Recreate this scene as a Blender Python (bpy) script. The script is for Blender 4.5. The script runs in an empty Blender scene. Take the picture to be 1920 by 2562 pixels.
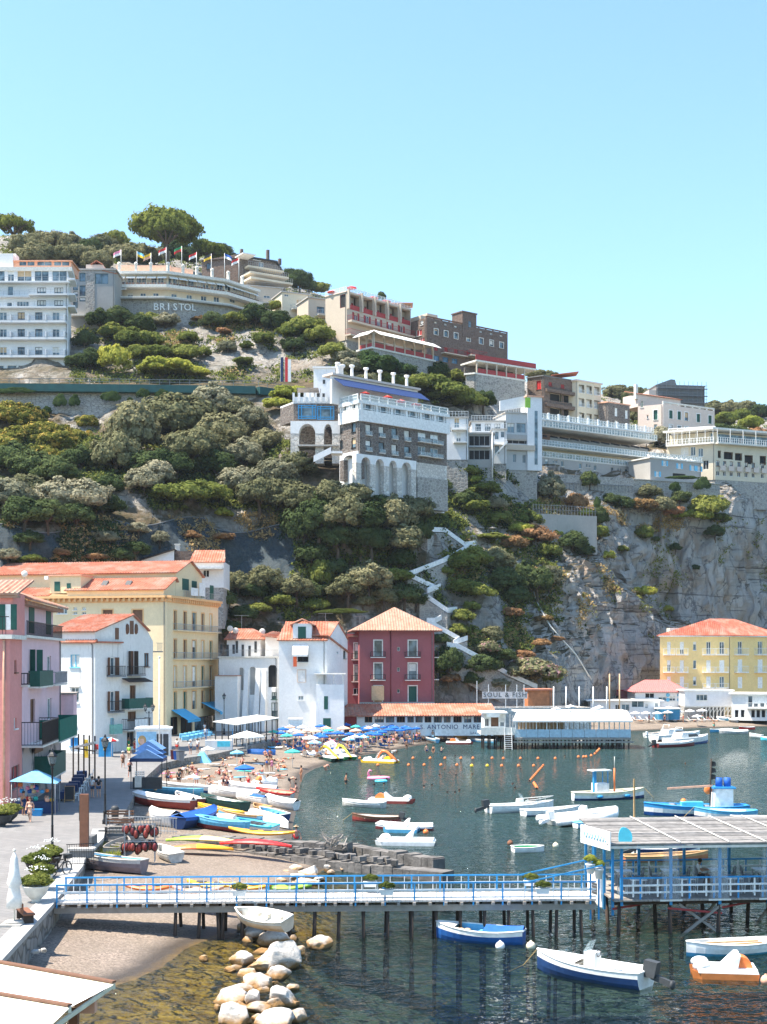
import bpy,bmesh,math,random
import numpy as np
from mathutils import Vector as Vc,Matrix,Euler
from mathutils.bvhtree import BVHTree
_w='white_paint';_o='off_white';_g='dark_grey';_b='brown_wood';_r='white_render';_f='french_window';_h='hair_dark';_i='black_iron';_m='grey_metal';_t='terracotta_tiles';_k='brick_red';_n='dark_green';_l='blue_paint';_d='painted_void_shade'
R=math.radians
SC=bpy.context.scene
COL=SC.collection
rnd=random.Random(7)
# camera, sky, sun, exposure
F,CX,HY,HC=3400.0,960.0,1649.0,13.2
cd=bpy.data.cameras.new('camera');cam=bpy.data.objects.new('camera',cd);COL.objects.link(cam)
cam.location=(0,0,HC);cam.rotation_euler=(R(90),0,0)
cd.sensor_fit='HORIZONTAL';cd.sensor_width=36;cd.lens=F/1920*36
cd.shift_y=(HY-1281)/1920;cd.clip_start=0.5;cd.clip_end=6000
SC.camera=cam
SUN_EL,SUN_X,SUN_Y=63,-0.97,-0.15
wd=bpy.data.worlds.new("World");SC.world=wd;wd.use_nodes=True
wn=wd.node_tree
sky=wn.nodes.new('ShaderNodeTexSky');sky.sky_type='NISHITA';sky.sun_disc=False
sky.sun_elevation=R(SUN_EL);sky.sun_rotation=math.atan2(SUN_X,SUN_Y)
sky.air_density=1.35;sky.dust_density=0.6;sky.ozone_density=2.2;sky.altitude=0
wn.nodes['Background'].inputs['Strength'].default_value=0.105
wb=wn.nodes.new('ShaderNodeMix');wb.data_type='RGBA';wb.blend_type='MULTIPLY';wb.inputs[0].default_value=1;wb.inputs[7].default_value=(.78,.915,1,1)
wn.links.new(sky.outputs[0],wb.inputs[6]);wn.links.new(wb.outputs[2],wn.nodes['Background'].inputs['Color'])
sl=bpy.data.lights.new('sun','SUN');sl.energy=4.2;sl.angle=R(0.5);sl.color=(1,0.9,0.76)
so=bpy.data.objects.new('sun',sl);COL.objects.link(so)
hl=math.hypot(SUN_X,SUN_Y);ce=math.cos(R(SUN_EL))
sdir=Vc((SUN_X/hl*ce,SUN_Y/hl*ce,math.sin(R(SUN_EL))))
so.rotation_euler=sdir.to_track_quat('Z','Y').to_euler();so.location=(0,100,300)
vs=SC.view_settings;vs.view_transform='Standard';vs.look='None';vs.gamma=1;vs.use_curve_mapping=False
vs.exposure=1.52
SC.cycles.max_bounces=6;SC.cycles.transparent_max_bounces=12;SC.cycles.use_denoising=True
SC.cycles.caustics_reflective=False;SC.cycles.caustics_refractive=False
def W(px,py,D):return Vc(((px-CX)*D/F,D,HC-(py-HY)*D/F))
def G(px,py,z=0.0):
 D=F*(HC-z)/(py-HY);return Vc(((px-CX)*D/F,D,z))
def XY(px,D):return Vc(((px-CX)*D/F,D))
def ZA(py,D):return HC-(py-HY)*D/F
def PX(p):return CX+F*p[0]/p[1]
# materials
MATS={}
def nd(nt,t,**k):
 n=nt.nodes.new(t)
 for a,b in k.items():
  if a in n.inputs:n.inputs[a].default_value=b
  else:setattr(n,a,b)
 return n
def base(name):
 m=bpy.data.materials.new(name);m.use_nodes=True
 return m,m.node_tree,m.node_tree.nodes['Principled BSDF']
def mixc(nt,fac,a,b):
 mx=nt.nodes.new('ShaderNodeMix');mx.data_type='RGBA'
 for s,v in((0,fac),(6,a),(7,b)):
  if hasattr(v,'is_output'):nt.links.new(v,mx.inputs[s])
  elif s==0:mx.inputs[0].default_value=v
  else:mx.inputs[s].default_value=(*v[:3],1)
 return mx.outputs[2]
def ramp(nt,src,p0,p1):
 r=nt.nodes.new('ShaderNodeMapRange');r.inputs[1].default_value=p0;r.inputs[2].default_value=p1
 nt.links.new(src,r.inputs[0]);return r.outputs[0]
def coord(nt,world=False,scale=(1,1,1)):
 if world:s=nt.nodes.new('ShaderNodeNewGeometry').outputs['Position']
 else:s=nt.nodes.new('ShaderNodeTexCoord').outputs['Object']
 if scale!=(1,1,1):
  mp=nt.nodes.new('ShaderNodeMapping');mp.inputs['Scale'].default_value=scale
  nt.links.new(s,mp.inputs['Vector']);s=mp.outputs[0]
 return s
def noise(nt,vec,scale,detail=4,rough=.6,dist=0):
 n=nd(nt,'ShaderNodeTexNoise',Scale=scale,Detail=detail,Roughness=rough,Distortion=dist)
 nt.links.new(vec,n.inputs['Vector']);return n.outputs['Fac']
def bump(nt,bs,h,strength,dist=.1):
 b=nd(nt,'ShaderNodeBump',Strength=strength,Distance=dist)
 nt.links.new(h,b.inputs['Height']);nt.links.new(b.outputs[0],bs.inputs['Normal'])
def sc(c,k):return tuple(min(1,max(0,x*k))for x in c)
def M(name,col,rough=.7,var=.16,scale=2.5,bmp=0,metal=0,spec=.35,world=False):
 if name in MATS:return MATS[name]
 m,nt,bs=base(name)
 v=coord(nt,world);f=ramp(nt,noise(nt,v,scale),.3,.7)
 nt.links.new(mixc(nt,f,sc(col,1-var),sc(col,1+var)),bs.inputs['Base Color'])
 bs.inputs['Roughness'].default_value=rough;bs.inputs['Metallic'].default_value=metal
 bs.inputs['Specular IOR Level'].default_value=spec
 if bmp:bump(nt,bs,noise(nt,v,scale*6),bmp)
 MATS[name]=m;return m
def plaster(name,col,stain=(.25,.23,.2),amt=.35,patch=None):
 """painted render with rain streaks, blotches and (patch) fallen render"""
 if name in MATS:return MATS[name]
 m,nt,bs=base(name)
 v=coord(nt,True)
 c=mixc(nt,ramp(nt,noise(nt,v,.35,5),.3,.72),sc(col,.9),sc(col,1.06))
 c=mixc(nt,ramp(nt,noise(nt,v,2.6,6),.35,.8),c,sc(col,.86))
 st=ramp(nt,noise(nt,coord(nt,True,(1.3,1.3,.16)),1.1,6,.7),.58,.8)
 mu=nd(nt,'ShaderNodeMath',operation='MULTIPLY');nt.links.new(st,mu.inputs[0]);mu.inputs[1].default_value=amt
 c=mixc(nt,mu.outputs[0],c,stain)
 if patch:
  c=mixc(nt,ramp(nt,noise(nt,v,.45,5,.65,.6),.56,.6),c,patch)
 nt.links.new(c,bs.inputs['Base Color']);bs.inputs['Roughness'].default_value=.9;bs.inputs['Specular IOR Level'].default_value=.15
 bump(nt,bs,noise(nt,v,6,5),.25,.05)
 MATS[name]=m;return m
def stone(name,a,b,mortar,scale=1.6,flat=(1,1,1.35)):
 """rubble masonry"""
 if name in MATS:return MATS[name]
 m,nt,bs=base(name)
 v=coord(nt,True,flat)
 vo=nd(nt,'ShaderNodeTexVoronoi',Scale=scale,Randomness=.9);nt.links.new(v,vo.inputs['Vector'])
 ve=nd(nt,'ShaderNodeTexVoronoi',feature='DISTANCE_TO_EDGE',Scale=scale,Randomness=.9);nt.links.new(v,ve.inputs['Vector'])
 sp=nt.nodes.new('ShaderNodeSeparateColor');nt.links.new(vo.outputs['Color'],sp.inputs[0])
 c=mixc(nt,sp.outputs[0],a,b)
 c=mixc(nt,ramp(nt,noise(nt,coord(nt,True),.25,5),.35,.75),c,sc(a,.75))
 c=mixc(nt,ramp(nt,ve.outputs['Distance'],.09,.02),c,mortar)
 nt.links.new(c,bs.inputs['Base Color']);bs.inputs['Roughness'].default_value=.92;bs.inputs['Specular IOR Level'].default_value=.15
 bump(nt,bs,ramp(nt,ve.outputs['Distance'],0,.15),.6,.08)
 MATS[name]=m;return m
def leafmat(name,dark,light,trans=.35,scale=.5,tip=None):
 if name in MATS:return MATS[name]
 m=bpy.data.materials.new(name);m.use_nodes=True;nt=m.node_tree;nt.nodes.clear()
 out=nt.nodes.new('ShaderNodeOutputMaterial')
 v=coord(nt,True);oi=nt.nodes.new('ShaderNodeObjectInfo')
 dark,light=sc(dark,.8),sc(light,1.22)
 c=mixc(nt,ramp(nt,noise(nt,v,scale,3),.32,.68),dark,light)
 c=mixc(nt,ramp(nt,noise(nt,v,3.1,2),.3,.75),c,sc(light,1.2))
 hs=nd(nt,'ShaderNodeHueSaturation');nt.links.new(c,hs.inputs['Color'])
 nt.links.new(ramp(nt,oi.outputs['Random'],0,1),hs.inputs['Value'])
 mr=nt.nodes[hs.inputs['Value'].links[0].from_node.name];mr.inputs[3].default_value=.72;mr.inputs[4].default_value=1.28
 mr2=nd(nt,'ShaderNodeMapRange');nt.links.new(oi.outputs['Random'],mr2.inputs[0]);mr2.inputs[3].default_value=.515;mr2.inputs[4].default_value=.485
 nt.links.new(mr2.outputs[0],hs.inputs['Hue'])
 c=hs.outputs[0]
 if tip:c=mixc(nt,ramp(nt,noise(nt,v,.8,3),.55,.62),c,tip)
 d=nt.nodes.new('ShaderNodeBsdfDiffuse');t=nt.nodes.new('ShaderNodeBsdfTranslucent');mx=nt.nodes.new('ShaderNodeMixShader')
 nt.links.new(c,d.inputs['Color']);nt.links.new(c,t.inputs['Color']);mx.inputs[0].default_value=trans
 nt.links.new(d.outputs[0],mx.inputs[1]);nt.links.new(t.outputs[0],mx.inputs[2]);nt.links.new(mx.outputs[0],out.inputs['Surface'])
 MATS[name]=m;return m
def glass_mat():
 m,nt,bs=base('window_glass')
 v=coord(nt,True);f=ramp(nt,noise(nt,v,.55,2),.38,.62)
 nt.links.new(mixc(nt,f,(.025,.05,.07),(.16,.24,.29)),bs.inputs['Base Color'])
 bs.inputs['Roughness'].default_value=.08;bs.inputs['Specular IOR Level'].default_value=.7
 MATS['glass']=m
glass_mat()
def clear_mat(name,col,alpha,rough=.1):
 m,nt,bs=base(name)
 f=noise(nt,coord(nt,False),3,3)
 nt.links.new(mixc(nt,f,sc(col,.9),col),bs.inputs['Base Color'])
 bs.inputs['Alpha'].default_value=alpha;bs.inputs['Roughness'].default_value=rough
 MATS[name]=m;return m
clear_mat('balustrade_glass',(.55,.68,.72),.26);clear_mat('clear_plastic',(.75,.8,.82),.22);clear_mat('wire_netting',(.3,.34,.36),.35,.8)
def tile_mat(name,col):
 if name in MATS:return MATS[name]
 m,nt,bs=base(name)
 v=coord(nt,True)
 wt=nd(nt,'ShaderNodeTexWhiteNoise');
 vm=nd(nt,'ShaderNodeVectorMath',operation='SNAP');vm.inputs[1].default_value=(.4,.4,.3)
 nt.links.new(v,vm.inputs[0]);nt.links.new(vm.outputs[0],wt.inputs['Vector'])
 c=mixc(nt,wt.outputs['Value'],sc(col,.78),sc(col,1.15))
 c=mixc(nt,ramp(nt,noise(nt,v,.5,5),.45,.75),c,sc((.5,.38,.3),.8))
 nt.links.new(c,bs.inputs['Base Color']);bs.inputs['Roughness'].default_value=.85;bs.inputs['Specular IOR Level'].default_value=.2
 MATS[name]=m;return m
tile_mat(_t,(.42,.15,.092));tile_mat('pale_tiles',(.46,.24,.17));tile_mat('red_tiles',(.44,.13,.085))
# mesh building
ORG={}
def setp(o,label=None,cat=None,group=None,kind=None):
 if label:o['label']=label
 if cat:o['category']=cat
 if group:o['group']=group
 if kind:o['kind']=kind
 return o
def tg(name,label,cat,loc=(0,0,0),rz=0,group=None):
 o=bpy.data.objects.new(name,None);COL.objects.link(o);o.empty_display_size=.3
 o.location=loc;o.rotation_euler=(0,0,rz);setp(o,label,cat,group)
 ORG[o.name]=Vc(loc);return o
class MB:
 """collects faces of ONE mesh object"""
 def __init__(s):s.v=[];s.f=[];s.m=[];s.cm=0;s.sm=[];s.smooth=False
 def mat(s,i):s.cm=i;return s
 def face(s,pts):
  n=len(s.v);s.v+=[tuple(p)for p in pts];s.f.append(tuple(range(n,n+len(pts))));s.m.append(s.cm);s.sm.append(s.smooth);return s
 def raw(s,v,f):
  n=len(s.v);s.v+=[tuple(p)for p in v]
  for q in f:s.f.append(tuple(i+n for i in q));s.m.append(s.cm);s.sm.append(s.smooth)
  return s
 def hexa(s,p):
  return s.raw(p,[(3,2,1,0),(4,5,6,7),(0,1,5,4),(1,2,6,5),(2,3,7,6),(3,0,4,7)])
 def box(s,c,d,rz=0,rx=0,ry=0):
  e=Euler((rx,ry,rz)).to_matrix()if(rz or rx or ry)else None
  P=[]
  for z in(-1,1):
   for x,y in((-1,-1),(1,-1),(1,1),(-1,1)):
    q=Vc((x*d[0]/2,y*d[1]/2,z*d[2]/2))
    P.append((e@q if e else q)+Vc(c))
  return s.hexa(P)
 def bar(s,a,b,w=.05,h=None):
  a,b=Vc(a),Vc(b);h=h or w;d=(b-a)
  if d.length<1e-6:return s
  d.normalize();up=Vc((0,0,1))if abs(d.z)<.95 else Vc((0,1,0))
  x=d.cross(up).normalized()*w/2;y=x.cross(d).normalized()*h/2
  return s.hexa([a-x-y,a+x-y,b+x-y,b-x-y,a-x+y,a+x+y,b+x+y,b-x+y])
 def prism(s,poly,z0,z1):
  n=len(poly)
  v=[(p[0],p[1],z0)for p in poly]+[(p[0],p[1],z1)for p in poly]
  return s.raw(v,[tuple(range(n-1,-1,-1)),tuple(range(n,2*n))]+[(i,(i+1)%n,(i+1)%n+n,i+n)for i in range(n)])
 def extr(s,poly,off):
  """polygon of 3D points extruded by the vector off"""
  n=len(poly);off=Vc(off);a=[Vc(p)for p in poly];b=[p+off for p in a]
  return s.raw(a+b,[tuple(range(n-1,-1,-1)),tuple(range(n,2*n))]+[(i,(i+1)%n,(i+1)%n+n,i+n)for i in range(n)])
 def tube(s,pts,r,n=6,cap=True):
  pts=[Vc(p)for p in pts];k=len(pts)
  rs=r if isinstance(r,(list,tuple))else[r]*k
  v=[]
  for i,p in enumerate(pts):
   d=(pts[min(i+1,k-1)]-pts[max(i-1,0)]).normalized()
   up=Vc((0,0,1))if abs(d.z)<.9 else Vc((0,1,0))
   x=d.cross(up).normalized();y=x.cross(d)
   for j in range(n):
    a=2*math.pi*j/n;v.append(p+(x*math.cos(a)+y*math.sin(a))*rs[i])
  f=[(i*n+j,i*n+(j+1)%n,(i+1)*n+(j+1)%n,(i+1)*n+j)for i in range(k-1)for j in range(n)]
  if cap:f+=[tuple(range(n-1,-1,-1)),tuple(range((k-1)*n,k*n))]
  o=s.smooth;s.smooth=True;s.raw(v,f);s.smooth=o;return s
 def lathe(s,c,prof,n=10,smooth=True):
  """prof: (radius, z) rows"""
  v=[(c[0]+r*math.cos(2*math.pi*j/n),c[1]+r*math.sin(2*math.pi*j/n),c[2]+z)for r,z in prof for j in range(n)]
  f=[(i*n+j,i*n+(j+1)%n,(i+1)*n+(j+1)%n,(i+1)*n+j)for i in range(len(prof)-1)for j in range(n)]
  f+=[tuple(range(n-1,-1,-1)),tuple(range((len(prof)-1)*n,len(prof)*n))]
  o=s.smooth;s.smooth=smooth;s.raw(v,f);s.smooth=o;return s
 def ball(s,c,r,n=8,sq=(1,1,1)):
  pr=[(max(.001,math.sin(math.pi*i/n)),-math.cos(math.pi*i/n))for i in range(n+1)]
  v=[(c[0]+a*r*sq[0]*math.cos(2*math.pi*j/n),c[1]+a*r*sq[1]*math.sin(2*math.pi*j/n),c[2]+z*r*sq[2])for a,z in pr for j in range(n)]
  f=[(i*n+j,i*n+(j+1)%n,(i+1)*n+(j+1)%n,(i+1)*n+j)for i in range(n)for j in range(n)]
  o=s.smooth;s.smooth=True;s.raw(v,f);s.smooth=o;return s
 def bd(s,name,mats,parent=None,world=False,label=None,cat=None,group=None,kind=None,origin=None):
  if not isinstance(mats,(list,tuple)):mats=[mats]
  me=bpy.data.meshes.new(name)
  o=bpy.data.objects.new(name,me);COL.objects.link(o)
  off=Vc((0,0,0))
  if parent is not None:
   o.parent=parent
   if world:off=ORG.get(parent.name,off)
   ORG[o.name]=off if world else Vc((0,0,0))
  elif origin is not None:off=Vc(origin)
  elif world and s.v:
   a=np.array(s.v);off=Vc(((a[:,0].min()+a[:,0].max())/2,(a[:,1].min()+a[:,1].max())/2,a[:,2].min()))
  if parent is None:o.location=off;ORG[o.name]=off
  me.from_pydata([(x-off[0],y-off[1],z-off[2])for x,y,z in s.v],[],s.f)
  for m in mats:me.materials.append(MATS[m]if isinstance(m,str)else m)
  me.polygons.foreach_set('material_index',s.m);me.polygons.foreach_set('use_smooth',s.sm)
  me.update()
  setp(o,label,cat,group,kind);return o
def ctree(o,parent=None):
 c=o.copy();COL.objects.link(c)
 if parent is not None:c.parent=parent
 for ch in list(o.children):ctree(ch,c)
 return c
ORD='first second third fourth fifth sixth seventh eighth ninth tenth eleventh twelfth thirteenth fourteenth fifteenth sixteenth seventeenth eighteenth nineteenth twentieth'.split()
ORD+=['twenty-'+w for w in ORD[:9]]+['thirtieth']+['thirty-'+w for w in ORD[:9]]+['fortieth']+['forty-'+w for w in ORD[:9]]+['fiftieth']
def nth(i,n):
 if n==1:return ''
 if i==0:return 'leftmost'
 if i==n-1:return 'rightmost'
 if i>n/2:return ORD[n-1-i]+' from the right'
 return ORD[i]+' from the left'
QUEUE={}
def od_(o,base,px):
 """the label base gets its place among its look-alikes, counted from the left of the photo"""
 QUEUE.setdefault(base,[]).append((px,o))
def flush_labels():
 for b,l in QUEUE.items():
  l.sort(key=lambda t:t[0]);n=len(l)
  for i,(_,o)in enumerate(l):
   k=nth(i,n);o['label']=b+(', '+k if k else '')
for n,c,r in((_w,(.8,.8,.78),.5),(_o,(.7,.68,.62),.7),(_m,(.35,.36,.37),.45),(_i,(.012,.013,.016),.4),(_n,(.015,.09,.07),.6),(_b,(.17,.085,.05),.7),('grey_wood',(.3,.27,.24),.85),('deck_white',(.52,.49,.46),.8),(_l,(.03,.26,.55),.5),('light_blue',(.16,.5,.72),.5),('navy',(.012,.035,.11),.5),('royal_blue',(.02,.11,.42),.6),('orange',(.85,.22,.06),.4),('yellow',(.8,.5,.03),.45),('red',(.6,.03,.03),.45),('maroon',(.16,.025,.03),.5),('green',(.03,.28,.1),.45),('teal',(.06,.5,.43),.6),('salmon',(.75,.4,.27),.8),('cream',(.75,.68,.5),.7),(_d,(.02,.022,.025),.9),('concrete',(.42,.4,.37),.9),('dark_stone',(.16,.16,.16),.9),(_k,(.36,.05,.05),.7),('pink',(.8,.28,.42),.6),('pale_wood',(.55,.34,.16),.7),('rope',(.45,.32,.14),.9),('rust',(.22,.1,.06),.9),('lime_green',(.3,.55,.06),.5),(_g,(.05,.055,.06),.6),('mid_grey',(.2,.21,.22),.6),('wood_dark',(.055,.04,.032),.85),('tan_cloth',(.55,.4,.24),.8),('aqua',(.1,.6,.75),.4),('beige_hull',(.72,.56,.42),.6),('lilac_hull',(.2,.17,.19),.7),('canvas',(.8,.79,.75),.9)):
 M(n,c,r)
# water, beach, hill
def segdist(X,Y,P):
 d=np.full(X.shape,1e9)
 for(x0,y0),(x1,y1)in zip(P[:-1],P[1:]):
  dx,dy=x1-x0,y1-y0;t=np.clip(((X-x0)*dx+(Y-y0)*dy)/(dx*dx+dy*dy+1e-9),0,1)
  d=np.minimum(d,np.hypot(X-x0-t*dx,Y-y0-t*dy))
 return d
def inpoly(X,Y,P):
 r=np.zeros(X.shape,bool);n=len(P)
 for i in range(n):
  x0,y0=P[i];x1,y1=P[(i+1)%n]
  c=((y0>Y)!=(y1>Y));r^=c&(X<(x1-x0)*(Y-y0)/((y1-y0)if y1!=y0 else 1e-9)+x0)
 return r
SHORE=[(2300,1812),(1920,1818),(1750,1822),(1640,1827),(1400,1838),(1240,1847),(1170,1851),(1110,1855),(1051,1865),(995,1875),(962,1882),(879,1895),(834,1908),(790,1923),(763,1938),(752,1964),(745,2002),(742,2030),(735,2060),(730,2100),(745,2125),(850,2163),(800,2185),(745,2215),(722,2250),(690,2290),(640,2318),(590,2333),(502,2356),(455,2379),(405,2418),(340,2449),(286,2464),(239,2499),(100,2562),(-120,2640)]
SH=[(G(a,b).x,G(a,b).y)for a,b in SHORE]
LAND=SH+[(-60,30),(-150,30),(-150,420),(150,420)]
def hfield(X,Y):
 X=np.asarray(X,float);Y=np.asarray(Y,float)
 d=segdist(X,Y,SH);inside=inpoly(X,Y,LAND)
 near=np.clip((-6-X)/4,0,1)*np.clip((72-Y)/6,0,1)
 z=np.where(inside,1.45*(1-np.exp(-d*.085)),-np.minimum(d*(.13*(1-near)+.045*near)*np.where((X>-6)&(Y<90),1+2.2*np.clip((X+6)/4,0,1),1),4.5))
 return z
def gz(x,y):return float(hfield(np.array([x]),np.array([y]))[0])
def ground(px,py):
 z=1.0
 for _ in range(8):
  p=G(px,py,z);z=.5*z+.5*max(0,gz(p.x,p.y))
 return Vc((p.x,p.y,z))
xs=np.arange(-100,130.1,1.0);ys=np.concatenate([np.arange(30,130,.7),np.arange(130,330.1,1.6)])
X,Y=np.meshgrid(xs,ys);Z=hfield(X,Y)
rs=np.random.RandomState(3)
Z=Z+rs.normal(0,.012,Z.shape)*(Z>.05)
mb=MB();nx,ny=len(xs),len(ys)
mb.v=list(zip(X.ravel().tolist(),Y.ravel().tolist(),Z.ravel().tolist()))
mb.f=[(j*nx+i,j*nx+i+1,(j+1)*nx+i+1,(j+1)*nx+i)for j in range(ny-1)for i in range(nx-1)]
mb.m=[0]*len(mb.f);mb.sm=[True]*len(mb.f)
def sand_mat():
 m,nt,bs=base('sand_and_seabed');v=coord(nt,True)
 sx=nt.nodes.new('ShaderNodeSeparateXYZ');nt.links.new(v,sx.inputs[0])
 c=mixc(nt,ramp(nt,noise(nt,v,.3,5),.35,.7),(.16,.13,.105),(.23,.19,.15))
 c=mixc(nt,ramp(nt,noise(nt,v,6,5,.8),.5,.62),c,(.33,.27,.22))
 vo=nd(nt,'ShaderNodeTexVoronoi',Scale=13);nt.links.new(v,vo.inputs['Vector'])
 sp=nt.nodes.new('ShaderNodeSeparateColor');nt.links.new(vo.outputs['Color'],sp.inputs[0])
 peb=mixc(nt,sp.outputs[0],(.13,.105,.085),(.36,.29,.24))
 near=ramp(nt,sx.outputs['Y'],92,78)
 mu=nd(nt,'ShaderNodeMath',operation='MULTIPLY');nt.links.new(near,mu.inputs[0]);nt.links.new(ramp(nt,noise(nt,v,.35,4),.35,.6),mu.inputs[1])
 c=mixc(nt,mu.outputs[0],c,peb)
 wet=ramp(nt,sx.outputs['Z'],.2,.08)
 c=mixc(nt,wet,c,(.075,.062,.05))
 gold=mixc(nt,ramp(nt,noise(nt,v,1.4,6,.75),.35,.65),(.1,.05,.004),(.42,.25,.03))
 deep=mixc(nt,ramp(nt,noise(nt,v,.22,5),.4,.62),(.012,.034,.032),(.05,.08,.066))
 sb=mixc(nt,ramp(nt,sx.outputs['Z'],-.75,-1.5),gold,deep)
 sb=mixc(nt,ramp(nt,sx.outputs['Y'],85,100),sb,mixc(nt,ramp(nt,sx.outputs['Z'],-.3,-1.6),(.12,.105,.08),(.05,.095,.08)))
 c=mixc(nt,ramp(nt,sx.outputs['Z'],.05,-.12),c,sb)
 nt.links.new(c,bs.inputs['Base Color'])
 rg=nt.nodes.new('ShaderNodeMapRange');nt.links.new(wet,rg.inputs[0]);rg.inputs[3].default_value=.95;rg.inputs[4].default_value=.45
 nt.links.new(rg.outputs[0],bs.inputs['Roughness']);bs.inputs['Specular IOR Level'].default_value=.2
 bump(nt,bs,noise(nt,v,5,6,.75),.7,.12)
 return m
mb.bd('beach',sand_mat(),kind='structure',origin=(0,0,0))
def water_mat():
 m=bpy.data.materials.new('sea_water');m.use_nodes=True;nt=m.node_tree;nt.nodes.clear()
 out=nt.nodes.new('ShaderNodeOutputMaterial');v=coord(nt,True)
 w1=noise(nt,coord(nt,True,(.75,1.0,1)),1.35,2,.5,.6)
 w2=noise(nt,coord(nt,True,(.9,1.2,1)),4.2,1,.5,.3)
 w0=noise(nt,coord(nt,True,(.7,1.0,1)),.16,2,.5)
 ad=nd(nt,'ShaderNodeMath',operation='MULTIPLY_ADD');nt.links.new(w2,ad.inputs[0]);ad.inputs[1].default_value=.16;nt.links.new(w1,ad.inputs[2])
 ad2=nd(nt,'ShaderNodeMath',operation='MULTIPLY_ADD');nt.links.new(w0,ad2.inputs[0]);ad2.inputs[1].default_value=1.2;nt.links.new(ad.outputs[0],ad2.inputs[2])
 b=nd(nt,'ShaderNodeBump',Strength=1.0,Distance=.9);nt.links.new(ad2.outputs[0],b.inputs['Height'])
 fr=nd(nt,'ShaderNodeFresnel',IOR=1.33);nt.links.new(b.outputs[0],fr.inputs['Normal'])
 gl=nd(nt,'ShaderNodeBsdfGlossy',Roughness=.025);nt.links.new(b.outputs[0],gl.inputs['Normal'])
 tr=nt.nodes.new('ShaderNodeBsdfTransparent');tr.inputs[0].default_value=(.84,.91,.85,1)
 df=nd(nt,'ShaderNodeBsdfDiffuse',Color=(.03,.062,.06,1));nt.links.new(b.outputs[0],df.inputs['Normal'])
 m0=nt.nodes.new('ShaderNodeMixShader');sy=nt.nodes.new('ShaderNodeSeparateXYZ');nt.links.new(v,sy.inputs[0]);fo=nd(nt,'ShaderNodeMapRange');nt.links.new(sy.outputs['Y'],fo.inputs[0]);fo.inputs[1].default_value=62;fo.inputs[2].default_value=110;fo.inputs[3].default_value=.12;fo.inputs[4].default_value=.86;nt.links.new(fo.outputs[0],m0.inputs[0]);nt.links.new(tr.outputs[0],m0.inputs[1]);nt.links.new(df.outputs[0],m0.inputs[2])
 mx=nt.nodes.new('ShaderNodeMixShader');nt.links.new(fr.outputs[0],mx.inputs[0]);nt.links.new(m0.outputs[0],mx.inputs[1]);nt.links.new(gl.outputs[0],mx.inputs[2])
 nt.links.new(mx.outputs[0],out.inputs['Surface']);return m
mb=MB();mb.face([(-160,8,0),(900,8,0),(900,700,0),(-160,700,0)]);mb.bd('water',water_mat(),kind='structure',origin=(0,0,0))
PL=[(-60,2500),(0,2406),(131,2263),(205,2168),(214,2140),(257,2098),(262,2075),(300,2060),(321,2018),(343,1978),(346,1962),(401,1912),(468,1896),(540,1886),(620,1868),(700,1852),(760,1846),(880,1840)]
plz=[(G(a,b,1.8).x,G(a,b,1.8).y)for a,b in PL]
QUAY=plz[:]
plz+=[(5,245),(-120,245),(-120,44)]
def pave_mat():
 m,nt,bs=base('basalt_paving');v=coord(nt,True)
 br=nd(nt,'ShaderNodeTexBrick',Scale=1.0);br.inputs['Color1'].default_value=(.18,.175,.17,1);br.inputs['Color2'].default_value=(.235,.225,.215,1);br.inputs['Mortar'].default_value=(.1,.098,.095,1)
 br.inputs['Mortar Size'].default_value=.018;br.inputs['Brick Width'].default_value=.9;br.inputs['Row Height'].default_value=.45
 mp=nt.nodes.new('ShaderNodeMapping');mp.inputs['Rotation'].default_value=(0,0,R(35));nt.links.new(v,mp.inputs[0]);nt.links.new(mp.outputs[0],br.inputs['Vector'])
 c=mixc(nt,ramp(nt,noise(nt,v,.25,6,.7),.35,.75),br.outputs['Color'],(.15,.145,.14))
 nt.links.new(c,bs.inputs['Base Color']);bs.inputs['Roughness'].default_value=.8;bump(nt,bs,br.outputs['Fac'],-.3,.02);return m
mb=MB();n=len(plz)
mb.face([(x,y,1.8)for x,y in plz])
mb.mat(1)
for(x0,y0),(x1,y1)in zip(QUAY[:-1],QUAY[1:]):mb.face([(x0,y0,-1.5),(x1,y1,-1.5),(x1,y1,1.8),(x0,y0,1.8)])
mb.mat(2)
for(x0,y0),(x1,y1)in zip(QUAY[:6],QUAY[1:7]):
 a,b=Vc((x0,y0,1.84)),Vc((x1,y1,1.84));d=(b-a).normalized();nn=Vc((d.y,-d.x,0))
 mb.hexa([p+Vc((0,0,z))for z in(-.22,.0)for p in(a+nn*.06,b+nn*.06,b-nn*.8,a-nn*.8)])
mb.bd('plaza',[pave_mat(),stone('quay_stone',(.3,.29,.27),(.17,.17,.17),(.12,.12,.11),1.1),M('coping',(.36,.36,.35),.85,.12,1.5,world=True)],kind='structure',origin=(0,0,0))
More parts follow.
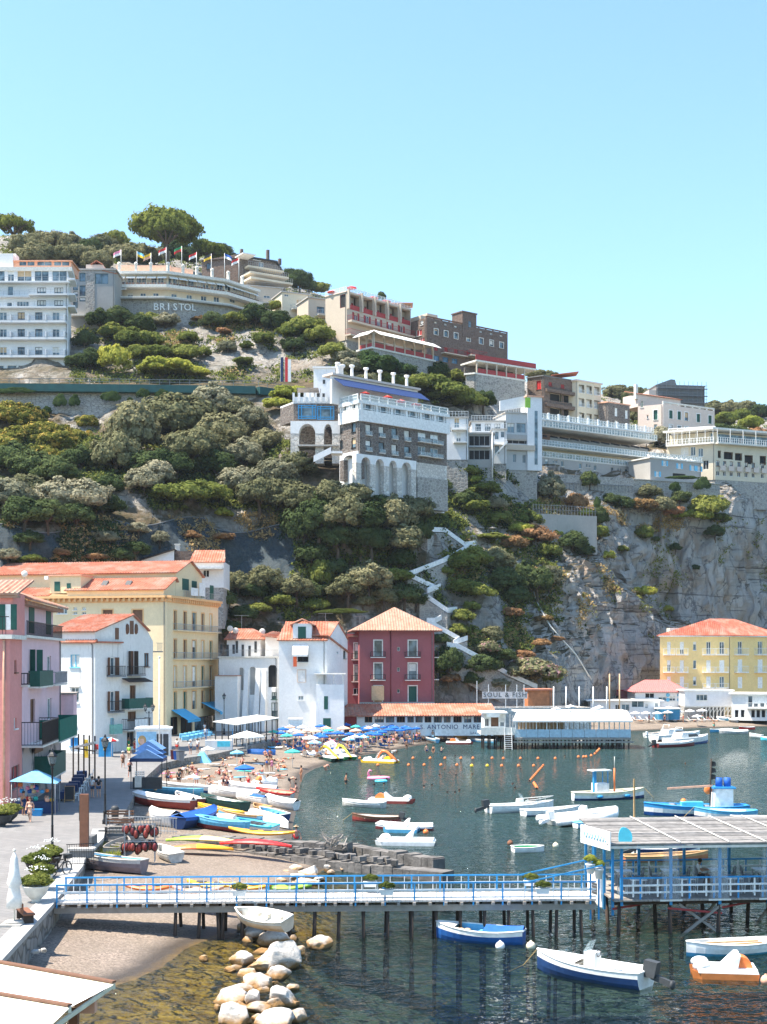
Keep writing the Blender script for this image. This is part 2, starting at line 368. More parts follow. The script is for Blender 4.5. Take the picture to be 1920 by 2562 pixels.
HCOL=[(-700,[190,(1450,216),(1310,221),(1200,246),(1078,283),(962,291),(958,305),(870,326),(620,400),(570,540)]),(0,[192,(1450,216),(1310,221),(1200,246),(1078,283),(962,291),(958,305),(870,326),(630,400),(588,540)]),(150,[205,(1450,224),(1310,228),(1200,248),(1078,283),(962,291),(958,305),(830,330),(640,400),(600,540)]),(300,[218,(1450,231),(1320,235),(1200,250),(1078,283),(964,291),(958,305),(800,343),(660,400),(612,540)]),(450,[226,(1480,237),(1340,244),(1210,255),(1078,284),(968,292),(958,308),(808,344),(690,385),(625,540)]),(600,[230,(1540,241),(1420,249),(1260,260),(1090,280),(975,292),(958,312),(812,346),(715,385),(655,540)]),(750,[233,(1540,245),(1400,251),(1262,254),(1120,266),(985,290),(945,318),(818,345),(765,372),(722,540)]),(900,[238,(1520,247),(1400,249),(1262,250),(1150,270),(1000,285),(940,308),(912,322),(825,356),(765,540)]),(1050,[243,(1560,251),(1420,256),(1290,260),(1215,280),(1120,298),(1000,320),(928,342),(882,372),(850,540)]),(1200,[246,(1600,254),(1470,262),(1370,276),(1290,284),(1185,289),(1110,312),(998,330),(945,372),(925,540)]),(1330,[251,(1640,260),(1540,270),(1450,282),(1385,294),(1272,305),(1178,316),(1065,345),(995,390),(962,540)]),(1430,[268,(1640,272),(1560,280),(1460,289),(1385,298),(1270,316),(1192,324),(1075,350),(1010,400),(980,540)]),(1500,[286,(1660,288),(1580,291),(1480,296),(1385,304),(1270,319),(1200,328),(1090,360),(1020,420),(985,540)]),(1590,[300,(1690,301),(1610,302),(1490,306),(1468,322),(1275,326),(1208,332),(1105,365),(1035,430),(1000,540)]),(1670,[314,(1700,315),(1650,315),(1572,317),(1552,328),(1277,330),(1208,334),(1105,364),(1055,440),(1015,540)]),(1730,[326,(1700,327),(1650,327),(1630,328),(1540,330),(1277,333),(1208,337),(1105,370),(1060,450),(1025,540)]),(1800,[333,(1690,334),(1600,334),(1500,335),(1420,336),(1300,337),(1250,339),(1206,346),(1085,390),(1032,540)]),(1900,[346,(1690,347),(1600,347),(1500,348),(1420,349),(1330,350),(1255,352),(1206,358),(1085,410),(1042,540)]),(2500,[350,(1690,351),(1600,351),(1500,352),(1420,353),(1330,354),(1255,356),(1206,362),(1090,420),(1050,540)]),]
cols=[]
for px,kn in HCOL:
 c=[]
 for i,k in enumerate(kn):
  if i==0:x,y=XY(px,k);c.append((x,y,1.0))
  else:p=W(px,*k);c.append(tuple(p))
 cols.append(c)
CP=np.array(cols)
pxs=np.array([h[0]for h in HCOL],float)
lv=np.linspace(0,9,130);cx=np.linspace(-700,2500,420)
tmp=np.zeros((len(pxs),len(lv),3))
for i in range(len(pxs)):
 for k in range(3):tmp[i,:,k]=np.interp(lv,range(10),CP[i,:,k])
HV=np.zeros((len(cx),len(lv),3))
for j in range(len(lv)):
 for k in range(3):HV[:,j,k]=np.interp(cx,pxs,tmp[:,j,k])
from mathutils import noise as mn
amp=np.interp(lv,[0,.6,4,5.9,6.3,9],[.3,1.5,1.6,.5,1.2,1.5])
mb=MB()
for i in range(len(cx)):
 for j in range(len(lv)):
  p=Vc(HV[i,j])
  a=amp[j]
  f=mn.turbulence_vector(p*.09,4,False,noise_basis='PERLIN_ORIGINAL')
  g=mn.turbulence_vector(Vc((p.x*.35,p.y*.35,p.z*.12)),3,False,noise_basis='PERLIN_ORIGINAL')
  cliff=1.9 if cx[i]>1280 else .6
  q=p+Vc((f.x*a*1.2,f.y*a*1.6,f.z*a*.5))+Vc((g.x,g.y*1.5,.0))*a*.55*cliff
  mb.v.append(tuple(q))
nl=len(lv)
mb.f=[(i*nl+j,(i+1)*nl+j,(i+1)*nl+j+1,i*nl+j+1)for i in range(len(cx)-1)for j in range(nl-1)]
mb.m=[0]*len(mb.f);mb.sm=[False]*len(mb.f)
HILLV=[Vc(v)for v in mb.v];HILLF=mb.f
HBVH=BVHTree.FromPolygons(HILLV,HILLF)
def rock_mat():
 m,nt,bs=base('hillside_rock_and_soil');v=coord(nt,True)
 ge=nt.nodes.new('ShaderNodeNewGeometry');sx=nt.nodes.new('ShaderNodeSeparateXYZ');nt.links.new(ge.outputs['Normal'],sx.inputs[0])
 px=nt.nodes.new('ShaderNodeSeparateXYZ');nt.links.new(v,px.inputs[0])
 c=mixc(nt,ramp(nt,noise(nt,v,.12,8,.7),.3,.7),(.5,.475,.44),(.8,.765,.71))
 c=mixc(nt,ramp(nt,noise(nt,coord(nt,True,(1,1,.12)),.6,8,.75),.52,.68),c,(.27,.26,.255))
 c=mixc(nt,ramp(nt,noise(nt,coord(nt,True,(.04,.04,1)),.6,7,.8),.56,.62),c,(.16,.15,.14))
 c=mixc(nt,ramp(nt,noise(nt,v,.07,6,.7),.53,.68),c,(.55,.42,.32))
 soil=mixc(nt,ramp(nt,noise(nt,v,.2,7,.75),.38,.66),(.07,.075,.04),(.3,.22,.14))
 up=nd(nt,'ShaderNodeMapRange');nt.links.new(px.outputs['Z'],up.inputs[0]);up.inputs[1].default_value=76;up.inputs[2].default_value=84;up.inputs[3].default_value=1;up.inputs[4].default_value=.25
 ce_=nd(nt,'ShaderNodeTexVoronoi',feature='DISTANCE_TO_EDGE',Scale=.13);dv=nd(nt,'ShaderNodeVectorMath',operation='ADD');nz=nd(nt,'ShaderNodeTexNoise',Scale=.35,Detail=5);nt.links.new(v,nz.inputs['Vector']);s3=nd(nt,'ShaderNodeVectorMath',operation='SCALE',Scale=6);nt.links.new(nz.outputs['Color'],s3.inputs[0]);nt.links.new(coord(nt,True,(1,1,.55)),dv.inputs[0]);nt.links.new(s3.outputs[0],dv.inputs[1]);nt.links.new(dv.outputs[0],ce_.inputs['Vector'])
 c=mixc(nt,ramp(nt,ce_.outputs['Distance'],.03,.004),c,(.27,.26,.25))
 k=nd(nt,'ShaderNodeMath',operation='MULTIPLY');k0=nd(nt,'ShaderNodeMath',operation='MULTIPLY');nt.links.new(ramp(nt,px.outputs['X'],26,8),k0.inputs[0]);nt.links.new(up.outputs[0],k0.inputs[1]);nt.links.new(k0.outputs[0],k.inputs[0]);nt.links.new(ramp(nt,noise(nt,v,.09,6,.7),.42,.56),k.inputs[1])
 c=mixc(nt,k.outputs[0],c,soil)
 k2=nd(nt,'ShaderNodeMath',operation='MULTIPLY');nt.links.new(ramp(nt,sx.outputs['Z'],.66,.9),k2.inputs[0]);nt.links.new(up.outputs[0],k2.inputs[1]);c=mixc(nt,k2.outputs[0],c,soil)
 nt.links.new(c,bs.inputs['Base Color']);bs.inputs['Roughness'].default_value=.95;bs.inputs['Specular IOR Level'].default_value=.1
 h=noise(nt,coord(nt,True,(1,1,.45)),.6,10,.8,.6);ha=nd(nt,'ShaderNodeMath',operation='MULTIPLY_ADD');nt.links.new(ramp(nt,ce_.outputs['Distance'],0,.12),ha.inputs[0]);ha.inputs[1].default_value=.22;nt.links.new(h,ha.inputs[2]);bump(nt,bs,ha.outputs[0],1,2.4);return m
mb.bd('hill',rock_mat(),kind='structure',origin=(0,0,0))
def hill(px,py):
 d=Vc(((px-CX)/F,1,-(py-HY)/F)).normalized()
 h=HBVH.ray_cast(Vc((0,0,HC)),d)
 return h[0]if h[0]is not None else None
def hillz(x,y,ztop=400):
 h=HBVH.ray_cast(Vc((x,y,ztop)),Vc((0,0,-1)))
 return h[0].z if h[0]is not None else 1.8
mb=MB();mb.face([(-900,30,-6),(1600,30,-6),(1600,2500,-6),(-900,2500,-6)]);mb.bd('terrain',M('earth',(.12,.11,.08),.95,.2,.02,world=True),kind='structure',origin=(0,0,0))
# building tools
plaster(_r,(.86,.86,.85),amt=.3)
plaster('worn_white_render',(.8,.79,.76),(.22,.21,.2),.75)
plaster('yellow_render',(.86,.69,.44),(.42,.32,.2),.32)
plaster('ochre_render',(.84,.5,.24),(.4,.28,.14),.2)
plaster('lemon_render',(.88,.66,.3),(.42,.34,.22),.2)
plaster('deep_pink_render',(.74,.32,.29),(.34,.2,.17),.3)
plaster('light_pink_render',(.78,.56,.6),(.34,.27,.28),.3)
plaster('ruined_render',(.5,.43,.42),(.16,.16,.16),.6,(.17,.17,.175))
plaster('wine_red_render',(.35,.12,.13),(.2,.1,.1),.45)
plaster('hotel_white',(.8,.8,.8),amt=.12);plaster('hotel_cream',(.7,.62,.48),amt=.15);plaster('hotel_beige',(.55,.47,.38),amt=.2)
plaster('grey_render',(.4,.39,.37),amt=.35);plaster('pink_cream',(.72,.6,.52),amt=.12)
stone('dark_rubble',(.2,.165,.145),(.1,.09,.085),(.26,.24,.22),1.5)
stone('brown_rubble',(.21,.15,.12),(.12,.09,.075),(.2,.16,.14),1.5)
stone('grey_rubble',(.4,.38,.35),(.22,.21,.2),(.46,.44,.4),1.3)
stone('pale_rubble',(.78,.74,.68),(.5,.46,.42),(.42,.4,.37),1.5)
stone('white_block_wall',(.5,.47,.43),(.36,.33,.3),(.2,.19,.18),1.2,(1,1,1.8))
class Fac:
 """a vertical facade from plan point a (left, as seen) to b (right)"""
 def __init__(s,a,b):
  s.a=Vc((a[0],a[1]));s.b=Vc((b[0],b[1]));s.u=(s.b-s.a);s.L=s.u.length;s.u.normalize();s.n=Vc((s.u.y,-s.u.x))
 def uz(s,px,py):
  r=Vc(((px-CX)/F,1.0));det=r.x*-s.u.y+r.y*s.u.x
  t=(s.a.x*-s.u.y+s.a.y*s.u.x)/det
  u=(r.x*t-s.a.x)*s.u.x+(r.y*t-s.a.y)*s.u.y
  return u,HC-(py-HY)/F*t
 def P(s,u,z,d=0.0):
  q=s.a+s.u*u+s.n*d;return Vc((q.x,q.y,z))
 def box(s,mb,u0,u1,z0,z1,d0,d1):
  return mb.hexa([s.P(u0,z0,d1),s.P(u1,z0,d1),s.P(u1,z0,d0),s.P(u0,z0,d0),s.P(u0,z1,d1),s.P(u1,z1,d1),s.P(u1,z1,d0),s.P(u0,z1,d0)])
 def rect(s,r):
  (u0,z1),(u1,z0)=s.uz(r[0],r[1]),s.uz(r[2],r[3]);return u0,u1,z0,z1
def quad(a,b,c):a,b,c=Vc(a[:2]),Vc(b[:2]),Vc(c[:2]);return[a,b,c,a+c-b]
def deep(a,b,d):
 a,b=Vc(a[:2]),Vc(b[:2]);u=(b-a).normalized();n=Vc((-u.y,u.x))*d;return[a,b,b+n,a+n]
wr=random.Random(77)
class Bld:
 def __init__(s,name,label,cat,foot,z0,z1,wall=_r,group=None):
  s.foot=[Vc(p[:2])for p in foot];s.z0,s.z1=z0,z1
  s.root=tg(name,label,cat,(s.foot[0].x,s.foot[0].y,z0),0,group)
  s.wall=wall;s.holes={};s.edges=[Fac(s.foot[i],s.foot[(i+1)%len(foot)])for i in range(len(foot))]
  s.wmb=MB();s.done=False;s.seen=set()
 def cd_(s,mb,name,mats,parent=None):
  return mb.bd(name,mats,parent or s.root,True)
 def win(s,e,r,kind='window',frame=_w,shut=None,shutcol=_n,rail=None,sill=True,depth=.22,lintel=None,arch=False,fill='glass',railcol=_i,surround=None,mull=1,slab=_o,ajar=.0):
  """an opening (pixel rectangle on edge e) with frame, pane, and what belongs to it"""
  f=s.edges[e];u0,u1,z0,z1=f.rect(r)
  if u1-u0<.15 or z1-z0<.15:return
  s.holes.setdefault(e,[]).append((u0,u1,z0,z1))
  w=u1-u0;h=z1-z0;t=min(.09,w*.1)
  mb=MB()
  if surround:
   for q in((u0-.18,u0,z0,z1+.18),(u1,u1+.18,z0,z1+.18),(u0,u1,z1,z1+.18)):f.box(mb,*q,0,.05)
  else:
   f.box(mb,u0,u0+t,z0,z1,-depth+.02,-depth+.08);f.box(mb,u1-t,u1,z0,z1,-depth+.02,-depth+.08)
   f.box(mb,u0+t,u1-t,z1-t,z1,-depth+.02,-depth+.08)
   if mull:
    for k in range(mull):x=u0+w*(k+1)/(mull+1);f.box(mb,x-t/2,x+t/2,z0,z1-t,-depth+.02,-depth+.09)
   f.box(mb,u0+t,u1-t,z0,z0+t,-depth+.02,-depth+.085)
  if sill:f.box(mb,u0-.12,u1+.12,z0-.1,z0-.003,-.05,.14)
  if lintel:f.box(mb,u0-.25,u1+.25,z1+.08,z1+.2,0,.22)
  wd=s.cd_(mb,kind,surround or frame)
  ORG[wd.name]=ORG[s.root.name]
  if fill:
   p=MB();p.face([f.P(u0,z0,-depth),f.P(u1,z0,-depth),f.P(u1,z1,-depth),f.P(u0,z1,-depth)])
   if fill=='glass' and wr.random()<.38:z_=z1-h*wr.uniform(.25,.7);bl=MB();f.box(bl,u0+t,u1-t,z_,z1-t,-depth+.005,-depth+.015);bl.bd('blind_or_painted_shade',wr.choice((_o,'canvas','tan_cloth',_w)),wd,True)
   p.bd('pane' if fill=='glass' else('door_or_painted_shade' if 'door' in kind else 'blind_or_painted_shade'),fill,wd,True)  # dark fills: flat sheet painted as the shade inside an open room
  if shut:
   sw=min(w*.5,.6)
   for sd in(-1,1):
    q=MB()
    if shut=='closed':
     m=(u0+u1)/2;a,b=(u0,m-.01)if sd<0 else(m+.01,u1);f.box(q,a,b,z0,z1,-.1,-.04)
    elif shut=='half':
     x=u0 if sd<0 else u1;dd=sd*.22
     q.hexa([f.P(x,z0,.0),f.P(x+.05,z0,.0),f.P(x+dd+.05,z0,.45),f.P(x+dd,z0,.45),f.P(x,z1,.0),f.P(x+.05,z1,.0),f.P(x+dd+.05,z1,.45),f.P(x+dd,z1,.45)])
    else:
     a,b=(u0-sw,u0)if sd<0 else(u1,u1+sw);f.box(q,a,b,z0,z1,.01,.06)
    q.bd('shutter',shutcol,wd,True)
  if rail:
   o,hgt,col=rail if len(rail)==3 else(*rail,railcol)
   s.bal(e,u0-.35,u1+.35,z0,o,hgt,col,slab)
  return wd
 def bal(s,e,u0,u1,z,out,h=1.0,col=_i,slab=_o,solid=None,th=.14,step=.0,glass=None):
  f=s.edges[e];mb=MB();f.box(mb,u0,u1,z-th,z-.004,-.02,out)
  b=s.cd_(mb,'balcony',slab);ORG[b.name]=ORG[s.root.name]
  q=MB()
  if solid:
   f.box(q,u0,u1,z,z+h,out-.06,out);f.box(q,u0,u0+.06,z,z+h,0,out-.06);f.box(q,u1-.06,u1,z,z+h,0,out-.06)
   q.bd('parapet',solid,b,True)
  else:
   t=.035
   for zz in(z+h,z+.08):f.box(q,u0,u1,zz-t,zz+t,out-t*2,out);f.box(q,u0,u0+t,zz-t,zz+t,0,out-.08);f.box(q,u1-t,u1,zz-t,zz+t,0,out-.08)
   st=step or .22;n=max(2,int((u1-u0)/st))
   for k in range(n+1):u=u0+.012+(u1-u0-.024)*k/n;f.box(q,u-.012,u+.012,z+.08,z+h,out-.05,out-.02)
   m=max(1,int(out/st))
   for k in range(m):
    for u in(u0+.015,u1-.015):d=out*k/m;f.box(q,u-.012,u+.012,z+.08,z+h,d,d+.024)
   q.bd('railing',col,b,True)
  if glass:
   g=MB();f.box(g,u0+.05,u1-.05,z+.1,z+h-.05,out-.045,out-.03);g.bd('glass_panel',glass,b,True)
  return b
 def bp_(s,e,r,out,**k):
  u0,u1,z0,z1=s.edges[e].rect(r);return s.bal(e,u0,u1,z0,out,z1-z0,**k)
 def boxpx(s,e,r,d0,d1,name,mat,parent=None):
  mb=MB();s.edges[e].box(mb,*s.edges[e].rect(r),d0,d1);return s.cd_(mb,name,mat,parent)
 def walls(s,tops=None,skip=(),wallmats=None):
  """wall sheets with real openings and reveals; tops: {edge: [(u, z)...]} extra gable outline above z1"""
  mb=s.wmb
  for e,f in enumerate(s.edges):
   if e in skip:continue
   mb.cm=(wallmats or{}).get(e,0)
   H=s.holes.get(e,[])
   us=sorted({0.0,f.L,*[min(max(x,0),f.L)for h in H for x in h[:2]]});zs=sorted({s.z0,s.z1,*[min(max(x,s.z0),s.z1)for h in H for x in h[2:]]})
   for i in range(len(us)-1):
    j=0
    while j<len(zs)-1:
     uc=(us[i]+us[i+1])/2
     def ins(k):zc=(zs[k]+zs[k+1])/2;return any(h[0]<uc<h[1]and h[2]<zc<h[3]for h in H)
     if ins(j):j+=1;continue
     k=j
     while k+1<len(zs)-1 and not ins(k+1):k+=1
     mb.face([f.P(us[i],zs[j]),f.P(us[i+1],zs[j]),f.P(us[i+1],zs[k+1]),f.P(us[i],zs[k+1])]);j=k+1
   for u0,u1,z0,z1 in H:
    d=-.24
    mb.face([f.P(u0,z0),f.P(u0,z0,d),f.P(u0,z1,d),f.P(u0,z1)]);mb.face([f.P(u1,z0,d),f.P(u1,z0),f.P(u1,z1),f.P(u1,z1,d)])
    mb.face([f.P(u0,z1),f.P(u0,z1,d),f.P(u1,z1,d),f.P(u1,z1)]);mb.face([f.P(u0,z0,d),f.P(u0,z0),f.P(u1,z0),f.P(u1,z0,d)])
   if tops and e in tops:mb.face([f.P(u,z)for u,z in tops[e]])
  return s
 def flat(s,par=.0,mat='concrete',over=0.0,th=.25):
  """flat roof with a slab edge"""
  mb=MB();c=sum(s.foot,Vc((0,0)))/len(s.foot)
  mb.prism([p+(p-c).normalized()*over if over else p+(c-p)*.004 for p in s.foot],s.z1-th if over else s.z1-.3,s.z1+(.02 if not over else 0))
  s.cd_(mb,'roof',mat)
  if par:
   q=MB()
   for f in s.edges:f.box(q,0.0,f.L-.2,s.z1,s.z1+par,-.2,.02)
   s.cd_(q,'parapet',s.wall)
 def end(s,mats=None):
  if s.z0>15 and s.root.name!='arched_stone_hotel':
   c=sum(s.foot,Vc((0,0)))/len(s.foot);q=MB();q.prism([p+(c-p).normalized()*.15 for p in s.foot],s.z0-7,s.z0-.02);s.cd_(q,'foundation','grey_rubble')
  f=s.edges[0]
  if s.z1-s.z0>6:q=MB();u=f.L-.35;q.tube([f.P(u,s.z0,.09),f.P(u,s.z1-.4,.09),f.P(u-.25,s.z1-.1,.09)],.06,5);s.cd_(q,'drainpipe','mid_grey')
  return s.cd_(s.wmb,'wall',mats or s.wall)
def slope(mb,e0,e1,r1,r0,th=.16,rib=.42,m_rib=0):
 """a tiled roof plane: eave e0-e1, ridge r1-r0, with rows of cover tiles standing proud"""
 e0,e1,r1,r0=map(Vc,(e0,e1,r1,r0));n=(e1-e0).cross(r0-e0)
 if n.length<1e-6:n=(e1-e0).cross(r1-e0)
 n.normalize();n=n if n.z>0 else-n
 lo=n*-th
 mb.raw([e0+lo,e1+lo,r1+lo,r0+lo,e0,e1,r1,r0],[(3,2,1,0),(4,5,6,7),(0,1,5,4),(1,2,6,5),(2,3,7,6),(3,0,4,7)])
 if rib:
  L=(e1-e0).length;k=int(L/rib);d=(e1-e0).normalized();w=d*rib*.27;up=n*.1
  Lr0=(r0-e0).dot(d);Lr1=(r1-e0).dot(d)
  for i in range(k):
   t=(i+.5)*L/k;a=e0+d*t
   sv=(r0-e0)-d*Lr0
   if t<Lr0:fr=t/Lr0 if Lr0>1e-6 else 1
   elif t>Lr1:fr=(L-t)/(L-Lr1)if L-Lr1>1e-6 else 1
   else:fr=1
   if fr<.03:continue
   b=a+sv*min(1,fr)
   mb.raw([a-w,a+w,a+up,b-w,b+w,b+up],[(0,1,2),(5,4,3),(0,2,5,3),(2,1,4,5)])
def hip(B,z,h,over=.6,mat=_t,ridge=.35):
 c=sum(B.foot,Vc((0,0)))/4;P=[p+(p-c).normalized()*over*1.35 for p in B.foot]
 u=(P[1]-P[0]);v=(P[3]-P[0])
 if u.length>=v.length:r0,r1=c-u*ridge/2,c+u*ridge/2
 else:r0,r1=c-v*ridge/2,c+v*ridge/2
 v3=lambda p,zz:Vc((p.x,p.y,zz));mb=MB()
 A,Bq,C,D=[v3(p,z)for p in P];r0,r1=v3(r0,z+h),v3(r1,z+h)
 if u.length>=v.length:q=[(A,Bq,r1,r0),(Bq,C,r1,r1),(C,D,r0,r1),(D,A,r0,r0)]
 else:q=[(A,Bq,r0,r0),(Bq,C,r1,r0),(C,D,r1,r1),(D,A,r0,r1)]
 for t in q:slope(mb,*t)
 return B.cd_(mb,'roof',mat)
def text(body,size,mat,origin,u,up,name='lettering',parent=None,extr=.03,font_sp=1.0,bold=0):
 cu=bpy.data.curves.new(name,'FONT');cu.body=body;cu.size=size;cu.extrude=extr;cu.align_x='CENTER';cu.space_character=font_sp;cu.offset=bold;cu.resolution_u=2
 t=bpy.data.objects.new('tmp',cu);COL.objects.link(t);bpy.context.view_layer.update()
 me=bpy.data.meshes.new_from_object(t.evaluated_get(bpy.context.evaluated_depsgraph_get()));bpy.data.objects.remove(t)
 u=Vc(u).normalized();up=Vc(up).normalized();w=u.cross(up)
 mx=Matrix((u,up,w)).transposed().to_4x4();mx.translation=Vc(origin)-(ORG.get(parent.name,Vc())if parent else Vc())
 me.transform(mx);me.materials.clear();me.materials.append(MATS[mat])
 o=bpy.data.objects.new(name,me);COL.objects.link(o);o.parent=parent;return o
# the town round the beach
b=XY(417,200);c=b+Vc((.2176,1))*22.4;a=b-Vc((1,-.2176))*44
B=Bld('yellow_palazzo','big yellow palazzo with corbelled cornice, rows of balconies and tiled attics','building',quad(a,b,c),1.5,ZA(1497,200),'yellow_render')
for(x0,x1)in((435,442),(459,467),(481,491),(504,511),(525,531)):
 top=[(497+(x0-435)*.09+30,580),(600,651),(667,722),(733,777)]
 for i,(y0,y1)in enumerate(((528,575),(600,648),(667,721),(732,776))):
  y0,y1=y0+1000,y1+1000
  k=(.1-.05*i)*(x0-435)
  wood=[_b,_o,_n,_b][(i+int(x0))%4]
  B.win(1,(x0,y0+k,x1,y1+k),_f,frame=_o,sill=False,fill=('glass' if(i*3+int(x0))%3 else wood),surround='ochre_render')
f=B.edges[1]
for y in(1576.5,1648.5,1722):
 u0=f.uz(433,y)[0];u1=f.uz(543,y)[0];z=f.uz(433,y)[1]
 B.bal(1,u0,u1,z,.8,.95,_m,'yellow_render',step=.3)
for x in(250,325):
 B.win(0,(x+7,1526,x+32,1580),'window',frame=_b,fill=_b,surround='ochre_render',sill=False)
B.win(0,(143,1515,168,1536),'window',frame=_w,mull=2)
for x in(184,206):B.win(0,(x,1519,x+9,1526),'window');B.win(0,(x,1531,x+9,1537),'window')
for x0,x1 in((427,446),(452,482),(487,540)):B.win(1,(x0,1795,x1,1838),'shop_door',frame=_b,fill=_d if x0!=487 else 'glass',sill=False)
B.walls();B.end()
mb=MB()
for e in(0,1):
 f=B.edges[e];f.box(mb,-.0,f.L,B.z1+.1,B.z1+.45,-.5,.75 if e==0 else .75)
 f.box(mb,0,f.L,B.z1-.55,B.z1-.003,-.1,.12)
 n=int(f.L/.85)
 for k in range(n):u=(k+.5)*f.L/n;f.box(mb,u-.16,u+.16,B.z1-.4,B.z1+.1,.0,.6)
B.cd_(mb,'cornice','ochre_render')
mb=MB();mb.prism(B.foot,B.z1+.2,B.z1+.47);B.cd_(mb,'terrace_roof','concrete')
f=B.edges[1];fl=B.edges[0]
def attic(t0,t1,t2,ze,zr,ze2,L,nm,left=0):
 """walls and roof between distances t0 and t2 along the front, ridge at t1, running back L"""
 P=lambda t,l,z:f.P(t,z,-l)if False else Vc((*(f.a+f.u*t-Vc((f.n.x,f.n.y))*l),z))
 mb=MB();zb=B.z1+.47
 mb.face([P(t0,.6,zb),P(t2,.6,zb),P(t2,.6,ze2),P(t1,.6,zr),P(t0,.6,ze)]);mb.face([P(t0,L,zb),P(t0,.6,zb),P(t0,.6,ze),P(t0,L,ze)])
 mb.face([P(t2,.6,zb),P(t2,L,zb),P(t2,L,ze2),P(t2,.6,ze2)]);mb.face([P(t2,L,zb),P(t0,L,zb),P(t0,L,ze),P(t1,L,zr),P(t2,L,ze2)])
 w=B.cd_(mb,nm,'yellow_render');q=MB()
 slope(q,P(t0-.5,L+.3,ze-.1),P(t0-.5,.2,ze-.1),P(t1,.2,zr+.12),P(t1,L+.3,zr+.12))
 if t2>t1+.2:slope(q,P(t2+.5,.2,ze2-.1),P(t2+.5,L+.3,ze2-.1),P(t1,L+.3,zr+.12),P(t1,.2,zr+.12))
 q.bd('roof',_t,w,True)
 ORG[w.name]=ORG[B.root.name]
 return w,P
w1,P1=attic(.4,4.9,5.2,23.6,25.4,25.0,16,'low_attic')
w2,P2=attic(5.3,11.3,16.8,26.4,28.4,26.4,46,'long_attic')
for i,(x0,y0,x1,y1)in enumerate(((456,1447,472,1478),(480,1453,492,1484),(502,1459,511,1496),(525,1464,534,1500))):
 f2=Fac(Vc(f.a)-f.n*.6,Vc(f.b)-f.n*.6);mb=MB();f2.box(mb,*f2.rect((x0,y0,x1,y1)),.01,.06);mb.bd('shutter',_n,w2,True)
q=MB()
f2=Fac(Vc(f.a)-f.n*.6,Vc(f.b)-f.n*.6)
for k in range(24):u=5.5+k*.7;f2.box(q,u,u+.03,B.z1+.47,B.z1+1.5,1.1,1.13)
f2.box(q,5.5,22,B.z1+1.48,B.z1+1.53,1.1,1.14);q.bd('terrace_railing',_m,w2,True)
q=MB();f2.box(q,*f2.rect((460,1470,478,1492)),1.16,1.2);f2.box(q,*f2.rect((481,1458,496,1493)),1.16,1.2);q.bd('laundry',_w,w2,True)
mb=MB();fl2=Fac(Vc(fl.a),Vc(fl.b));r=fl2.rect((121,1441,198,1483));fl2.box(mb,*r,-4.5,-.6);d=B.cd_(mb,'dormer','yellow_render')
q=MB();rr=fl2.rect((132,1455,146,1479));fl2.box(q,*rr,-.6,-.54);rr=fl2.rect((163,1459,173,1478));fl2.box(q,*rr,-.6,-.54);q.bd('shutter',_n,d,True)
q=MB();fl2.box(q,r[0]-.2,r[1]+.2,r[3],r[3]+.2,-4.7,-.3);q.bd('eave','salmon',d,True)
for(x,y)in((240,1464),(300,1464)):
 q=MB();rr=fl2.rect((x,y-4,x+14,y+4));q.hexa([fl2.P(rr[0],rr[2],-1.5),fl2.P(rr[1],rr[2],-1.5),fl2.P(rr[1],rr[3]-.2,-3.2),fl2.P(rr[0],rr[3]-.2,-3.2),fl2.P(rr[0],rr[2]+.12,-1.5),fl2.P(rr[1],rr[2]+.12,-1.5),fl2.P(rr[1],rr[3]+.6,-2.6),fl2.P(rr[0],rr[3]+.6,-2.6)]);q.bd('skylight',_g,w1,True)
for(x0,x1)in((0,60),(62,118)):
 q=MB();rr=fl2.rect((x0,1476,x1,1490));slope(q,fl2.P(rr[0]-6,rr[2],-.3),fl2.P(rr[1],rr[2],-.3),fl2.P(rr[1],rr[3]+.5,-4),fl2.P(rr[0]-6,rr[3]+.5,-4));B.cd_(q,'side_roof',_t)
q=MB();rr=fl2.rect((110,1441,119,1450));fl2.box(q,*rr,-.5,-.1);B.cd_(q,'air_conditioner',_w)
for(x0,x1,y0,y1,o)in((423,462,1781,1799,2.6),(497,548,1771,1803,3.2)):
 u0=f.uz(x0+6,y0)[0];u1=f.uz(x1,y0)[0];z=5.6 if x0<450 else 6.3;mb=MB()
 mb.hexa([f.P(u0,z-1.5,o),f.P(u1,z-1.5,o),f.P(u1,z,.02),f.P(u0,z,.02),f.P(u0,z-1.45,o),f.P(u1,z-1.45,o),f.P(u1,z+.05,.02),f.P(u0,z+.05,.02)])
 f.box(mb,u0,u1,z-1.85,z-1.52,o-.02,o);B.cd_(mb,'awning',M('awning_blue',(.08,.42,.68),.8,.06,1.2))
b=XY(432,236)
B=Bld('hillside_house','white house with brown eaves peeping above the yellow palazzo','building',deep(XY(322,236),XY(436,236),10),ZA(1450,236),ZA(1388,236)-1.5,_r)
f=B.edges[0];zt=B.z1
B.walls(tops={0:[(0,zt),(f.L,zt),(f.L,zt+2.4)]});B.end()
q=MB();slope(q,f.P(-.8,zt-.3,.6),f.P(f.L+.1,zt+2.5,.6),f.P(f.L+.1,zt+2.5,-10),f.P(-.8,zt-.3,-10),rib=0);B.cd_(q,'roof','wood_dark')
q=MB();f.box(q,f.L,f.L+2.9,zt-4.5,zt+2.2,-6,-1);B.cd_(q,'brick_wing','brown_rubble')
q=MB();f.box(q,f.L-.2,f.L+.6,zt+2.4,zt+3.4,-3,-2.2);f.box(q,f.L-.3,f.L+.7,zt+3.4,zt+3.6,-3.1,-2.1);B.cd_(q,'chimney',_o)
B=Bld('tiled_house','small pale house with salmon tiled roof right behind the palazzo','building',deep(XY(479,232),XY(560,232),9),ZA(1470,232),ZA(1405,232),_r)
f=B.edges[0];B.win(0,(508,1426,524,1444),fill=_d);B.walls();B.end()
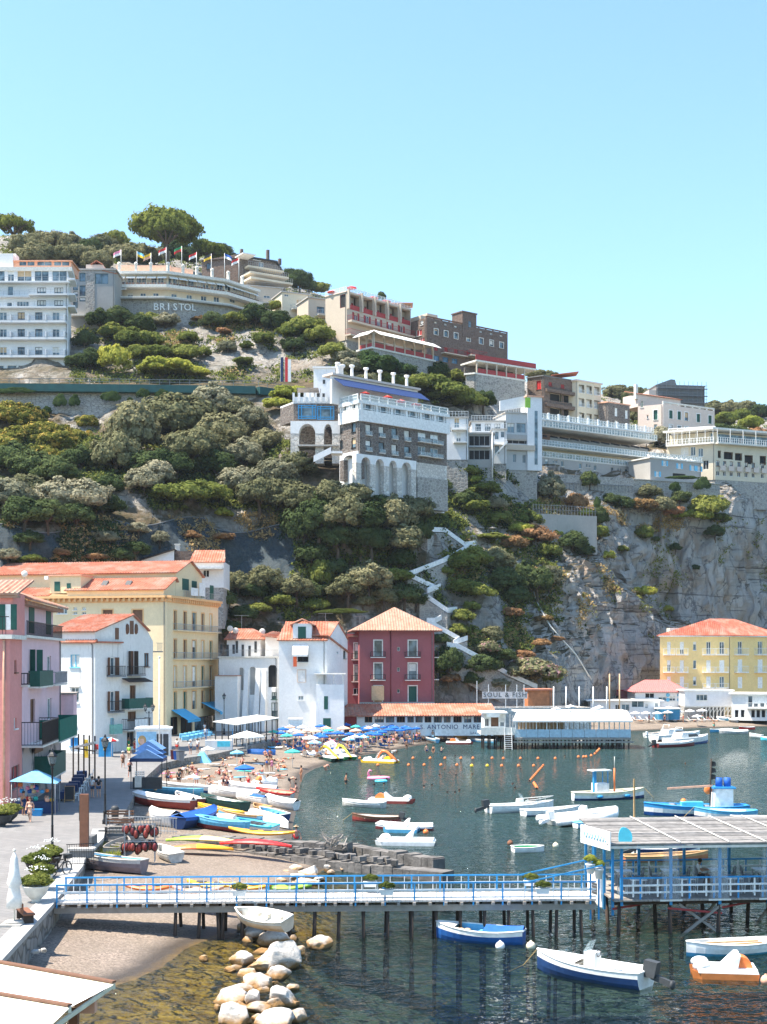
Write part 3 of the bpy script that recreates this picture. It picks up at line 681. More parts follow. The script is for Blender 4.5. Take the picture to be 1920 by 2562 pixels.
q=MB();slope(q,f.P(-.3,B.z1-.1,.6),f.P(f.L+.3,B.z1-.1,.6),f.P(f.L-.3,B.z1+2.3,-4.5),f.P(0,B.z1+2.3,-4.5));B.cd_(q,'roof',_t)
q=MB();f.box(q,0,f.L,B.z1-1.4,B.z1-1.15,0,2.2);B.cd_(q,'veranda_roof',_o)
pd,p0,p1,p2=XY(24,100),XY(55,105),XY(100,114),XY(150,125)
zt=14.6
B=Bld('deep_pink_house','tall deep pink house with drainpipe and roof terrace','building',quad(pd-Vc((16,-1.2)),pd,p0-Vc((0,.02))),1.6,ZA(1593,105),'deep_pink_render')
f=B.edges[0]
B.win(1,(36,1652,42,1682),sill=True,frame=_b,mull=0);B.win(1,(35,1797,42,1822),frame=_w,mull=0)
B.win(1,(29,1920,49,1972),'door',frame='grey_wood',fill=_k,sill=False)
B.walls();B.end()
q=MB()
for e in(0,1):B.edges[e].box(q,-.0,B.edges[e].L+(.3 if e==0 else 0),B.z1-.25,B.z1+.06,-.3,.35)
B.cd_(q,'cornice',_o);q=MB();q.prism(B.foot,B.z1-.1,B.z1+.08);B.cd_(q,'terrace_floor','concrete')
q=MB()
for x in(11,):u=f.uz(x,1700)[0];q.tube([f.P(u,1.8,.12),f.P(u,11.5,.12),f.P(u,B.z1-.3,.12)],.09)
B.cd_(q,'drainpipe','salmon')
U=deep(B.foot[0]+Vc((0,2.2)),B.foot[1]+Vc((-.35,2.2)),2.6)
q=MB();fu=Fac(U[0],U[1]);q.prism(U,B.z1+.08,ZA(1492,107));w=B.cd_(q,'upper_storey','deep_pink_render');ORG[w.name]=ORG[B.root.name]
q=MB();rr=fu.rect((14,1512,28,1576));fu.box(q,*rr,0,.06);q.bd('window_frame',_w,w,True)
q=MB();fu.box(q,rr[0]-.45,rr[0],rr[2],rr[3],.02,.1);fu.box(q,rr[1],rr[1]+.45,rr[2],rr[3],.02,.1);q.bd('shutter',_n,w,True)
q=MB();zz=ZA(1492,107);slope(q,fu.P(-1,zz,.7),fu.P(fu.L+.6,zz,.7),fu.P(fu.L+.6,zz+1.2,-3),fu.P(-1,zz+1.2,-3));fu.box(q,-1,fu.L+.5,zz-.35,zz-.16,-.2,.5);q.bd('roof','pale_tiles',w,True)
q=MB();zz=B.z1+.08
for k in range(40):u=f.L-10+k*.25;f.box(q,u,u+.03,zz,zz+1.3,.12,.15)
f.box(q,f.L-10,f.L,zz+1.28,zz+1.34,.1,.16)
B.cd_(q,'railing',_i)
B=Bld('light_pink_house','light pink house with green balcony screens beside the deep pink one','building',[p0,p2,p2+Vc((-11,-.9)),p0+Vc((-11,0))],1.6,ZA(1597,115),'light_pink_render')
f=B.edges[0]
B.win(0,(75,1625,92,1683),_f,frame=_w,shut='half',sill=False);B.win(0,(118,1641,128,1708),_f,sill=False)
B.win(0,(76,1750,88,1806),'door',frame=_b,fill=_b,sill=False);B.win(0,(119,1748,129,1800),_f,sill=False)
B.win(0,(86,1865,100,1915),_f,sill=False,frame='grey_wood',fill=_d)
B.bp_(0,(71,1679,106,1714),.9,solid=_n);B.bp_(0,(116,1682,147,1709),.8,col=_m);B.bp_(0,(53,1685,59,1714),.5)
bb=B.bp_(0,(54,1808,98,1851),1.6,col=_i);B.bp_(0,(98,1802,146,1838),1.7,solid=M('green_netting',(.01,.13,.09),.9))
B.bp_(0,(84,1893,121,1928),1.5,solid=_n);B.boxpx(0,(77,1858,97,1878),.3,.36,'signboard',_b)
B.walls();B.end()
q=MB();r=f.rect((56,1843,157,1960));f.box(q,.02,f.L,1.6,ZA(1848,115),-.1,.06)
B.cd_(q,'bare_base','ruined_render')
q=MB();f.box(q,-.1,f.L+.3,B.z1-.1,B.z1+.1,-.3,.45);B.cd_(q,'cornice',_o)
U=[Vc(B.foot[0])+Vc((-.55,.3)),Vc(B.foot[1])+Vc((-.5,-.6)),Vc(B.foot[2]),Vc(B.foot[3])]
q=MB();zz=ZA(1508,115);q.prism(U,B.z1+.1,zz);w=B.cd_(q,'upper_storey','light_pink_render');ORG[w.name]=ORG[B.root.name];fu=Fac(U[0],U[1])
q=MB()
for r in((72,1510,85,1585),(115,1518,127,1588)):rr=fu.rect(r);fu.box(q,*rr,0,.05)
q.bd('shutter',_n,w,True)
q=MB();slope(q,fu.P(-.2,zz-.1,1.3),fu.P(fu.L+.8,zz-.1,1.3),fu.P(fu.L+.8,zz+1.9,-5),fu.P(-.2,zz+1.9,-5));fu.box(q,0,fu.L+.5,zz-.5,zz-.22,0,.9);q.bd('roof','pale_tiles',w,True)
q=MB()
for k in range(64):u=.3+k*.3;f.box(q,u,u+.03,B.z1+.1,B.z1+1.2,.3,.33)
f.box(q,.3,f.L,B.z1+1.18,B.z1+1.24,.28,.34);q.bd('terrace_railing',_i,w,True)
fa=Fac(p2+Vc((-.1,.3)),p2+Vc((1.25,.5)))
q=MB();fa.box(q,0,1.25,ZA(1838,125),ZA(1738,125),-4,0);w=B.cd_(q,'box_room','light_pink_render')
q=MB();fa.box(q,-.15,1.45,ZA(1738,125),ZA(1734,125),-4.2,.2);q.bd('eave','grey_wood',w,True)
b=XY(238,163);c=b+Vc((.44,1))*11.4;a=b-Vc((1,-.44))*6.5
B=Bld('weathered_house','stained white house with brown shutters, gable attic and washing on its balcony','building',quad(a,b,c),1.5,ZA(1606,163),'worn_white_render')
B.win(0,(176,1638,199,1670),frame='light_blue',fill=_o,mull=1);B.win(0,(177,1720,197,1759),lintel=True);B.win(0,(181,1799,191,1815));B.win(0,(176,1845,196,1868),'shop_window',frame=_l,fill=_l)
B.win(1,(270,1645,288,1689),_f,shut='half',shutcol=_b,sill=False);B.win(1,(322,1629,336,1688),_f,sill=False,frame=_b,fill=_b,shut='half',shutcol='wood_dark')
B.win(1,(270,1730,288,1778),_f,shut='half',shutcol=_b,sill=False);B.win(1,(325,1715,340,1762),_f,sill=False,frame=_b,fill=_b)
B.win(1,(276,1797,286,1835),frame='light_blue');B.win(1,(320,1781,341,1801),frame=_b,fill=_b);B.win(1,(361,1634,373,1668),frame=_b)
for x0,x1 in((318,336),(340,356)):B.win(1,(x0,1832,x1,1868),'shop_door',frame='grey_wood',fill=_d,sill=False)
B.bp_(1,(267,1667,302,1691),.8,slab='mid_grey');B.bp_(1,(318,1668,352,1688),.8,slab='mid_grey');B.bp_(1,(269,1755,299,1780),.8,slab='mid_grey')
B.bp_(1,(305,1748,365,1770),1.1,solid=_n);B.bp_(1,(305,1800,362,1822),1.0);B.bp_(1,(274,1813,295,1835),.7,solid=M('pale_green_panel',(.2,.45,.38),.6))
f=B.edges[1]
q=MB();r=f.rect((320,1800,352,1828));
for k in range(4):u=r[0]+(r[1]-r[0])*k/4;f.box(q,u,u+(r[1]-r[0])/4.4,r[2]+.3*(k%2),r[3],1.05,1.08)
B.cd_(q,'laundry',_w)
q=MB();r=f.rect((305,1699,363,1706));q.hexa([f.P(r[0],r[2],1.2),f.P(r[1],r[2],1.2),f.P(r[1],r[3],0),f.P(r[0],r[3],0),f.P(r[0],r[2]+.08,1.2),f.P(r[1],r[2]+.08,1.2),f.P(r[1],r[3]+.1,0),f.P(r[0],r[3]+.1,0)]);B.cd_(q,'canopy','wood_dark')
zt=B.z1;ze=ZA(1576,163);zr=ZA(1537,168);L=f.L
uR=f.uz(331,1540)[0];uE=f.uz(366,1576)[0]
B.walls(tops={1:[(0,zt),(L,zt),(L,zt+.2),(uE,ze+.4),(uR,zr),(0,ze)],0:[(0,zt),(B.edges[0].L,zt),(B.edges[0].L,ze),(0,ze)]});B.end()
n3=Vc((-f.n.x,-f.n.y,0));q=MB()
slope(q,f.P(-.45,ze-.15,-7.4),f.P(-.45,ze-.15,.35),f.P(uR,zr+.1,.35),f.P(uR,zr+.1,-7.4));slope(q,f.P(uE+.5,ze+.15,.35),f.P(uE+.5,ze+.15,-7.4),f.P(uR,zr+.1,-7.4),f.P(uR,zr+.1,.35));B.cd_(q,'roof',_t)
q=MB();rr=f.rect((288,1571,297,1600));f.box(q,*rr,.0,.05);B.cd_(q,'shutter',_b)
q=MB();rr=f.rect((325,1553,334,1587));f.box(q,*rr,.0,.05)
for x in(318,340):u,z=f.uz(x,1574);q.lathe((*f.P(u,z,.0)[:2],z),[(.01,-.7),(.25,-.5),(.3,0),(.25,.5),(.01,.7)])
B.cd_(q,'attic_window',_b)
q=MB();e0=B.edges[0];slope(q,e0.P(-.2,zt-.05,.5),e0.P(e0.L+.3,zt-.05,.5),e0.P(e0.L+.3,zt+.3,-.1),e0.P(-.2,zt+.3,-.1),rib=.36);f.box(q,0,f.uz(303,1615)[0],zt-.12,zt+.08,0,.4);B.cd_(q,'eave',_t)
for(x,y)in((160,1545),(196,1563)):
 pass
q=MB();f.box(q,L,L+1.4,zt-1.2,zt-1.05,-3,.6)
for k in range(6):f.box(q,L+.2+k*.22,L+.23+k*.22,zt-1.05,zt+.0,.5,.53)
f.box(q,L,L+1.4,zt-.03,zt+.02,.48,.54);B.cd_(q,'side_balcony','mid_grey')
B=Bld('arcaded_house','white terraced house with tall arches and a roof terrace','building',deep(XY(548,217),XY(697,215),14),1.6,ZA(1643,216),_r)
f=B.edges[0]
for x in(555,575,592,603):pass
for(x0,y0,x1,y1)in((571,1692,580,1716),(566,1812,590,1840),(680,1732,693,1750),(679,1758,695,1800)):B.win(0,(x0,y0,x1,y1),frame=_n)
def archhole(x0,y0,x1,y1,dark=_r):
 u0,u1,z0,z1=f.rect((x0,y0,x1,y1));w=u1-u0;q=MB()
 pts=[(u0,z0),(u1,z0)]+[((u0+u1)/2+w/2*math.cos(t),z1-w/2+w/2*math.sin(t))for t in np.linspace(0,math.pi,9)]
 q.face([f.P(u,z,.012)for u,z in pts]);return q
ARCH=[]
for r in((598,1670,610,1728),(624,1668,640,1740),(670,1663,694,1721)):B.win(0,r,'arched_recess',frame=_w,fill='grey_render' if r[0]<660 else _d,sill=False,mull=0)
B.walls();B.end()
q=MB()
for x in(618,646,662,556):u=f.uz(x,1700)[0];q.hexa([f.P(u-.5,1.6,1.6),f.P(u+.5,1.6,1.6),f.P(u+.5,1.6,0),f.P(u-.5,1.6,0),f.P(u-.3,B.z1-2,.1),f.P(u+.3,B.z1-2,.1),f.P(u+.3,B.z1-2,0),f.P(u-.3,B.z1-2,0)])
B.cd_(q,'buttress',_r)
for r in((598,1670,610,1728),(624,1668,640,1740),(670,1663,694,1721)):
 u0,u1,z0,z1=f.rect(r);w=u1-u0;q=MB()
 for sd in(0,1):
  um=(u0+u1)/2;pts=[(u0 if sd==0 else u1,z1)]+[(um+(-1 if sd==0 else 1)*w/2*math.cos(t),z1-w/2+w/2*math.sin(t))for t in np.linspace(math.pi/2,0,6)]
  q.extr([f.P(u,z,.012)for u,z in(pts if sd==1 else pts[::-1])],-Vc((f.n.x,f.n.y,0))*.2)
 B.cd_(q,'arch_head',_r)
q=MB();f.box(q,0,f.uz(604,1690)[0],1.6,ZA(1692,214),0,2.0);w=B.cd_(q,'low_wing',_r);ORG[w.name]=ORG[B.root.name]
q=MB();f.box(q,0,f.uz(605,1690)[0],ZA(1692,214),ZA(1690,214),-.1,2.2);q.bd('eave','pale_tiles',w,True)
q=MB();f.box(q,-.1,f.L,B.z1-.15,B.z1+.05,-14,.3);B.cd_(q,'terrace',_o)
q=MB()
for k in range(50):u=k*f.L/50;f.box(q,u,u+.025,B.z1+.05,B.z1+1.05,.2,.225)
f.box(q,0,f.L,B.z1+1.03,B.z1+1.08,.19,.24);B.cd_(q,'terrace_railing',_m)
f2=Fac(Vc(f.a)-f.n*4,Vc(f.b)-f.n*4);q=MB();z0=B.z1;z1=ZA(1598,221);uu=f2.uz(652,1600)[0];f2.box(q,0,uu,z0,z1,-7,0);w=B.cd_(q,'upper_storey',_r);ORG[w.name]=ORG[B.root.name]
q=MB()
for(x,y0,y1)in((551,1612,1636),(567,1613,1645),(582,1613,1636),(590,1604,1634),(605,1613,1643),(622,1616,1643),(637,1605,1633)):rr=f2.rect((x,y0,x+6,y1));f2.box(q,*rr,0,.05)
q.bd('shutter',_g,w,True)
q=MB();slope(q,f2.P(-.3,z1-.1,.6),f2.P(uu+.6,z1-.1,.6),f2.P(uu-2.5,z1+1.7,-3.6),f2.P(-.3,z1+1.7,-3.6));slope(q,f2.P(uu+.6,z1-.1,.6),f2.P(uu+.6,z1-.1,-8),f2.P(uu-2.5,z1+1.7,-3.6),f2.P(uu-2.5,z1+1.7,-3.6));q.bd('roof',_t,w,True)
q=MB();u0=f2.uz(664,1600)[0];f2.box(q,u0,u0+3.2,z0,z0+3.2,-5,0);w=B.cd_(q,'terrace_room',_r);ORG[w.name]=ORG[B.root.name]
q=MB();slope(q,f2.P(u0-.3,z0+3.4,1.3),f2.P(u0+3.6,z0+3.0,1.3),f2.P(u0+3.6,z0+3.6,-5),f2.P(u0-.3,z0+4.2,-5));q.bd('roof',_t,w,True)
a,b=XY(698,212),XY(817,212);c=XY(870,221)
B=Bld('tall_white_house','tall bright white house with dormer, canvas awning and orange beach towel','building',quad(a,b,c),1.6,ZA(1600,212),_r)
f,g=B.edges[0],B.edges[1]
B.win(0,(746,1677,764,1706),frame=_g,fill=_w,mull=1,surround='pink_cream');B.win(0,(746,1741,760,1752));B.win(0,(745,1638,771,1656),frame=_g,fill=_d,sill=False)
B.win(0,(811,1740,822,1776),_f,frame=_n,sill=False)if False else None
B.win(1,(859,1628,866,1648),frame='grey_wood');B.win(1,(843,1630,847,1636),mull=0);B.win(1,(858,1734,864,1756))
ze=B.z1;zr=ZA(1555,216)
B.walls(tops={1:[(0,ze),(g.L,ze),(4.86,zr)]});B.end()
q=MB();slope(q,f.P(-.3,ze-.1,.4),f.P(f.L+.2,ze-.1,.4),f.P(f.L+1.8,zr,-4.6),f.P(.8,zr,-4.6));slope(q,f.P(f.L+3.3,ze,-9.4),f.P(.2,ze,-9.4),f.P(.8,zr,-4.6),f.P(f.L+1.8,zr,-4.6));B.cd_(q,'roof',_t)
q=MB();r=f.rect((733,1560,780,1597));f.box(q,*r,-3.4,.1);w=B.cd_(q,'dormer',_r);ORG[w.name]=ORG[B.root.name]
q=MB();m=(r[0]+r[1])/2;slope(q,f.P(r[0]-.5,r[3]-.2,.4),f.P(r[0]-.5,r[3]-.2,-3.6),f.P(m,r[3]+.7,-3.6),f.P(m,r[3]+.7,.4));slope(q,f.P(r[1]+.5,r[3]-.2,-3.6),f.P(r[1]+.5,r[3]-.2,.4),f.P(m,r[3]+.7,.4),f.P(m,r[3]+.7,-3.6));q.bd('roof',_t,w,True)
q=MB();f.box(q,*f.rect((746,1568,766,1597)),.1,.15);q.bd('window',_n,w,True)
q=MB();r=f.rect((733,1612,772,1638));q.hexa([f.P(r[0],r[2],1.6),f.P(r[1],r[2],1.6),f.P(r[1],r[3],0),f.P(r[0],r[3],0),f.P(r[0],r[2]+.06,1.6),f.P(r[1],r[2]+.06,1.6),f.P(r[1],r[3]+.06,0),f.P(r[0],r[3]+.06,0)]);f.box(q,r[0],r[1],r[2]-.3,r[2]-.01,1.55,1.6);B.cd_(q,'awning','canvas')
q=MB();f.box(q,*f.rect((735,1642,744,1668)),1.0,1.04);B.cd_(q,'towel',M('orange_towel',(.7,.13,.05),.9));B.bp_(0,(742,1640,772,1657),.9,col=_i)
q=MB();f.box(q,0,f.L,ZA(1601.5,212),ZA(1599.5,212),0,.15);B.cd_(q,'string_course','pink_cream')
q=MB();r=f.rect((793,1715,862,1830));bay=Fac(f.P(r[0],0,2.6),f.P(r[1],0,2.6));zt=ZA(1713,209)
bay.box(q,0,bay.L,1.6,zt,-2.6,0);w=B.cd_(q,'bay',_r);ORG[w.name]=ORG[B.root.name]
q=MB();zb=ZA(1688,209)
for u in(.1,bay.L*.62,bay.L-.2):bay.box(q,u,u+.14,zt,zb,-.2,-.06)
bay.box(q,-.3,bay.L+.3,zb,zb+.18,-2.6,.3);q.bd('loggia',_o,w,True)
q=MB()
for r in((811,1742,821,1775),(809,1797,828,1826)):rr=bay.rect(r);bay.box(q,*rr,0,.04)
q.bd('door',_n,w,True)
q=MB();zz=ZA(1595,214);q.raw(*(lambda P:(P,[(0,1,2,3),(4,7,6,5),(0,4,5,1),(1,5,6,2),(2,6,7,3),(3,7,4,0)]))([g.P(-.3,zz+.2,.3),g.P(g.L+.2,zz-2.4,.3),g.P(g.L+.2,zz-2.4,-5),g.P(-.3,zz+.2,-5),g.P(-.3,zz+.4,.3),g.P(g.L+.2,zz-2.2,.3),g.P(g.L+.2,zz-2.2,-5),g.P(-.3,zz+.4,-5)]));B.cd_(q,'lean_to_roof',_t)
B=Bld('wine_red_house','wine red four storey house with hipped pink tile roof above the beach','building',deep(XY(900,222),XY(1087,223),13),1.8,ZA(1577,222),'wine_red_render')
f=B.edges[0];B.root['label']='wine red four storey house with hipped pink tile roof above the beach'
for x0,x1 in((937,956),(1023,1043)):
 for y0,y1 in((1603,1643),(1660,1700),(1717,1756)):
  last=y0>1700
  B.win(0,(x0,y0,x1,y1),_f,surround=_o,sill=False,fill='glass' if not last else('tan_cloth' if x0<1000 else _n),frame=_n)
  if not last:B.bp_(0,(x0-10,y0+28,x1+8,y1+1),1.0)
for y in(1624,1675,1729):B.win(0,(994,y-5,1001,y+5),mull=0,sill=False,frame=_w)
B.walls();B.end();hip(B,B.z1,ZA(1540,230)-B.z1+1.2,1.3,'pale_tiles',.3)
q=MB();u=f.uz(978,1600)[0];q.tube([f.P(u,2,.1),f.P(u,B.z1,.1)],.07);B.cd_(q,'drainpipe','maroon')
q=MB();f.box(q,0,f.L,ZA(1766,222),ZA(1757,222),0,.6);B.cd_(q,'ledge','concrete')
g=B.edges[1]
for z in(ZA(1700,222),ZA(1644,222)):B.bal(1,.8,3.2,z,.9,1.0)
q=MB();f.box(q,*f.rect((929,1716,960,1752)),.9,1.0);B.cd_(q,'reed_screen','tan_cloth')
B=Bld('red_annex','narrow wine red annex joining the white house and the red house','building',deep(XY(868,226),XY(903,226),8),1.8,ZA(1590,226),'wine_red_render')
for y0 in(1610,1665):B.win(0,(887,y0,899,y0+38),_f,surround=_o,sill=False);B.bp_(0,(880,y0+25,902,y0+40),.8)
B.win(0,(884,1722,902,1738),fill=_d);B.walls();B.end();B.flat(.3,_t,.3)
a,b=XY(893,215),XY(1236,217)
B=Bld('beach_restaurant','long low beach restaurant with terracotta roof and glazed bays','building',deep(a,b,5),1.0,ZA(1789,215),_r)
f=B.edges[0];xs_=[(913,932),(938,961),(966,987),(993,1014),(1020,1036),(1040,1058),(1063,1080),(1086,1106),(1111,1128),(1135,1156),(1162,1180),(1186,1206)]
for i,(x0,x1)in enumerate(xs_):B.win(0,(x0,1792,x1,1808),'bay_window',frame=_b,fill='glass' if i%3 else _d,mull=2 if i%2 else 1,sill=False)
B.walls();B.end()
q=MB();z=B.z1;slope(q,f.P(-3.2,z-.1,1.0),f.P(f.L+.5,z-.1,1.0),f.P(f.L+.5,z+1.6,-4.8),f.P(-1,z+1.6,-4.8));slope(q,f.P(-3.2,z-.1,-5),f.P(-3.2,z-.1,1.0),f.P(-1,z+1.6,-4.8),f.P(-1,z+1.6,-4.8));B.cd_(q,'roof',_t)
q=MB();r=f.rect((1088,1809,1238,1836));f.box(q,r[0],f.L,1.0,r[3],0,.5);fs=B.cd_(q,'fascia',_w);ORG[fs.name]=ORG[B.root.name]
u,z=f.uz(1147,1822);
text('S. ANTONIO  MARE',1.0,'navy',f.P(u-1.4,z-.1,.52),(f.u.x,f.u.y,0),(0,0,1),'lettering',fs,.02,1.1)
text('S.d.a. SUITE',.5,'navy',f.P(f.uz(1190,1827)[0]+.3,z-.9,.52),(f.u.x,f.u.y,0),(0,0,1),'lettering',fs,.02)
q=MB();u0=f.uz(893,1800)[0];f.box(q,-3,0,1.4,B.z1-.3,-.5,-.2);B.cd_(q,'brick_end',_k)
B=Bld('deck_kiosk','white timber deck kiosk on piles with canvas front beside the long pier','kiosk',deep(XY(1212,200),XY(1266,200),6),2.35,ZA(1785,200),_w)
f=B.edges[0]
B.win(0,(1214,1798,1224,1818),fill=_d,sill=False);B.win(0,(1229,1793,1248,1818),'door',frame=_b,fill=_b,sill=False);B.win(0,(1252,1795,1262,1818),sill=False);B.walls();B.end()
q=MB();f.box(q,-.4,f.L+.2,B.z1,B.z1+.2,-6,1.0);f.box(q,.3,f.L*.7,B.z1-.55,B.z1,.9,1.0);B.cd_(q,'roof','canvas')
q=MB();f.box(q,-.6,f.L+1.2,2.1,2.35,-6,1.6);f.box(q,-.6,f.L+1.2,2.35,3.2,1.5,1.6);w=B.cd_(q,'deck',_o);ORG[w.name]=ORG[B.root.name]
q=MB()
for k in range(5):
 for d in(1.4,-2):q=MB();u=-.3+k*f.L/3.4;f.box(q,u,u+.22,-1.5,2.1,d-.2,d);q.bd('pile','wood_dark',w,True)
q=MB();u0=f.L-.3
for k in range(9):f.box(q,u0,u0+1.0,-.1+k*.28,-.04+k*.28,1.7+.1*(8-k),1.8+.1*(8-k))
for u in(u0-.05,u0+1.0):q.bar(f.P(u,-.3,2.6),f.P(u,3.2,1.6),.07)
q.bd('swim_ladder',_w,w,True)
B=tg('restaurant_pier','long white restaurant pier on piles with canvas roof','pier',W(1290,1870,200))
f=Fac(XY(1288,199),XY(1579,199));zd=ZA(1846,199);D=9.0
q=MB();f.box(q,0,f.L,zd-.3,zd,-D,.2);f.box(q,-.2,f.L+.4,zd-.75,zd-.5,.0,.25);q.bd('deck','grey_wood',B,True)
q=MB()
for k in range(10):f.box(q,k*f.L/10+.02,(k+1)*f.L/10-.03,zd+.05,ZA(1825,199),.1,.16)
q.bd('front_panel',M('panel_pale_blue',(.42,.56,.64),.6),B,True)
zr=ZA(1803,199)
pq=MB()
for k in range(12):
 for d in(0.05,-4.4,-8.8):pq=MB();u=.1+k*(f.L-.3)/11;f.box(pq,u,u+.13,zd,zr+(.6 if d<-1 else 0),d-.13,d);pq.bd('post',_w,B,True)
pq=MB();r2=random.Random(4)
for k in range(11):
 for d in(0.0,-4,-8):
  for j in range(1 if k%3 else 2):pq=MB();u=.2+k*(f.L-.5)/10+(j*.5 if j else 0);s=r2.uniform(-.05,.05);pq.bar(f.P(u,-2,d),f.P(u+s,zd-.3,d),.16 if j else .22);pq.bd('pile','wood_dark',B,True)
for k in range(5):pq=MB();u=1+k*3.2;pq.bar(f.P(u,.3,.1),f.P(u+1.6,zd-.4,.1),.07);pq.bd('brace','wood_dark',B,True)
q=MB();q.hexa([f.P(-.3,zr,.5),f.P(f.L+.2,zr,.5),f.P(f.L+.2,zr+1.05,-3.2),f.P(.6,zr+1.05,-3.2),f.P(-.3,zr+.05,.5),f.P(f.L+.2,zr+.05,.5),f.P(f.L+.2,zr+1.1,-3.2),f.P(.6,zr+1.1,-3.2)]);f.box(q,-.3,f.L+.2,zr-.22,zr-.01,.46,.5);q.bd('awning','canvas',B,True)
q=MB();f.box(q,.4,f.L+.2,zr+1.12,zr+1.3,-D,-3.0);q.bd('roof',_o,B,True)
q=MB();f.box(q,1.4,f.L*.5,zd,zr+.7,-D,-D+.1);q.bd('reed_wall','tan_cloth',B,True)
q=MB()
for k in range(12):
 u=1.2+k*f.L/12.6
 for d in(-1.6,-5.2):f.box(q,u,u+.8,zd+.72,zd+.76,d-.8,d);f.box(q,u+.37,u+.43,zd,zd+.72,d-.43,d-.37);f.box(q,u-.35,u,zd+.42,zd+.95,d-.6,d-.2)
q.bd('table','mid_grey',B,True)
a,b,c=XY(1652,291),XY(1830,291),XY(1960,299)
B=Bld('lemon_yellow_building','lemon yellow block with red hipped roof and white balconies below the cliff','building',quad(a,b,c),1.0,ZA(1590,291),'lemon_render')
for(x0,x1,bal)in((1670,1679,1),(1702,1712,1),(1735,1743,0),(1768,1779,1),(1801,1813,1)):
 for(y0,y1)in((1606,1637),(1652,1681),(1693,1720)):
  if not bal:B.win(0,(x0,y0,x1,y0+21),frame=_w,fill='glass',mull=0)
  else:
   B.win(0,(x0,y0,x1,y1),_f,frame=_w,fill='glass' if(x0+y0)%3 else _w,sill=False,shut='closed' if(x0+y0)%2 and y0>1640 else None,shutcol=_w)
   B.bp_(0,(x0-10,y0+17,x1+9,y1+1),.95,col=_w,slab=_w,step=.3)
for(x0,x1)in((1847,1858),(1897,1909)):
 for(y0,y1)in((1605,1637),(1650,1681),(1694,1722)):
  B.win(1,(x0,y0,x1,y1),_f,frame=_w,fill=_w if y0==1694 else 'glass',sill=False,shut='closed' if y0!=1605 else None,shutcol=_w)
  if y0<1690:B.bp_(1,(x0-9,y0+17,x1+9,y1+1),.95,col=_w,slab=_w,step=.3)
B.walls();B.end()
q=MB()
for e in(0,1):B.edges[e].box(q,-.3 if e==0 else 0,B.edges[e].L+.3,B.z1-.3,B.z1-.02,-.2,.45)
B.cd_(q,'cornice',_o);hip(B,B.z1,ZA(1557,300)-B.z1+.6,.6,'red_tiles',.45)
q=MB();f=B.edges[0];r=f.rect((1683,1567,1732,1580));f.box(q,r[0],r[1],r[2],r[3]-.3,-6,-2.5);B.cd_(q,'roof_dormer',_o)
def shed(name,label,px0,px1,D,ytop,depth,wall,wins=(),z0=1.2,roof=_o,over=.4,cat='beach hut',rth=.2,face=_w,fill='glass'):
 B=Bld(name,label,cat,deep(XY(px0,D),XY(px1,D),depth),z0,ZA(ytop,D),wall)
 for w in wins:B.win(0,w[:4],fill=w[4]if len(w)>4 else fill,frame=face,sill=False,mull=1)
 B.walls();B.end();B.flat(0,roof,over,rth);return B
B=shed('bath_house','low white bath house with long flat roof behind the white beach parasols',1478,1652,272,1752,7,_r,[(1540,1763,1551,1782,_d),(1556,1762,1576,1780),(1581,1754,1612,1770),(1615,1762,1622,1772),(1640,1759,1647,1770)],roof=_w,over=.9)
B=Bld('red_roofed_lido','white lido building with pinkish red roof and two blue wheel emblems','building',deep(XY(1590,282),XY(1718,282),9),1.2,ZA(1731,282),_r)
for w in((1648,1742,1668,1755),(1676,1741,1691,1754),(1703,1740,1712,1754)):B.win(0,w,frame=_w)
B.win(0,(1615,1734,1638,1747),'service_opening',fill=_d);B.walls();B.end();hip(B,B.z1,2.4,.7,M('dull_red_sheet',(.5,.17,.16),.8),.4)
q=MB();f=B.edges[0]
for x in(1672,1700):
 for y in(1739,1751):u,z=f.uz(x,y);p=f.P(u,z,.03);q.ball(p,.42,8,(1,.12,1))
B.cd_(q,'wheel_emblem','light_blue')
B=Bld('stilted_lido','white boarded lido wing on timber stilts','building',deep(XY(1714,276),XY(1834,276),7),ZA(1767,276),ZA(1726,276),'hotel_white')
B.win(0,(1743,1738,1771,1753),frame=_o,mull=2);B.walls();B.end();B.flat(0,_w,.4)
q=MB();f=B.edges[0]
for k in range(9):
 u=f.L*(.38+k*.075);q.bar(f.P(u,1,-.2),f.P(u,B.z0,-.2),.2);q.bar(f.P(u,B.z0-1.4,-.2),f.P(u+.9,B.z0,-.2),.14)
f.box(q,0,f.L,B.z0-.25,B.z0-.01,-.4,-.05);B.cd_(q,'stilt',_o);q=MB();f.box(q,f.L*.36,f.L,1.0,B.z0-.3,-6.8,-6.6);f.box(q,0,f.L*.35,1.0,B.z0-.01,-4,-.5);B.cd_(q,'back_wall','grey_render')
B=Bld('glazed_lido','two storey white lido block with glazed balcony at the right edge','building',deep(XY(1832,270),XY(1990,266),9),1.0,ZA(1734,270),_r)
for x in(1872,1886,1902,1918):B.win(0,(x,1741,x+12,1770),frame=_w,mull=0,sill=False)
for x in(1839,1854,1880,1893,1906,1925):B.win(0,(x,1776,x+10,1796),'doorway',fill=_d,sill=False,frame=_w,mull=0)
B.bp_(0,(1870,1758,1985,1772),1.2,col=_w,slab=_w);B.walls();B.end();B.flat(0,_w,.8)
B=Bld('sail_club_hut','orange timber hut with grey banner frame above the deck','hut',deep(XY(1322,238),XY(1382,238),6),1.2,ZA(1724,238),M('orange_boards',(.5,.2,.09),.8,.25,1.2))
B.walls();B.end();B.flat(0,_t,.5)
B=tg('banner_sign','long pale hand-lettered banner on white poles above the deck','sign',W(1264,1760,226));f=Fac(XY(1207,226),XY(1320,226));zb,zt=ZA(1748,226),ZA(1731,226)
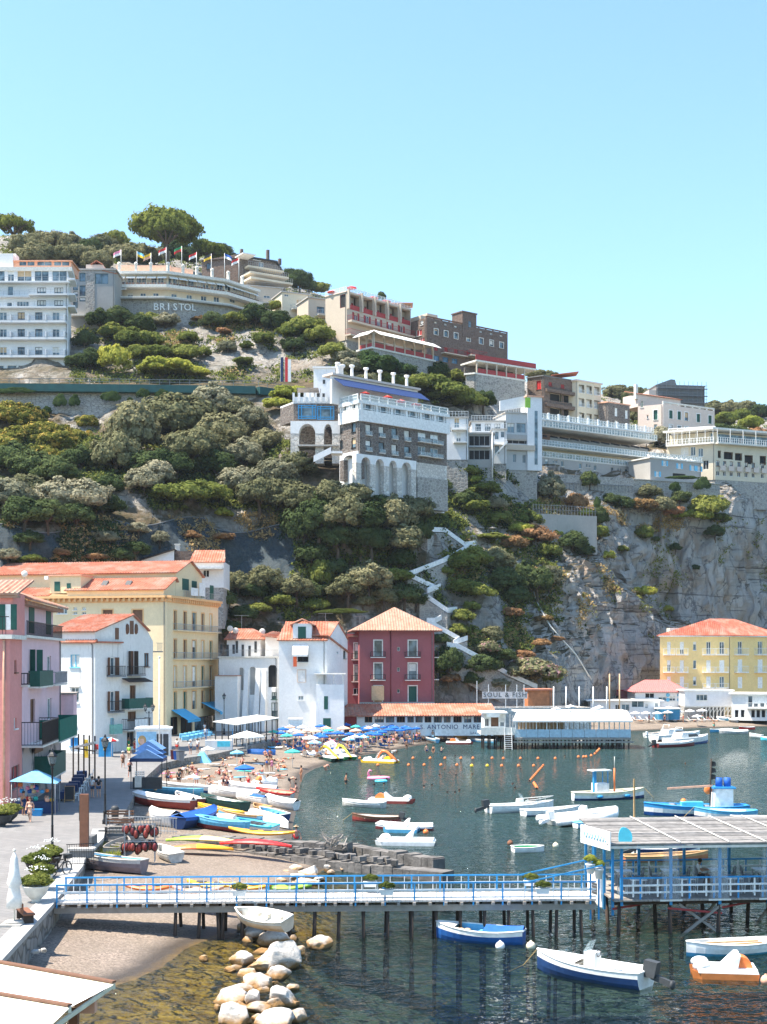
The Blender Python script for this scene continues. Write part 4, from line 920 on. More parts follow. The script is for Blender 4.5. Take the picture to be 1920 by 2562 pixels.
q=MB();f.box(q,0,f.L,zb,zt,0,.08);q.bd('board',M('banner_cloth',(.5,.49,.5),.8),B,True);u,z=f.uz(1264,1744)
ORG[B.name]=Vc(B.location);text('SOUL & FISH',1.1,_g,f.P(u,z,.1),(f.u.x,f.u.y,0),(0,0,1),'lettering',B,.01,1.2)
q=MB()
for x in(1193,1222,1265,1293,1311):u=f.uz(x,1740)[0];f.box(q,u,u+.12,1,zt+(1.2 if x!=1193 else 1.8),-.15,-.03)
q.bd('pole',_w,B,True)
B=Bld('stone_terrace','grey stone terrace with white parapet behind the restaurant pier','terrace',deep(XY(1218,222),XY(1480,226),8),1.0,ZA(1786,222),'pale_rubble');B.walls();B.end();B.flat(.9,'concrete')
B=shed('dark_red_hut','small dark red flat-roofed hut at the foot of the cliff',1512,1590,292,1726,6,'wine_red_render',[(1520,1740,1548,1752,_d)],roof=_k,over=.5,face=_b)
B=shed('blue_beach_cabin','blue beach cabin with white roof beneath the lido windows',1650,1702,268,1772,4,M('cabin_blue',(.05,.25,.42),.7),roof=_w)
B=shed('pale_beach_cabin','small pale blue bathing cabin behind the salmon parasols',722,755,206,1798,2.2,M('pale_cabin',(.6,.72,.78),.6),roof=_w,over=.15,z0=1.6)
B=tg('terrace_canopy','long canvas roofed cafe terrace on dark posts by the yellow palazzo','canopy',W(620,1850,180));f=Fac(XY(588,176),XY(693,192))
q=MB();z0=4.6;q.hexa([f.P(-.2,z0+.0,.4),f.P(f.L,z0+.2,.4),f.P(f.L,z0+.6,-3),f.P(-.2,z0+.4,-3),f.P(-.2,z0+.12,.4),f.P(f.L,z0+.32,.4),f.P(f.L,z0+.7,-3),f.P(-.2,z0+.5,-3)]);q.bd('roof',_o,B,True)
q=MB()
for k in range(8):u=.1+k*(f.L-.3)/7;f.box(q,u,u+.12,1.8,z0+.1,.1,.22);f.box(q,u,u+.12,1.8,z0+.3,-2.8,-2.68)
f.box(q,0,f.L,2.7,2.8,.12,.2);q.bd('post',_g,B,True)
q=MB()
for k in range(7):q=MB();u=.3+k*(f.L-.3)/7;f.box(q,u,u+1.5,1.85,2.68,.14,.18);q.bd('clear_screen','balustrade_glass',B,True)
# the hotels on the hill
def slab(B,e,y0,y1,x0,x1,d0,d1,name='floor_slab',mat=_o):
 """a projecting slab given by the pixel rows at its left end"""
 f=B.edges[e];u0,za=f.uz(x0,y0);u1,_=f.uz(x1,y0);_,zb=f.uz(x0,y1);mb=MB();f.box(mb,u0,u1,zb,za,d0,d1);return B.cd_(mb,name,mat)
def rf_(B,f,u0,u1,z,h,d,mat=_w,step=.5,name='railing',w=.06,glass=None):
 q=MB();n=max(2,int((u1-u0)/step))
 for k in range(n+1):u=u0+(u1-u0-w)*k/n;f.box(q,u,u+w,z,z+h-w,d-w,d)
 f.box(q,u0,u1,z+h-w,z+h,d-w,d);f.box(q,u0,u1,z+h*.45,z+h*.45+w*.6,d-w*.8,d-w*.2)
 o=B.cd_(q,name,mat)
 if glass:g=MB();f.box(g,u0+.02,u1-.02,z+.05,z+h-.1,d-w*.7,d-w*.4);g.bd('glass_panel',glass,o,True);ORG[o.name]=ORG[B.root.name]
 return o
D0=315
B=Bld('balcony_hotel','tall white hotel with stacked rows of balconies at the left edge of the hill','hotel',quad(XY(-260,D0),XY(170,D0),XY(178,D0+8)),ZA(962,D0),ZA(668,D0),'hotel_white')
for y0,y1 in((781,804),(823,846),(868,891)):
 for x in(-78,-36,8,53,97,140):B.win(0,(x-9,y0,x+9,y1),_f,sill=False,frame=_g if x%2 else _w)
 b=B.bp_(0,(-250,y1-12,168,y1+1),1.5,col=_m,slab='hotel_white',step=1.2,th=.5)
 f=B.edges[0];q=MB()
 for x in(-58,-14,29,73,117,163):q=MB();u,z=f.uz(x,y1);f.box(q,u,u+.25,z,z+1.3,.0,1.56);B.cd_(q,'balcony_divider','hotel_white')
for x0,x1 in((-70,-40),(-32,9),(19,41),(46,69),(82,109),(126,152)):B.win(0,(x0,915,x1,929),surround=_o,mull=0)
for x in(104,147):B.win(0,(x-11,719,x+11,739),_f,frame=_g,mull=2,sill=False);B.win(0,(x-11,751,x+11,770),_f,frame=_g,mull=2,sill=False)
B.win(0,(19,716,33,740),_f,sill=False,mull=0);B.win(0,(42,753,72,766),mull=3,sill=False);B.win(0,(17,756,30,766),mull=0,sill=False)
for x0,x1 in((-60,-30),(-22,12),(19,35),(43,79),(86,122),(130,166)):B.win(0,(x0,673,x1,704),'picture_window',mull=1,sill=False)
B.walls();B.end();B.flat(0,_o,1.0,.9)
for(y,x0,x1,o)in((706,-250,176,1.3),(741,-250,78,1.0),(738,76,172,1.5),(769,-250,168,1.3)):
 slab(B,0,y,y+4,x0,x1,0,o,'balcony','hotel_white');f=B.edges[0];u0,z=f.uz(x0,y);u1,_=f.uz(x1,y);rf_(B,f,u0,u1,z,1.0,o-.02,_m,1.2,'railing',.04)
U=deep(XY(-240,D0+2),XY(178,D0+2),8);q=MB();fu=Fac(U[0],U[1]);u0=fu.uz(34,650)[0];fu.box(q,u0,fu.L,B.z1,ZA(648,D0),-8,0);w=B.cd_(q,'penthouse','salmon');ORG[w.name]=ORG[B.root.name]
q=MB()
for x in(49,69,94,112,136,156):fu.box(q,*fu.rect((x,655,x+17,664)),0,.05)
q.bd('window','glass',w,True)
q=MB();fu.box(q,0,u0,B.z1,ZA(630,D0),-8,.5);fu.box(q,u0-6,u0-.3,ZA(630,D0),ZA(618,D0),-6,-3);B.cd_(q,'lift_tower','hotel_white')
q=MB();fu.box(q,u0,fu.L+.4,ZA(648,D0),ZA(646,D0),-8,.6);q.bd('roof','salmon',w,True)
q=MB();fs=B.edges[1]
for y in(700,738,768):fs.box(q,-.2,6,ZA(y,D0),ZA(y-5,D0),0,1.6)
B.cd_(q,'side_cornice','hotel_white')
B=Bld('glazed_stair_block','narrow grey block with tall teal framed stair windows beside the balcony hotel','building',deep(XY(174,334),XY(288,334),9),ZA(830,334),ZA(672,334),'grey_render')
for r in((183,678,195,692),(199,682,214,704),(183,712,195,726),(199,714,214,740),(184,728,195,741),(183,746,195,770),(199,744,214,754),(238,684,271,710)):B.win(0,r,frame=_n,mull=1 if r[0]>230 else 0,sill=False)
B.walls();B.end();B.flat(0,'concrete',.5,.35)
f=B.edges[0];q=MB();f.box(q,*f.rect((182,674,215,776)),0,.04);
q=MB();f.box(q,*f.rect((215,676,237,800)),0,.1);B.cd_(q,'stone_strip','grey_rubble')
q=MB();f.box(q,*f.rect((214,660,256,672)),-5,-.5);w=B.cd_(q,'roof_room','pink_cream');ORG[w.name]=ORG[B.root.name];q=MB();r=f.rect((226,651,256,660));m=(r[0]+r[1])/2
slope(q,f.P(r[0],r[2],0),f.P(r[0],r[2],-5),f.P(m,r[3],-5),f.P(m,r[3],0));slope(q,f.P(r[1],r[2],-5),f.P(r[1],r[2],0),f.P(m,r[3],0),f.P(m,r[3],-5));r=f.rect((256,668,290,680));slope(q,f.P(r[0],r[2]+.4,.2),f.P(r[1],r[2]-.4,.2),f.P(r[1],r[3]-.3,-4),f.P(r[0],r[3]+.3,-4));q.bd('roof',_t,w,True)
B.boxpx(0,(178,790,214,793),0,1.5,'terrace_slab',_o);B.boxpx(0,(178,835,211,838),0,2.5,'terrace_slab',_o)
P=[XY(243,346),XY(290,345),XY(420,345),XY(560,352),XY(640,362)]
zb,z1,z2,z3,zt=ZA(808,345),ZA(754,345),ZA(722,345),ZA(683,345),ZA(654,345)
foot=P+[XY(640,362)+Vc((0,12)),XY(243,346)+Vc((0,14))]
B=Bld('curved_terrace_hotel','long cream hotel with curved terraces above a stone wall bearing its white name','hotel',foot,zb,z3,'hotel_cream')
for e,xs_ in((0,(250,)),(1,(312,327,346,362,385,402)),(2,(422,440,460,478,497,514,534,550)),(3,(570,590,606))):
 for x in xs_:k=max(0,(x-420)*.085);B.win(e,(x-7,694+k,x+8,716+k),_f,mull=1,sill=False,frame=_o)
for e,xs_ in((0,(255,)),(1,(276,326,358,390)),(2,(436,474,510,542)),(3,(582,))):
 for x in xs_:k=max(0,(x-420)*.07);B.win(e,(x-7,733+k,x+7,748+k),mull=1,sill=False,frame=_o)
for x in(260,290):B.win(0,(x-12,757,x+9,779),_f,frame=_n,sill=False)if x==260 else None
B.walls(wallmats={0:0});B.end(['hotel_cream','grey_rubble'])
def ring(name,mat,z0,z1,out,inn=0.0):
 q=MB();n=len(P);O=[]
 c=Vc((P[2].x,P[2].y+30))
 for p in P:d=(p-c).normalized();O.append((p+d*out,p+d*inn))
 for i in range(n-1):q.hexa([Vc((*O[i][0],z0)),Vc((*O[i+1][0],z0)),Vc((*O[i+1][1],z0)),Vc((*O[i][1],z0)),Vc((*O[i][0],z1)),Vc((*O[i+1][0],z1)),Vc((*O[i+1][1],z1)),Vc((*O[i][1],z1))])
 return B.cd_(q,name,mat)
ring('cornice',_o,z3-.5,z3+.15,1.6,-14*0-6);ring('balcony',_o,z2-.3,z2+.5,2.6);ring('terrace','concrete',z1-.35,z1,4.4);ring('terrace_wall','grey_rubble',zb-4,z1-.36,3.2)
ring('name_wall_coping',_o,z1,z1+.25,4.4,4.15)
for e in range(4):
 f=B.edges[e];rf_(B,f,.0,f.L,z2+.5,.9,2.5,_m,.7,'railing',.04)
 n=max(1,int(f.L/2.4))
 if e in(1,2,3):
  for k in range(n):
   q=MB();u0,u1=k*f.L/n+.15,(k+1)*f.L/n-.15;q.hexa([f.P(u0,z3-1.7,1.5),f.P(u1,z3-1.7,1.5),f.P(u1,z3-.7,.1),f.P(u0,z3-.7,.1),f.P(u0,z3-1.65,1.5),f.P(u1,z3-1.65,1.5),f.P(u1,z3-.65,.1),f.P(u0,z3-.65,.1)]);B.cd_(q,'blind_or_painted_shade','canvas')
   q=MB();f.box(q,u1+.02,u1+.26,z2+.5,z3-.6,0,.35);B.cd_(q,'pier','hotel_cream')
   q=MB();r2=random.Random(k+e*9)
   for j in range(3):u=u0+j*.8;q.box(f.P(u+.3,z2+.85,1.2),(.5,.5,.7),r2.random())
   B.cd_(q,'wicker_chair',_b)
f=B.edges[1];q=MB();f.box(q,f.uz(288,660)[0],f.L+.5,z3+.15,ZA(660,345),-5,-1.2);B.cd_(q,'roof_terrace_blind',M('salmon_awning',(.8,.5,.36),.9));f2=B.edges[2]
q=MB();f2.box(q,.3,f2.uz(487,670)[0],z3+.15,ZA(662,345),-5,-1.2);B.cd_(q,'roof_terrace_blind','salmon_awning')
q=MB()
for e,xs_ in((1,(300,342,379)),(2,(418,455,490,528)),(3,(565,600))):
 for x in xs_:q=MB();u,_=B.edges[e].uz(x,680);B.edges[e].box(q,u-.3,u+.3,z3+.15,z3+1.8,.6,1.2);q.ball(B.edges[e].P(u,z3+2.1,.9),.5,6);B.cd_(q,'planter_post',_o)
q=MB();q.hexa([B.edges[0].P(-1,z2-1.2,3.6),B.edges[1].P(3,z2-1.2,3.6),B.edges[1].P(3,z2-.3,.5),B.edges[0].P(-1,z2-.3,.5),B.edges[0].P(-1,z2-.9,3.6),B.edges[1].P(3,z2-.9,3.6),B.edges[1].P(3,z2,.5),B.edges[0].P(-1,z2,.5)]);B.cd_(q,'sun_blind',_w)
f=Fac(P[1]+Vc((0,-3.3)),P[2]+Vc((0,-3.3)));f3=Fac(P[2]+Vc((0,-3.4)),P[3]+Vc((0.3,-3.35)))
for i,ch in enumerate('BRISTOL'):
 x=391+i*15.6;ff=f if x<424 else f3;u,z=ff.uz(x,775+max(0,x-424)*.02);text(ch,2.5,_w,ff.P(u,z-.1,.12),(ff.u.x,ff.u.y,0),(0,0,1),'letter',B.root,.12,1,.02)
FLAGC=[('pink',_w),('light_blue','yellow'),('yellow','salmon'),('red',_w),('green','red'),('red',_w),(_g,'yellow'),('royal_blue',_w),('red',_w)]
FLN=['purple and white','light blue','pale yellow','red and white striped','green and red','red with white','black and gold','blue and white','red and white']
def flag(px,ytop,ybase,D,ca,cb,label,left=True,size=1.9,group='flags flying from hotel terraces'):
 p=W(px,ybase,D);h=ZA(ytop,D)-p.z;t=tg('flag',label,'flag',p,0,group)
 q=MB();q.tube([(0,0,-.5),(0,0,h)],[.09,.05],6);q.bd('flagpole',_w,t)
 q=MB();s=-1 if left else 1;N=6
 for k in range(N):
  x0,x1=k*size/N,(k+1)*size/N;y=lambda x:.25*math.sin(x*3);d=lambda x:-.35*x-.1*x*x
  for j in range(2):
   q.cm=j;za,zz=h-j*size*.32,h-(j+1)*size*.32
   P4=[(s*x0,y(x0),zz+d(x0)),(s*x1,y(x1),zz+d(x1)),(s*x1,y(x1),za+d(x1)),(s*x0,y(x0),za+d(x0))]
   q.extr(P4,(0,.02,0))
 q.bd('cloth',[ca,cb],t);return t
for i,(x,yt,yb)in enumerate(((303,624,668),(343,628,670),(378,632,672),(416,618,674),(455,615,676),(492,630,680),(529,634,684),(562,633,690),(598,644,696))):
 flag(x,yt,yb,343.5 if x<500 else 350,*FLAGC[i],FLN[i]+' flag on the curved hotel roof terrace'+(', third from its right end' if i==6 else ''),left=i%2==0 or i in(5,3))
B=Bld('brick_hill_house','dark brown brick house crowning the hill behind the curved hotel','house',quad(XY(505,378),XY(612,375),XY(650,392)),ZA(720,375),ZA(643,375),'brown_rubble')
B.win(0,(517,658,528,672),frame=_g);B.walls(tops={0:[(0,B.z1),(B.edges[0].L,B.z1),(B.edges[0].L,B.z1+1.2)]});B.end();B.flat(0,'wood_dark',.4)
B=Bld('dark_terraced_house','dark house with overhanging roof, chimneys and planted terraces at the ridge','house',quad(XY(596,372),XY(690,378),XY(714,392)),ZA(735,372),ZA(637,372),'dark_rubble')
B.win(0,(634,643,652,652));B.win(0,(688-40,654,660,672));B.win(1,(692,655,704,676));B.walls();B.end();B.flat(0,_g,.7,.35)
for i,(y,x0,x1,o)in enumerate(((668,612,700,2.5),(688,606,702,5.0),(706,600,704,7))):
 slab(B,0,y,y+5,x0,x1,0,o,'terrace','hotel_cream');f=B.edges[0];u0,z=f.uz(x0,y);u1,_=f.uz(x1,y);rf_(B,f,u0,u1,z,1.1,o-.05,_m,.6,'railing',.05)
q=MB()
for x,y in((612,626),(678,628),(708,650)):u,z=B.edges[0].uz(x,y);B.edges[0].box(q,u,u+.7,B.z1,z+1,-3,-2.2)
B.cd_(q,'chimney','brown_rubble')
B.boxpx(0,(588,645,620,648),0,5,'pergola_cover','canvas')
for i,(nm,lab,x0,x1,D,yt,yb,wins)in enumerate((('terrace_house','pale stepped house with blue door below the dark ridge house',618,708,366,712,775,[(636,724,646,745),(660,738,676,746),(690,735,700,748)]),('balcony_house','small pale house with glazed balcony door left of the beige hotel',706,776,352,728,800,[(742,748,756,770),(712,735,722,742)]),('glazed_balcony_house','grey two storey house with deep balconies touching the beige hotel',772,838,344,742,815,[(793,766,812,784),(798,795,818,806)]))):
 B=Bld(nm,lab,'house',deep(XY(x0,D),XY(x1,D+3),8),ZA(yb,D),ZA(yt,D),'hotel_beige' if i!=1 else 'hotel_cream')
 for w in wins:B.win(0,w,frame=_g if i==2 else _w,sill=False)
 f=B.edges[0];B.walls();B.end();B.flat(0,'concrete',.4,.3);B.bal(0,f.L*.3,f.L,ZA(yt+44,D),1.6,1.1,_m,_o,step=.5)
 rf_(B,f,0,f.L,B.z1,1.0,.3,_m,.8,'roof_railing',.05)
b=XY(868,330);c=b+Vc((.92,1))*17.3;a=b+Vc((-1,.92))*5.4
B=Bld('red_balcony_hotel','beige hotel with red shutters, red balconies and red roof parasols','hotel',quad(a,b,c),ZA(850,330),ZA(727,330),'hotel_beige')
f=B.edges[1];L=f.L
for k in range(5):
 u0,u1=k*L/5+.5,(k+1)*L/5-.15;x=872+k*28.5;s=.285*(x-868)
 B.holes.setdefault(1,[]).append((u0,u1,B.z1-4.3,B.z1-.5))
 q=MB();q.face([f.P(u0,B.z1-4.3,-2),f.P(u1,B.z1-4.3,-2),f.P(u1,B.z1-.5,-2),f.P(u0,B.z1-.5,-2)]);f.box(q,u0,u1,B.z1-4.42,B.z1-4.31,-2,-.05);f.box(q,u0-.2,u0-.02,B.z1-4.3,B.z1-.5,-2,-.25);lg=B.cd_(q,'loggia','hotel_beige');ORG[lg.name]=ORG[B.root.name]
 q=MB();f.box(q,u0+.1,u0+.9,B.z1-4.2,B.z1-1.9,-1.98,-1.9);f.box(q,u1-.9,u1-.3,B.z1-4.2,B.z1-1.9,-1.98,-1.9);q.bd('shutter',_k,lg,True)
 q=MB();f.box(q,u0,u1,B.z1-4.3,B.z1-3.1,-.1,-.04);q.bd('red_railing',_k,lg,True)
 q=MB();f.box(q,u0-.45,u0-.05,B.z1-4.4,B.z1+.25,.02,.7);B.cd_(q,'fin','hotel_beige')
 B.win(1,(x+14,777+s+3,x+23,795+s+6),_f,frame=_o,shut='open',shutcol=_k,sill=False)
B.win(0,(851,738,864,768),'loggia_opening',fill=_d,frame=_k,sill=False,mull=0)
B.walls();B.end();B.flat(0,'pink_cream',.2,.25)
z=f.uz(876,803)[1];B.bal(1,.2,L,z,1.5,1.15,_k,'hotel_beige',step=.35,th=.5)
z=f.uz(870,838)[1];B.bal(1,-.5,L*.55,z,1.8,1.2,_k,'hotel_beige',step=.35,th=.4)
for e in(0,1):rf_(B,B.edges[e],0,B.edges[e].L,B.z1,1.1,.0,_w,1.2,'roof_railing',.05,'balustrade_glass')
q=MB();q.box(f.P(L-1.5,B.z1+1.0,-2),(6,5,.15));B.cd_(q,'roof_canopy','salmon')
HOTEL_PARASOLS=[(832,727,334,'flat red parasol at the left corner of the beige hotel roof'),(880,716,336,'highest red parasol standing over the beige hotel roof'),(870,731,336,'pinkish red parasol just right of the roof corner of the beige hotel'),(897,735,338,'pinkish red parasol in the middle of the beige hotel roof'),(934,741,342,'wide pinkish red parasol on the beige hotel roof'),(966,750,345,'pinkish red parasol towards the right end of the beige hotel roof')]
b=XY(1067,343);c=b+Vc((1.28,1))*17.3;a=b+Vc((-1,1.28))*4.5
B=Bld('brown_stone_hotel','brown stone hotel with square tower, white windows and red shutters','hotel',quad(a,b,c),ZA(925,343),ZA(794,343),'brown_rubble')
f=B.edges[1]
for i,x in enumerate((1087,1112,1137,1168,1200,1226,1251)):
 s=.205*(x-1067)
 B.win(1,(x,818+s,x+9,834+s),surround=_o);B.win(1,(x,857+s+2,x+9,874+s),_f,fill=_k,frame=_k,sill=False)
 B.win(1,(x,800+s,x+7,804+s+1.5),frame=_w,mull=1,sill=False)if i!=3 else None
for x in(1085,1108,1131,1182):s=.16*(x-1085);B.win(1,(x,889+s,x+14,903+s),'arched_window',frame=_l,mull=2,sill=False)
B.win(0,(1052,803,1060,812));B.win(0,(1042,826,1056,838),fill=_k);B.win(0,(1052,845,1062,858),fill=_k)
B.walls();B.end();B.flat(0,'dark_stone',.0,.3)
rf_(B,f,0,f.L,B.z1-.0,.5,.02,_b,2.5,'parapet',.3)
q=MB();u0,zz=f.uz(1157,786);u1,_=f.uz(1192,790);f.box(q,u0,u1,B.z1-3,B.z1+3.3,-4,.12);f.box(q,u0-.2,u1+.2,B.z1+3.3,B.z1+3.6,-4.2,.3);w=B.cd_(q,'tower','brown_rubble');ORG[w.name]=ORG[B.root.name]
q=MB();m=(u0+u1)/2;f.box(q,m-.4,m+.4,B.z1-.3,B.z1+1.2,.12,.18);q.bd('window','glass',w,True)
q=MB();f.box(q,1.5,8.5,B.z1,B.z1+1.6,-8,-4);f.box(q,4.5,8,B.z1+1.6,B.z1+2.8,-8,-5);B.cd_(q,'roof_rooms','hotel_beige')
u0,z=f.uz(1104,882);u1,_=f.uz(1163,882);B.bal(1,u0,u1,z,1.4,1.1,_k,'hotel_beige',step=.4,th=.3);u2,z2_=f.uz(1206,903);B.bal(1,u2,f.L,z2_,1.4,1.1,_k,'hotel_beige',step=.4,th=.3);B.bal(1,u1+.2,u2-.2,f.uz(1164,889)[1],2.4,1.1,_k,'hotel_beige',step=.4,th=.4)
b=XY(935,322);c=b+Vc((1.05,1))*14;a=b+Vc((-1,1.05))*3.5
B=Bld('blind_terrace','restaurant terrace with white sun blinds and red railings over an ivy wall','terrace',quad(a,b,c),ZA(910,322),ZA(868,322),'grey_rubble')
f=B.edges[1];B.win(1,(958,884,966,903),'arched_window',fill=_w,frame=_w,mull=0,sill=False);B.walls();B.end();B.flat(0,_o,.8,.4)
q=MB();zz=B.z1
for e in(0,1):
 ff=B.edges[e];n=6 if e else 2
 for k in range(n+1):u=min(ff.L-.4,k*ff.L/n);ff.box(q,u,u+.35,zz,zz+3.3,-.2,.15)
B.cd_(q,'pillar','hotel_beige')
for e in(0,1):
 ff=B.edges[e];n=6 if e else 2
 q=MB()
 for k in range(n):ff.box(q,k*ff.L/n+.4,(k+1)*ff.L/n-.05,zz,zz+1.1,0,.08)
 B.cd_(q,'red_railing',_k)
 q=MB();q.hexa([ff.P(.1,zz+2.6,2.2),ff.P(ff.L+.6,zz+2.6,2.2),ff.P(ff.L+.3,zz+4.0,-.2),ff.P(.1,zz+4.0,-.2),ff.P(.1,zz+2.7,2.2),ff.P(ff.L+.6,zz+2.7,2.2),ff.P(ff.L+.3,zz+4.1,-.2),ff.P(.1,zz+4.1,-.2)]);B.cd_(q,'sun_blind','canvas')
q=MB();q.prism([p+Vc((0,.3))for p in B.foot],zz+3.3,zz+3.6);B.cd_(q,'ceiling','hotel_beige')
b=XY(1192,332);c=b+Vc((1.5,1))*8.5;a=b+Vc((-1,.4))*2.5
B=Bld('red_terraces','stacked terraces with red balustrades on a stone wall below the brown hotel','terrace',quad(a,b,c),ZA(995,332),ZA(932,332),'grey_rubble')
f=B.edges[1];B.walls();B.end();zz=B.z1;B.flat(0,_o,.5,.4)
q=MB();n=5
for k in range(n+1):u=min(f.L-.3,k*f.L/n);f.box(q,u,u+.3,zz,zz+2.7,-.1,.2)
B.cd_(q,'pillar','hotel_beige');q=MB()
for k in range(n):f.box(q,k*f.L/n+.32,(k+1)*f.L/n-.03,zz,zz+1.1,0,.08)
B.cd_(q,'red_railing',_k);q=MB();f.box(q,-.3,f.L+3.5,zz+2.7,zz+3.1,-6,.4);B.cd_(q,'upper_terrace',_o);q=MB();f.box(q,-.3,f.L+3.5,zz+3.1,zz+4.4,.1,.22);B.cd_(q,'red_balustrade',_k);q=MB();f.box(q,0,f.L,zz,zz+2.7,-5,-4.6);B.cd_(q,'back_wall','dark_rubble')
b=XY(900,250);c=b+Vc((1.14,1))*14.7;a=b+Vc((-.62,.78))*5.6
zA=ZA(1001,250)
B=Bld('arched_stone_hotel','grey stone hotel with white glazed top floor, white tower and tall arched base','hotel',quad(a,b,c),ZA(1138,250),ZA(1052,250),'dark_rubble')
f=B.edges[1];g=B.edges[0]
for i,x in enumerate((915,948,980,1012)):
 s=.155*(x-900)
 for y in(1056,1096):B.win(1,(x,y+s+2,x+14,y+29+s),_f,frame=_i,surround=None,sill=False,fill='glass' if(i+y)%3 else _o,mull=0);B.bp_(1,(x,y+20+s,x+15,y+31+s),.35,col=_m,glass='balustrade_glass',step=1)
for x in(1046,1077):
 s=.155*(x-900)
 for y in(1064,1098):B.win(1,(x,y+s-5,x+20,y+20+s),_f,frame=_w,fill='glass',sill=False);B.bp_(1,(x-1,y+10+s,x+27,y+22+s),.8,col=_m,glass='balustrade_glass',step=1)
for y in(1057,1096):B.win(0,(880,y,890,y+23),frame=_i,mull=0);B.win(0,(851,y+6,858,y+28),frame=_i,mull=0,sill=False)
B.walls();B.end()
zf0,zf1=B.z1,zA
q=MB();out=.5
for e in(0,1):
 ff=B.edges[e];ff.box(q,-.3 if e==0 else .3,ff.L+.3,zf0-.1,zf0+2.0,-.4,out);ff.box(q,-.3 if e==0 else .3,ff.L+.3,zf1-.6,zf1,-.4,out)
gl=B.cd_(q,'glazed_floor',_w);ORG[gl.name]=ORG[B.root.name]
q=MB()
for e in(0,1):ff=B.edges[e];ff.box(q,.1,ff.L,zf0+2.0,zf1-.6,-.3,-.1)
q.bd('pane','glass',gl,True)
q=MB()
for e in(0,1):
 ff=B.edges[e];n=6 if e else 2
 for k in range(n):
  w=ff.L/n
  for t in(0,.12,.27,.73,.88):u=k*w+t*w;ff.box(q,u,u+(.42 if t==0 else .14),zf0+2.01,zf1-.61,-.1,.35)
  ff.box(q,k*w,(k+1)*w,zf1-1.5,zf1-1.4,-.1,.3)
q.bd('mullion',_w,gl,True)
q=MB();q.prism(B.foot,zf0-.3,zf1-.1);
q=MB();q.prism([p for p in B.foot],zf1-.2,zf1+.04);B.cd_(q,'terrace','concrete')
for e in(0,1):rf_(B,B.edges[e],0,B.edges[e].L,zf1,1.2,.4,_w,2.2,'terrace_railing',.12,'balustrade_glass')
q=MB();fz=Fac(Vc(f.a)-f.n*5.2,Vc(f.b)-f.n*5.2);u0=fz.uz(835,960)[0];u1=fz.uz(1050,990)[0]
fz.box(q,u0,u1,zf1,zf1+5.2,-1,-.5);bw=B.cd_(q,'canopy_wall',_r);ORG[bw.name]=ORG[B.root.name]
q=MB();q.hexa([fz.P(u0,zf1+2.7,3.0),fz.P(u1,zf1+2.7,3.0),fz.P(u1,zf1+4.6,0),fz.P(u0,zf1+4.6,0),fz.P(u0,zf1+2.78,3.0),fz.P(u1,zf1+2.78,3.0),fz.P(u1,zf1+4.7,0),fz.P(u0,zf1+4.7,0)]);q.bd('blue_canopy',M('canopy_blue',(.01,.035,.13),.8),bw,True)
q=MB();fz.box(q,u0-.3,u1+.3,zf1+5.2,zf1+5.6,-3,.1);q.bd('roof_edge','pink_cream',bw,True)
for k in range(6):
 q=MB();u=u0+(u1-u0)*(k+.75)/6.2;p=fz.P(u,zf1+5.6,-2.0);q.lathe(p,[(.4,-1),(.3,0),(.28,1.9),(.28,2.1),(.5,2.25),(.5,2.6)],10);B.cd_(q,'column',_w)
tw=Fac(XY(785,262),XY(838,262));q=MB();zt0=ZA(1010,262);tw.box(q,0,tw.L,zt0,ZA(921,262),-4.2,0);tw.box(q,-.2,tw.L+.2,ZA(921,262),ZA(917,262),-4.4,.2);T=B.cd_(q,'tower',_r);ORG[T.name]=ORG[B.root.name]
q=MB();tw.box(q,*tw.rect((808,950,814,960)),0,.04);tw.box(q,*tw.rect((792,984,800,996)),0,.04);tw.box(q,*tw.rect((806,984,813,996)),0,.04);q.bd('window',_g,T,True)
q=MB();p=tw.P(tw.L+1.0,zt0,-2);q.lathe(p,[(.75,0),(.65,5),(.6,7.2),(.95,7.5),(.95,7.9)],10);tw.box(q,tw.L-6,tw.L+.4,zt0-3,zt0+3.2,-7,-4.3);q.bd('turret',_r,T,True)
wl=quad(XY(702,262),XY(735,257),XY(846,257));fw0,fw=Fac(wl[0],wl[1]),Fac(wl[1],wl[2]);q=MB();zw0,zw1=ZA(1054,257),ZA(1009,257)
q.prism(wl,zw0,zw1);wg=B.cd_(q,'left_wing','dark_rubble');ORG[wg.name]=ORG[B.root.name]
q=MB()
for r in((746,1014,791,1048),(794,1017,836,1050)):fw.box(q,*fw.rect(r),0,.04)
q.bd('picture_window','glass',wg,True)
q=MB()
for(x0,y0,x1,y1)in((746,1014,791,1048),(794,1017,836,1050)):
 u0,u1,z0,z1=fw.rect((x0,y0,x1,y1))
 for t in(0,.18,.78,.97):fw.box(q,u0+(u1-u0)*t,u0+(u1-u0)*t+.16,z0,z1,.04,.1)
 for t in(0,.16,.8,.96):fw.box(q,u0,u1,z0+(z1-z0)*t,z0+(z1-z0)*t+.14,.04,.095)
q.bd('window_frame',_l,wg,True)
q=MB();q.prism(wl,zw1,zw1+.3);fw.box(q,0,fw.L,zw1+.3,zw1+1.2,-.1,.02)
for k in range(9):fw.box(q,k*fw.L/8-.2,k*fw.L/8+.2,zw1+.3,zw1+2.0,-.2,.12)
q.bd('terrace_parapet',_r,wg,True)
q=MB();fw.box(q,.5,fw.L*.55,zw1+3.0,zw1+3.15,-5,-1);[fw.box(q,u,u+.1,zw1+.3,zw1+3.0,-1.2,-1.1)for u in(.6,3,5)];q.bd('pergola','grey_wood',wg,True)
